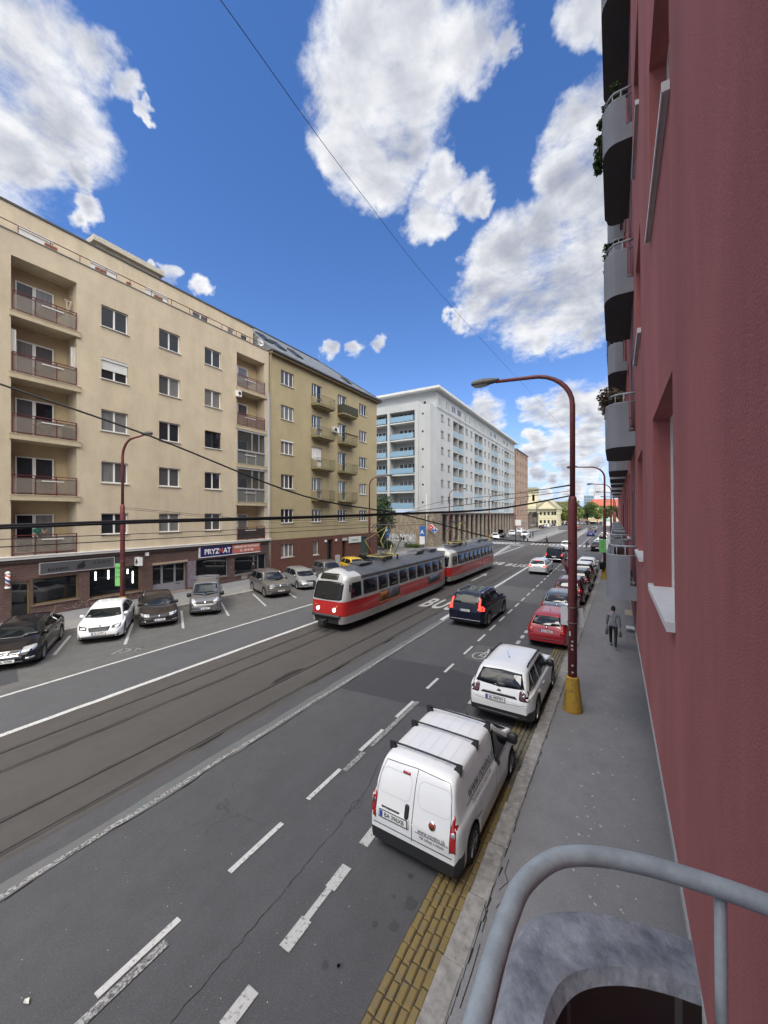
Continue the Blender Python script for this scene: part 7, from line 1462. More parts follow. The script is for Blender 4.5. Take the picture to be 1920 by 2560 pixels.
b = MB(); wall_holes(b, -6, 60, 3.28, 25.6, rh + bd); b.quad((-6, 3.28, 0), (60, 3.28, 0), (60, 3.28, -2.4), (-6, 3.28, -2.4)); b.quad((60, 3.28, 0), (60, 25.6, 0), (60, 25.6, -10), (60, 3.28, -10)); wp(b, 'wall', RED, RH, RXL)
b = MB(); b.box(-6, 60, 3.22, 3.28, -.12, .012); wp(b, 'drip_edge', mat('drip edge', (.30, .32, .32), .6), RH, RXL)
b = MB(); b.quad((-6, 0, -2.3), (60, 0, -2.3), (60, 3.3, -2.3), (-6, 3.3, -2.3)); wp(b, 'shop_wall', mat('dark shop wall', (.06, .055, .055), .6, var=.4, vscale=.6, coords='World'), RH, RX_); b = MB(); b.box(-6, 60.3, 25.6, 25.9, -10, .5); wp(b, 'roof_edge', mat('roof edge dark', (.06, .058, .055), .7), RH, RXL)
for h_ in rh:
    if h_[0] < 30: window(RH, RXL, *h_[:4], .24, 2, frame=W_FRAME, glass=WGLASS[0], sub=h_[0] < 10, sill=False)
    b = MB(); a, c, z = h_[0], h_[1], h_[2]
    b.box(a - .02, c + .02, z - .02, z + .006, -.2, .045); b.box(a - .03, c + .03, z - .05, z + .006, .045, .055); b.box(a - .045, a - .02, z - .045, z + .03, .002, .055); b.box(c + .02, c + .045, z - .045, z + .03, .002, .055); wp(b, 'window_sill', SILLW, RH, RXL)
for q in bd: b = MB(); b.quad((q[0], q[2], -.15), (q[1], q[2], -.15), (q[1], q[3], -.15), (q[0], q[3], -.15)); wp(b, 'balcony_door', mat('blue grey door', (.075, .085, .12), .4), RH, RXL, fixn=False)
b = MB(); b.box(10.35, 10.75, 3.4, 25.4, -.0, .012); wp(b, 'facade_band', mat('blue grey band', (.075, .085, .115), .7), RH, RXL)
# rounded balconies: plan outline in (along, out)
def plan(l, d, off, n=7, rn=.40, rf=.30):
    P = [(off, 0)]; 
    for k in range(n + 1): a = math.pi - k / n * math.pi / 2; P.append((off + rn + rn * math.cos(a), d - off - rn * .72 + rn * .72 * math.sin(a)))
    for k in range(n + 1): a = math.pi / 2 - k / n * math.pi / 2; P.append((l - off - rf + rf * math.cos(a), d - off - rf * .9 + rf * .9 * math.sin(a)))
    return P + [(l - off, 0)]
def offs(P, o):
    out = []
    for i, p in enumerate(P):
        a, c = Vector(P[max(i - 1, 0)]), Vector(P[min(i + 1, len(P) - 1)]); d = (c - a).normalized(); n_ = Vector((d.y, -d.x)); q = Vector(p) + n_ * o
        out.append((q.x, max(q.y, 0) if 0 < i < len(P) - 1 else 0))
    return out
def balcony(y, z, near=False):
    L_, D_ = 2.65, .56; P = plan(L_, D_, 0); I = offs(P, .15); n = len(P); hz = 0.80; gap = .14
    b = MB(); V = lambda p, zz: (y + p[0], z + zz, p[1])
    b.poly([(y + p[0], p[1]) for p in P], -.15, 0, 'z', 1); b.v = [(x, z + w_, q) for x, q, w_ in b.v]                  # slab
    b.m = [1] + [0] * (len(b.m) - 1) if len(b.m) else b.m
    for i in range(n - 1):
        p, q, pi, qi = P[i], P[i + 1], I[i], I[i + 1]
        lo = .26 if (min(p[1], q[1]) < gap and i in (0, n - 2)) else .0
        b.quad(V(p, 0), V(q, 0), V(q, hz), V(p, hz)) if not lo else None
        b.quad(V(pi, 0), V(qi, 0), V(qi, hz), V(pi, hz), m=2) if not lo else None
        b.quad(V(p, hz), V(q, hz), V(qi, hz), V(pi, hz)) if not lo else None
        if lo:
            pm = [(lerp(p[0], q[0], f), lerp(p[1], q[1], f)) for f in ((0, .42) if i == 0 else (.58, 1))]; s0, s1 = ((.42, 1) if i == 0 else (0, .58))
            A, B_ = [(lerp(p[0], q[0], f), lerp(p[1], q[1], f)) for f in (s0, s1)]; Ai, Bi = [(lerp(pi[0], qi[0], f), lerp(pi[1], qi[1], f)) for f in (s0, s1)]
            b.quad(V(A, 0), V(B_, 0), V(B_, hz), V(A, hz)); b.quad(V(Ai, 0), V(Bi, 0), V(Bi, hz), V(Ai, hz), m=2); b.quad(V(A, hz), V(B_, hz), V(Bi, hz), V(Ai, hz)); e, ei = (A, Ai) if i == 0 else (B_, Bi); b.quad(V(e, 0), V(e, hz), V(ei, hz), V(ei, 0))
            b.quad(V(pm[0], 0), V(pm[1], 0), V(pm[1], .16), V(pm[0], .16))
    b.quad((y + .1, z + .004, .02), (y + L_ - .1, z + .004, .02), (y + L_ - .1, z + .004, D_ - .15), (y + .1, z + .004, D_ - .15), m=2)
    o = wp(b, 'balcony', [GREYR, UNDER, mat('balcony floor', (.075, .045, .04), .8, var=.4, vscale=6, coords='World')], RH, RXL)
    g = MB(); C = offs(P, .07); path = [Vector((y + p[0], z + 1.0, p[1])) for p in C]; g.tube(catmull(path, 3),   .024 if not near else .0265, 14 if near else 8)
    for i in ((3, 8, 13) if not near else (9,)): p = C[i]; g.tube([(y + p[0], z + hz - .02, p[1]), (y + p[0], z + 1.0, p[1])], .011, 8)
    for s_, e in ((0, 1), (n - 1, -1)):
        x = y + P[s_][0] + e * .06; g.tube(catmull([(x, z + 1.0, .20), (x, z + .35, .20), (x, z + .25, .16), (x, z + .22, .02)], 4), .013, 6)
    for i in range(0, n - 1):
        pass
    g.tube([Vector((y + p[0], z + hz + .004, p[1])) for p in offs(P, .012)], .014, 6)
    wp(g, 'railing', PIPE, o, RXL); return o
for k in range(6):
    for y in (9.75, 15.0, 18.6, 22.0, 27.0, 32.4, 37.8):
        balcony(y, 4.2 + FL * k)
for k in range(1, 6): balcony(-1.62, 4.2 + FL * k)
# ---- our own balcony in the foreground
BY, BZ, BD = 1.055, 4.17, .585
def own():
    out = [(1.082, .25), (1.075, .30), (1.063, .36), (1.05, .414), (1.025, .468), (.98, .535), (.93, .572), (.86, .586), (.78, .588), (.70, .588), (.62, .588)]
    O = [(p.x, max(0, p.y)) for p in catmull([(a, c, 0) for a, c in out], 5)] + [(.3, .588), (-2.5, .588)]
    inn = [(.950, .25), (.940, .30), (.922, .355), (.898, .40), (.872, .435), (.842, .462), (.806, .480), (.765, .491), (.715, .497), (.665, .498), (.615, .498)]
    I = [(p.x, p.y) for p in catmull([(a, c, 0) for a, c in inn], 5)] + [(.3, .498), (-2.5, .498)]
    b = MB(); n = len(O); zt = .80; e = .018
    V = lambda p, z: (p[0], BZ + z, p[1])
    for i in range(n - 1):
        p, q, pi, qi = O[i], O[i + 1], I[i], I[i + 1]; m_ = lambda a, c, f: (lerp(a[0], c[0], f), lerp(a[1], c[1], f)); f = .13
        po, qo, pn, qn = m_(p, pi, f), m_(q, qi, f), m_(pi, p, f), m_(qi, q, f)
        b.quad(V(p, -.15), V(q, -.15), V(q, zt - e), V(p, zt - e), sm=True); b.quad(V(p, zt - e), V(q, zt - e), V(qo, zt), V(po, zt), sm=True); b.quad(V(po, zt), V(qo, zt), V(qn, zt), V(pn, zt), sm=True); b.quad(V(pn, zt), V(qn, zt), V(qi, zt - e), V(pi, zt - e), sm=True)
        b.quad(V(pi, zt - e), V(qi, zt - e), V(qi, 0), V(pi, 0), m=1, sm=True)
    b.quad(V(O[0], -.15), V(I[0], -.15), V(I[0], zt - e), V(O[0], zt - e)); b.box(.925, 1.07, BZ - .15, BZ + .16, 0, .25); b.quad(V((1.0, 0), .0), V((1.0, .5), .0), V((-2.5, .5), .0), V((-2.5, 0), .0), m=2)
    for y in (.2, .55, .82): b.box(y - .012, y + .012, BZ + .002, BZ + .012, 0, .5, 3)
    for x in (.12, .34): b.box(-2.5, 1.0, BZ + .001, BZ + .008, x - .012, x + .012, 3)
    CT = mat('weathered concrete coping', (.37, .395, .44), .78, col2=(.11, .125, .15), var=.55, vscale=13, bump=.45, bscale=38, coords='World', grime=.55, gscale=4.0)
    m3 = bpy.data.materials.new('lichen coping'); 
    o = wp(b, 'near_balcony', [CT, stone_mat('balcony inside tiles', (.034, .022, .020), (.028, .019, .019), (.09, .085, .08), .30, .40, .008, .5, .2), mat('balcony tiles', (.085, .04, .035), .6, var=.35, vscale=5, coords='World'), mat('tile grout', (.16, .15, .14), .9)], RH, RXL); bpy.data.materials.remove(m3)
    md = o.modifiers.new('es', 'EDGE_SPLIT'); md.split_angle = R(50)
    g = MB(); rail = [(.98, .0), (.985, .13), (.98, .24), (.965, .34), (.935, .43), (.885, .50), (.80, .545), (.72, .558), (.64, .562), (.56, .562)]
    P = [Vector((a, BZ + 1.0, c)) for a, c in catmull([(a, c, 0) for a, c in rail], 6) and [(p.x, p.y) for p in catmull([(a, c, 0) for a, c in rail], 6)]] + [Vector((-2.5, BZ + 1.0, .562))]
    g.tube(P, .0182, 24); g.tube([(.985, BZ + .16, .215), (.985, BZ + 1.0, .215)], .0100, 14)
    for y in (-.5, -1.6): g.tube([(y, BZ + .78, .55), (y, BZ + 1.0, .56)], .0135, 10)
    wp(g, 'railing', PIPE, o, RXL)
    return o
own()
# plants on balconies
def plant(label, blobs, m, n, size, loc, name='balcony_plant'):
    t = thing(name, label, 'plant', loc); rr = random.Random(int(loc[1] * 10 + loc[2])); leaves(rr, blobs, n, size).build('foliage', m, t, fixn=False); b = MB()
    for q in blobs[:4]: b.tube([(0, 0, 0), (q[0] * .6, q[1] * .6, q[2] * .6), q[:3]], .008, 5)
    b.build('stem', BARK, t); return t
z2 = 4.2 + FL
plant('brown bushy plant on the second grey balcony', [(-.05, .15, .28, .22), (-.1, .5, .42, .24), (-.05, .9, .36, .26), (.05, 1.3, .25, .2), (-.12, .3, .1, .18), (-.02, .75, .12, .2)], LM_B, 1500, .045, (-.02, 9.95, z2 + .72))
plant('dark plant trailing down from the fourth grey balcony', [(-.08, .5, -.15, .12), (-.1, .6, -.35, .13), (-.12, .6, -.55, .12), (-.13, .65, -.72, .1), (-.06, .4, .15, .1)], LM_D, 900, .045, (-.20, 9.95, 4.2 + 3 * FL + .78))
plant('thin leafy twigs on the rail of the fourth grey balcony', [(-.05, .2, .3, .12), (.08, .35, .5, .14), (-.02, .6, .55, .12), (.1, .1, .62, .1)], LM_D, 260, .05, (-.10, 9.95, 4.2 + 3 * FL + .75))
plant('green climber on a far red facade balcony', [(-.05, .2, .2, .15), (-.05, .6, .1, .15), (-.05, .9, -.2, .15)], LM_D, 400, .06, (-.15, 15.1, 4.2 + 3 * FL + .75))
t = thing('screen', 'brown slatted screen hanging on the outer edge of a far balcony', 'screen', (-.22, 15.3, 4.2 + 2 * FL + .6)); b = MB()
for i in range(14): b.box(-.02, .02, 0, 1.3, i * .13, i * .13 + .11)
for y in (.1, 1.2): b.box(.015, .03, y, y + .05, 0, 1.8)
b.build('slats', mat('screen brown', (.11, .09, .07), .8), t)
# ================================================================== street lamps
MAROON = mat('maroon lamp paint', (.165, .040, .045), .5, var=.22, vscale=4, grime=.35, gscale=2.0); YBASE = wornpaint('yellow lamp base', (.42, .25, .03), (.10, .085, .05), .8, 5, .56); HEADG = mat('lamp head grey', (.12, .12, .105), .6, var=.5, vscale=9)
def lamp(label, x, y, z0, sgn, group, base=True):
    t = thing('street_lamp', label, 'street lamp', (x, y, z0), group=group); b = MB()
    b.tube([(0, 0, .0), (0, 0, 6.05), (0, 0, 6.25), (0, 0, 6.3)], [.125, .122, .11, .085], 20); A = [(0, 0, 6.3), (0, 0, 9.0)] + [(sgn * (1.15 - 1.15 * math.cos(a * math.pi / 16)), 0, 9.0 + 1.02 * math.sin(a * math.pi / 16)) for a in range(1, 9)] + [(sgn * 2.25, 0, 10.08)]
    b.tube(A, [.075] * 2 + [.07] * 4 + [.06] * 4 + [.05], 14); b.build('pole', MAROON, t)
    b = MB(); P = [(2.15, .05), (2.3, .09), (2.5, .12), (2.75, .135), (2.95, .12), (3.05, .06), (3.07, .01)]
    rings = []
    for (px, r) in P:
        i = len(b.v); b.v += [(sgn * px, r * 1.15 * math.cos(a * math.pi / 6), 10.12 + r * math.sin(a * math.pi / 6) * (1.0 if a <= 6 else .8)) for a in range(12)]; rings.append(i)
    for a_, c_ in zip(rings, rings[1:]):
        for j in range(12): b.f.append((a_ + j, a_ + (j + 1) % 12, c_ + (j + 1) % 12, c_ + j)); b.m.append(0); b.sm.append(True)
    b.f.append(tuple(rings[0] + j for j in range(12))); b.m.append(0); b.sm.append(False); hd = b.build('lamp_head', HEADG, t)
    b = MB(); rings = []
    for k, (px, d_) in enumerate(((2.5, .0), (2.6, .05), (2.78, .07), (2.95, .04), (3.0, 0))):
        i = len(b.v); b.v += [(sgn * px, .11 * math.cos(a * math.pi / 6), 10.06 - d_ * math.sin(a * math.pi / 6) - .02) for a in range(7)]; rings.append(i)
    for a_, c_ in zip(rings, rings[1:]):
        for j in range(6): b.f.append((a_ + j, a_ + j + 1, c_ + j + 1, c_ + j)); b.m.append(0); b.sm.append(True)
    b.build('lens', mat('milky lens', (.40, .42, .40), .25), hd)
    if base: b = MB(); b.lathe([(.27, 0), (.275, .03), (.262, .10), (.215, .55), (.175, .95), (.165, .99), (.125, 1.0)], 24); b.build('base', YBASE, t)
    b = MB()
    for z in (2.55, 3.0): b.lathe([(.126, z), (.14, z), (.14, z + .05), (.126, z + .05)], 16)
    b.build('band', mat('steel band', (.10, .06, .06), .5), t); return t
RG, LG = 'maroon street lamps along the right kerb', 'maroon street lamps along the left pavement'
NL = lamp('near maroon street lamp with a yellow base, beside the white SUV', -1.07, 12.6, .12, -1, RG)
lamp('second maroon street lamp on the right, with a green notice on it', -.78, 39.4, .12, -1, RG)
for i, (x, y) in enumerate(((-.45, 63), (-.2, 86.5), (0, 110), (.2, 134), (.3, 158))): lamp('%s maroon street lamp in the right hand row' % ('third', 'fourth', 'fifth', 'sixth', 'furthest')[i], x, y, .12, -1, RG, i < 2)
lamp('maroon street lamp in front of the barber shop', -24.4, 11.3, .14, 1, LG)
lamp('maroon street lamp before the far end of the olive block', -24.4, 37.4, .14, 1, LG)
for i, y in enumerate((62.5, 87, 112)): lamp('%s maroon street lamp before the white block' % ('first', 'second', 'third')[i], -24.4, y, .05, 1, LG)
# stickers and stub on the near lamp: parts of it
b = MB(); rr = random.Random(6)
for (z, a, r) in ((2.05, -1.5, .03), (1.93, -1.6, .035), (1.82, -1.55, .03), (1.35, -1.5, .03), (1.15, -1.5, .03), (2.2, -1.9, .0)):
    if r: b.quad(*[(.126 * math.cos(a + math.cos(k) * r / .126), .126 * math.sin(a + math.cos(k) * r / .126), z + math.sin(k) * r) for k in [i * .63 for i in range(10)]])
b.quad(*[(.127 * math.cos(a), .127 * math.sin(a), z) for a, z in ((-2.3, 2.2), (-1.9, 2.2), (-1.9, 2.34), (-2.3, 2.34))]); b.build('sticker', mat('pale sticker', (.42, .36, .35), .7), NL)
b = MB(); b.tube([(-.1, 0, 4.0), (-.26, -.05, 4.42)], .045, 8); b.build('bracket_stub', MAROON, NL)
def notice(label, x, y, z, wd, h_, m, ang=0, txt=None, name='notice'):
    t = thing(name, label, 'sign', (x, y, z), R(ang)); b = MB(); b.box(-wd / 2, wd / 2, -.02, .02, 0, h_); b.build('sheet', m, t)
    if txt:
        for i, s_ in enumerate(txt): lettering(s_, h_ * .12, INK, t, (0, -.022, h_ * (.8 - i * .2)), (1, 0, 0), (0, 0, 1), sx=.8)
    return t
GRN = mat('green notice', (.16, .46, .14), .6, var=.08); notice('green notice strapped to the second right lamp post', -.92, 39.2, 2.5, .55, 1.15, GRN, 0, ('TRH', 'BUS', 'N33')); notice('dark header above the green notice on the right', -.92, 39.19, 3.68, .55, .25, INK)
notice('green timetable on the barber shop lamp post', -24.55, 11.15, 1.75, .34, 1.3, GRN, 35, ('TABLE', 'A 31', 'B 39')); notice('black header of the green timetable by the barber shop', -24.55, 11.14, 3.08, .34, .32, INK, 35)
t = thing('traffic_sign', 'back of two white sign plates fixed to the near lamp post', 'sign', (-1.07, 12.78, 2.55)); b = MB(); b.box(-.34, -.13, 0, .02, 0, .55); b.box(.13, .27, 0, .02, 0, .55); b.box(-.13, .13, -.01, .01, .2, .26); b.build('plate', mat('grey plate back', (.55, .56, .58), .5), t)
t = thing('litter_bin', 'black litter bin on the second right lamp post', 'bin', (-.95, 39.2, 1.0)); b = MB(); b.lathe([(0, 0), (.2, 0), (.24, .6), (.25, .66), (.2, .68), (0, .66)], 16); b.build('bin', BLACK, t)
# ================================================================== wires
WIRE = mat('cable black', (.012, .012, .013), .6)
def cable(name, label, pts, r, group=None, k=8, m=None):
    b = MB(); b.tube(catmull(pts, k), r, 8); o = b.build(name, m or WIRE); o['label'] = label; o['category'] = 'cable'
    if group: o['group'] = group
    return o
def at(u, v, d): q = ray(u, v); return tuple(Vector((0, 0, EYE)) + q * d)
G_ = [(u, v, d) for u, v, d in ((-60, 1317, 3.9), (0, 1315, 4.0), (370, 1302, 5.0), (740, 1293, 6.4), (1000, 1284, 7.8), (1200, 1276, 9.2), (1310, 1262, 10.2), (1425, 1240, 11.3))]
cable('overhead_cable', 'thick black cable from the near lamp post across to the left, upper of the pair', [at(u, v - 1, d) for u, v, d in G_], .0135); cable('overhead_cable', 'thick black cable from the near lamp post across to the left, lower of the pair', [at(u, v + 5.5 * max(.0, (1425 - u) / 1425), d + .02) for u, v, d in G_], .0135)
cable('overhead_cable', 'black cable sagging from the upper left down across both blocks', [at(u, v, d) for u, v, d in ((-40, 945, 5.6), (0, 960, 5.7), (380, 1092, 6.6), (760, 1240, 7.8), (1010, 1287, 9.0), (1220, 1342, 10.2), (1320, 1354, 10.8), (1431, 1358, 11.3))], .0155)
cable('overhead_wire', 'thin wire crossing the sky from the top towards the far lamp posts', [at(548, -5, 4.0), at(900, 480, 7.0), at(1150, 790, 13), at(1410, 1075, 30), at(1474, 1165, 52)], .0042)
cable('overhead_wire', 'thin span wire from the near lamp post toward the white block', [at(1425, 1213, 11.3), at(1370, 1222, 14.5), at(1260, 1237, 22), at(1100, 1255, 30), at(1010, 1282, 36)], .014)
cable('overhead_wire', 'dark insulated start of the span wire at the near lamp post', [at(1425, 1213, 11.3), at(1400, 1217, 12.6), at(1375, 1221, 14.2)], .024)
cable('overhead_wire', 'wire dropping from the near lamp post to the right behind it', [at(1437, 1253, 11.4), at(1450, 1265, 16), at(1475, 1280, 24), at(1500, 1283, 40)], .016)
for x, s_ in ((-12.5, 'left'), (-9.6, 'right')): cable('contact_wire', 'tram contact wire above the %s track' % s_, [(x + (.15 if i % 2 else -.15), -10 + i * 22, 5.3) for i in range(12)], .010, None, 2)
for i, y in enumerate((11.3, 37.4, 62.5, 87, 112)): cable('span_wire', 'span wire carrying the contact wires, %s from the camera' % ordn[i], [(-24.4, y, 6.3), (-15, y, 5.75), (-11, y, 5.65), (-7, y, 5.85), (-1.0 + i * .2, (12.6, 39.4, 63, 86.5, 110)[i], 6.6)], .009, None, 4)
cable('overhead_wire', 'thin wire from the barber shop lamp post along the beige facade', [(-24.4, 11.3, 6.2), (-22, 22, 5.2), (-20, 34, 5.6), (-24.4, 62, 6.4)], .010)
cable('overhead_wire', 'thin wire low across the barber shop front', [at(0, 1440, 26), at(300, 1405, 27), at(640, 1365, 30), at(900, 1330, 34)], .010)
# ================================================================== street furniture further off
t = thing('parking_sign', 'blue parking sign on a pole beside the dark tree', 'sign', (-30.6, 52, 0)); b = MB(); b.tube([(0, 0, 0), (0, 0, 3.6)], .04, 8); b.build('pole', STEEL, t); b = MB(); b.box(-.35, .35, -.06, -.03, 2.9, 3.7); b.box(-.35, .35, -.06, -.03, 2.2, 2.8); b.build('plate', mat('sign plate blue', (.03, .13, .40), .5), t); lettering('P', .6, WHITE, t, (0, -.065, 3.3), (1, 0, 0), (0, 0, 1), .02)
t = thing('banner', 'tall blue and white banner by the white pole at the stone wall', 'sign', (-27.3, 57.8, 0)); b = MB(); b.box(-.45, .45, -.05, .05, .9, 2.2, 0); b.box(-.45, .45, -.05, .05, 2.2, 3.9, 1); b.bar((-.4, 0, 0), (-.4, 0, .9), .06, m=2); b.bar((.4, 0, 0), (.4, 0, .9), .06, m=2); b.build('panel', [WHITE, mat('sign plate blue', (.03, .13, .40), .5), STEEL], t); lettering('A', .9, WHITE, t, (0, -.055, 2.9), (1, 0, 0), (0, 0, 1), .02)
t = thing('mast', 'slim white mast carrying the wires at the stone wall', 'pole', (-26.6, 58, 0)); b = MB(); b.tube([(0, 0, 0), (0, 0, 9.2)], [.11, .07], 10); b.build('pole', mat('pale mast', (.45, .46, .46), .5), t)
t = thing('stop_post', 'dark tram stop post with a pale panel on the platform', 'sign', (-16.3, 76.2, .0)); b = MB(); b.tube([(0, 0, 0), (0, 0, 5.6)], .06, 8); b.build('pole', BLACK, t); b = MB(); b.box(-.1, 1.0, -.05, .05, 3.7, 4.8); b.build('panel', WHITE, t)
t = thing('traffic_signals', 'dark signal heads on a post before the yellow hall', 'signal', (-27.0, 165, 0)); b = MB(); b.tube([(0, 0, 0), (0, 0, 11)], .12, 8); b.build('pole', BLACK, t); b = MB(); b.box(-3.0, -1.6, -.2, .2, 4.6, 6.8); b.box(-1.4, .0, -.2, .2, 4.6, 6.8); b.build('signal_head', BLACK, t)
def fence(label, x, y0, y1, z):
    t = thing('guard_rail', label, 'railing', (x, y0, z)); b = MB(); L_ = y1 - y0
    for i in range(int(L_ / .45) + 1): b.box(-.015, .015, i * .45, i * .45 + .03, 0, 1.05)
    b.bar((0, 0, 1.05), (0, L_, 1.05), .05); b.bar((0, 0, .2), (0, L_, .2), .04); b.build('bars', mat('galvanised', (.40, .41, .41), .5), t)
fence('grey railing along the back of the tram platform', -17.3, 98, 150, .2); fence('grey railing on the narrow island right of the tracks', -8.0, 90, 148, .16)
t = thing('cardboard', 'flat piece of cardboard lying on the pavement beside the red wall', 'cardboard', (.72, 26.6, .125)); b = MB(); b.box(-.22, .45, -.75, .8, 0, .015); b.build('sheet', mat('cardboard tan', (.40, .32, .24), .9), t)
t = thing('metal_tray', 'pale metal box left on the pavement by the red wall', 'box', (.72, 22.6, .125)); b = MB(); b.box(-.2, .4, -.2, .25, .0, .12, 0); b.box(-.24, .42, -.26, .3, .12, .16, 1); b.build('tray', [mat('tray grey', (.22, .22, .23), .5), mat('tray pale', (.62, .65, .68), .4)], t)
t = thing('manhole', 'dark round manhole cover in the parking strip by the silver estate', 'manhole', (-18.3, 21.2, .004)); b = MB(); b.lathe([(0, .006), (.36, .006), (.38, .0)], 20); b.build('cover', mat('cast iron', (.05, .045, .04), .7), t)
# ------------------------------------------------------------------ people: one skinned body each, hair and clothes as children
SKIN = mat('skin', (.38, .22, .15), .6); HAIRM = mat('dark hair', (.012, .010, .009), .8, bump=.4, bscale=120)
def skin_obj(name, parent, V, E, Rd, mats, mfun=None, sub=2, root=0):
    me = bpy.data.meshes.new(name); me.from_pydata(V, E, []); o = bpy.data.objects.new(name, me); COL.objects.link(o)
    bm = bmesh.new(); bm.from_mesh(me); L_ = bm.verts.layers.skin.verify(); bm.verts.ensure_lookup_table()
    for v, r in zip(bm.verts, Rd): v[L_].radius = (r, r) if not isinstance(r, tuple) else r
    bm.verts[root][L_].use_root = True; bm.to_mesh(me); bm.free()
    o.modifiers.new('skin', 'SKIN').use_smooth_shade = True; sb = o.modifiers.new('sub', 'SUBSURF'); sb.levels = sub; sb.render_levels = sub
    bpy.context.view_layer.update(); dg = bpy.context.evaluated_depsgraph_get(); m2 = bpy.data.meshes.new_from_object(o.evaluated_get(dg)); o.modifiers.clear(); o.data = m2; bpy.data.meshes.remove(me)
    m2.materials.clear()
    for q in mats: m2.materials.append(q)
    for p in m2.polygons: p.use_smooth = True; p.material_index = mfun(p.center) if mfun else 0
    o.parent = parent; return o
def person(label, x, y, z, rz, hgt=1.78, stride=0.0, top=(.1, .1, .1), legs=(.02, .02, .02), shoe=(.3, .3, .3), arms=((.0, .0), (.0, .0)), lean=0.0, group=None, hands=True, sleeve=True, elbow=(.35, .35), sub=2):
    t = thing('person', label, 'person', (x, y, z), R(rz), group); k = hgt / 1.78
    TOP = mat('cloth %.3f %.3f %.3f' % top, top, .9, var=.25, vscale=9, bump=.3, bscale=60); LEG = mat('cloth %.3f %.3f %.3f' % legs, legs, .9, var=.2, vscale=9, bump=.25, bscale=60); SH = mat('shoe %.2f' % shoe[0], shoe, .7)
    V, E, Rr = [], [], []
    def add(p, r, par=None):
        V.append((p[0] * k, p[1] * k, p[2] * k)); Rr.append(r * k if not isinstance(r, tuple) else (r[0] * k, r[1] * k)); i = len(V) - 1
        if par is not None: E.append((par, i))
        return i
    # x = forward, y = left
    pel = add((0, 0, .96), (.125, .10)); sp1 = add((lean * .3, 0, 1.14), (.125, .095), pel); sp2 = add((lean * .7, 0, 1.33), (.15, .11), sp1); nk0 = add((lean, 0, 1.48), .075, sp2); nk = add((lean + .01, 0, 1.54), .055, nk0); hd0 = add((lean + .03, 0, 1.62), (.078, .082), nk); hd = add((lean + .025, 0, 1.71), (.075, .085), hd0)
    feet = []
    for s_, st in ((1, stride), (-1, -stride)):
        h0 = add((0, s_ * .10, .90), .095, pel); kx_ = st * .50 + max(0, st) * .10 + .02; kn = add((kx_, s_ * .10, .50 + abs(st) * .01), .062, h0); ax_ = st * 1.0 - (.06 if st < 0 else .0); az = .10 + (.10 if st < 0 else 0); cf = add((lerp(kx_, ax_, .35), s_ * .10, lerp(.5, az, .35)), .058, kn); an = add((ax_, s_ * .10, az), .042, cf); add((ax_ + .11, s_ * .11, az - .055 - (.02 if st < 0 else 0)), (.045, .035), an); toe = add((ax_ + .19, s_ * .115, max(.03, az - .07 - (.02 if st < 0 else 0))), (.038, .022), len(V) - 1); add((ax_ - .05, s_ * .10, az - .04), .035, an)
    hp = []
    for n_, (s_, (sw, out)) in enumerate(zip((1, -1), arms)):
        sh = add((lean, s_ * .185, 1.43), .075, sp2); a = sw; ex, ez = lean + math.sin(a) * .29, 1.43 - math.cos(a) * .29; eb = add((ex, s_ * (.21 + out * .5), ez), .058, sh); b_ = a + elbow[n_]; fx, fz = ex + math.sin(b_) * .24, ez - math.cos(b_) * .24; fo = add((lerp(ex, fx, .6), s_ * (.215 + out * .8), lerp(ez, fz, .6)), .048, eb); wr = add((fx, s_ * (.22 + out), fz), .027, fo)
        dx, dz = math.sin(b_), -math.cos(b_); pm = add((fx + dx * .05, s_ * (.22 + out), fz + dz * .05), (.022, .036), wr); hp.append((fx + dx * .1, s_ * (.22 + out), fz + dz * .1))
        if hands:
            for f, (o_, l) in enumerate(((-.028, .070), (-.010, .082), (.010, .076), (.027, .060))):
                px, pz = fx + dx * .095 - dz * o_, fz + dz * .095 + dx * o_; a1 = add((px, s_ * (.222 + out), pz), .0095, pm); a2 = add((px + dx * l * .5, s_ * (.213 + out), pz + dz * l * .5), .0088, a1); add((px + dx * l * .8, s_ * (.195 + out), pz + dz * l * .85), .008, a2)
            th = add((fx + dx * .05 - dz * .045 * -1, s_ * (.205 + out), fz + dz * .05 + dx * .045), .011, pm); add((fx + dx * .09 + dz * .06, s_ * (.19 + out), fz + dz * .085 + dx * .06), .010, th)
    wrz = [q[2] * k + .08 * k for q in hp]
    def mf(c):
        zc = c.z / k
        if zc > 1.515 and abs(c.y) < .14 * k: return 0
        if abs(c.y) > .165 * k and zc > .55:
            q = hp[0] if c.y > 0 else hp[1]; d = (Vector((c.x, c.y, c.z)) - Vector(q) * k).length
            if d < .115 * k: return 0
            if not sleeve and d < .36 * k: return 0
            return 1
        if zc > .93: return 1
        if zc > .135: return 2
        return 3 if zc < .12 or abs(stride) > 0 else 2
    body = skin_obj('body', t, V, E, Rr, [SKIN, TOP, LEG, SH], mf, sub)
    b = MB(); hx, hz = (lean + .012) * k, 1.725 * k
    rings = []
    for q in range(6):
        a = q / 5 * math.pi * .5; r = .098 * k * math.cos(a); z_ = hz - .05 * k + .125 * k * math.sin(a); i = len(b.v); b.v += [(hx + r * 1.05 * math.cos(j * math.pi / 7) - .004, r * .9 * math.sin(j * math.pi / 7), z_ - (.055 * k if (math.cos(j * math.pi / 7) < -.2 and q == 0) else 0) + (.04 * k if (math.cos(j * math.pi / 7) > .5 and q == 0) else 0)) for j in range(14)]; rings.append(i)
    for a_, c_ in zip(rings, rings[1:]):
        for j in range(14): b.f.append((a_ + j, a_ + (j + 1) % 14, c_ + (j + 1) % 14, c_ + j)); b.m.append(0); b.sm.append(True)
    b.build('hair', HAIRM, t)
    return t, [Vector(q) * k for q in hp]
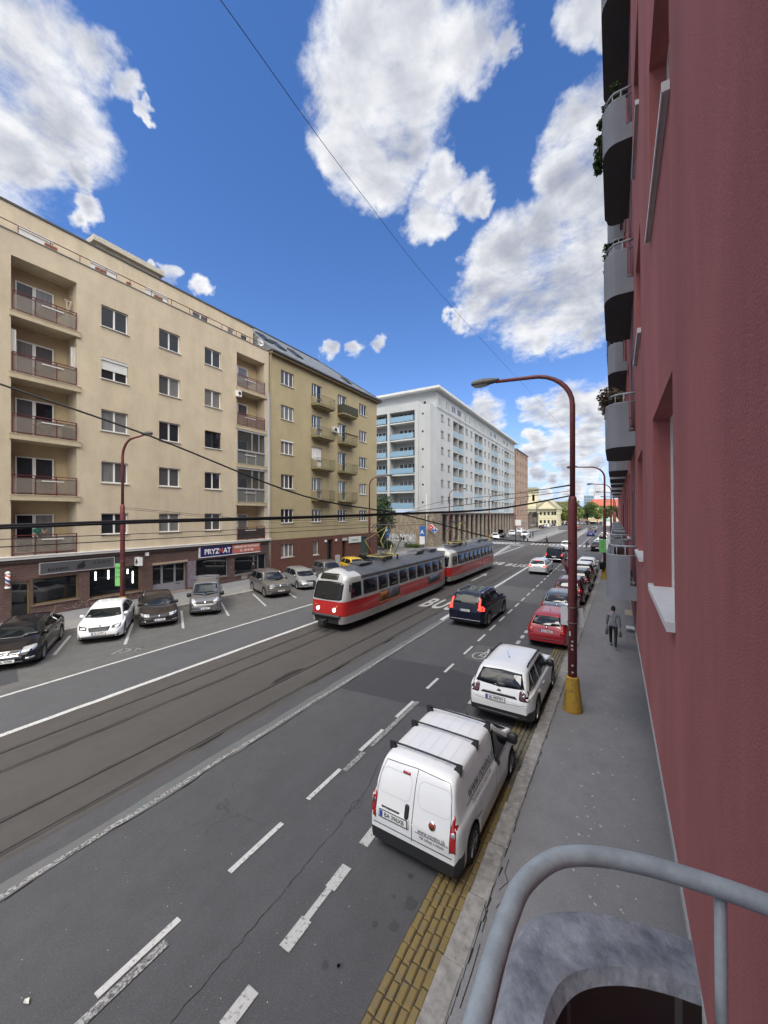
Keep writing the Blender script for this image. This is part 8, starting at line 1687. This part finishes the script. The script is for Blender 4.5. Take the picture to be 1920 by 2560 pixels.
W1, hp1 = person('person in a grey sweater and black trousers walking away on the pavement with bags', -.06, 19.35, .12, 88, 1.80, .30, top=(.20, .205, .23), legs=(.012, .012, .014), shoe=(.30, .30, .31), arms=((.25, .02), (-.25, .04)), elbow=(.22, .25))
bg_m = mat('bag pattern', (.16, .145, .11), .8, var=.8, vscale=14, col2=(.03, .03, .03))
for i, q in enumerate(hp1):
    wv = Matrix.Translation(W1.location) @ Matrix.Rotation(R(90), 4, 'Z') @ q; t = thing('shopping_bag', 'patterned bag held in the %s hand of the person on the pavement' % ('left' if i == 0 else 'right'), 'bag', wv); b = MB(); b.v = []
    prof_ = [(.02, -.02), (.06, -.10), (.10, -.2), (.105, -.3), (.08, -.36), (0, -.37)]; b.lathe([(r * (1 if i == 0 else .9), z * (1 if i == 0 else .8)) for r, z in prof_], 10); b.v = [(x * .6, y, z) for x, y, z in b.v]; b.build('sack', bg_m, t); b = MB(); b.tube([(0, -.02, -.08), (0, -.02, .02), (0, .03, .02), (0, .03, -.08)], .006, 5); b.build('handle', BLACK, t)
person('person in a green shirt standing at the lowest beige balcony with a phone', XF - .55, 8.72, 3.62, 20, 1.76, .0, top=(.02, .12, .085), legs=(.03, .028, .028), arms=((.5, .0), (.15, .0)), elbow=(1.7, .9), sleeve=False)
person('person in dark clothes walking past the printer shop window', -26.3, 22.3, .14, -95, 1.75, .15, top=(.015, .016, .02), legs=(.02, .022, .03), hands=False, sub=1)
CR = 'people around the tram stop'
person('person in dark clothes stepping across the tram tracks', -10.9, 77.5, .0, 150, 1.75, .28, top=(.02, .02, .024), legs=(.015, .015, .018), lean=.12, arms=((.4, .05), (-.3, .05)), group=CR, hands=False, sub=1)
person('person bending in the bicycle lane beside the parked black fastback', -3.8, 68, .0, 60, 1.75, .2, top=(.03, .032, .035), legs=(.16, .16, .155), lean=.2, group=CR, hands=False, sub=1)
person('person in a white shirt waiting at the tram platform', -15.3, 82.6, .0, -120, 1.74, .05, top=(.50, .50, .48), legs=(.02, .02, .022), group=CR, hands=False, sub=1)
person('person in black pushing a pram like cart at the platform', -16.2, 83.6, .0, -110, 1.72, .1, top=(.015, .015, .016), legs=(.015, .015, .018), group=CR, hands=False, sub=1)
person('person in black standing behind the platform railing', -16.3, 94.5, .2, 180, 1.8, .0, top=(.015, .015, .018), legs=(.02, .02, .022), group=CR, hands=False, sub=1)
person('person in a white top and black trousers by the white mast', -28.1, 60.1, .0, -90, 1.7, .08, top=(.55, .55, .55), legs=(.015, .015, .015), group=CR, hands=False, sub=1)
person('person in a blue jacket far along the right pavement', .1, 86, .12, 90, 1.78, .18, top=(.04, .06, .17), legs=(.02, .02, .03), group=CR, hands=False, sub=1)
person('person in dark clothes beside the far parked cars on the right', -.6, 66, .12, 90, 1.75, .15, top=(.03, .02, .022), legs=(.02, .02, .025), group=CR, hands=False, sub=1)
pass
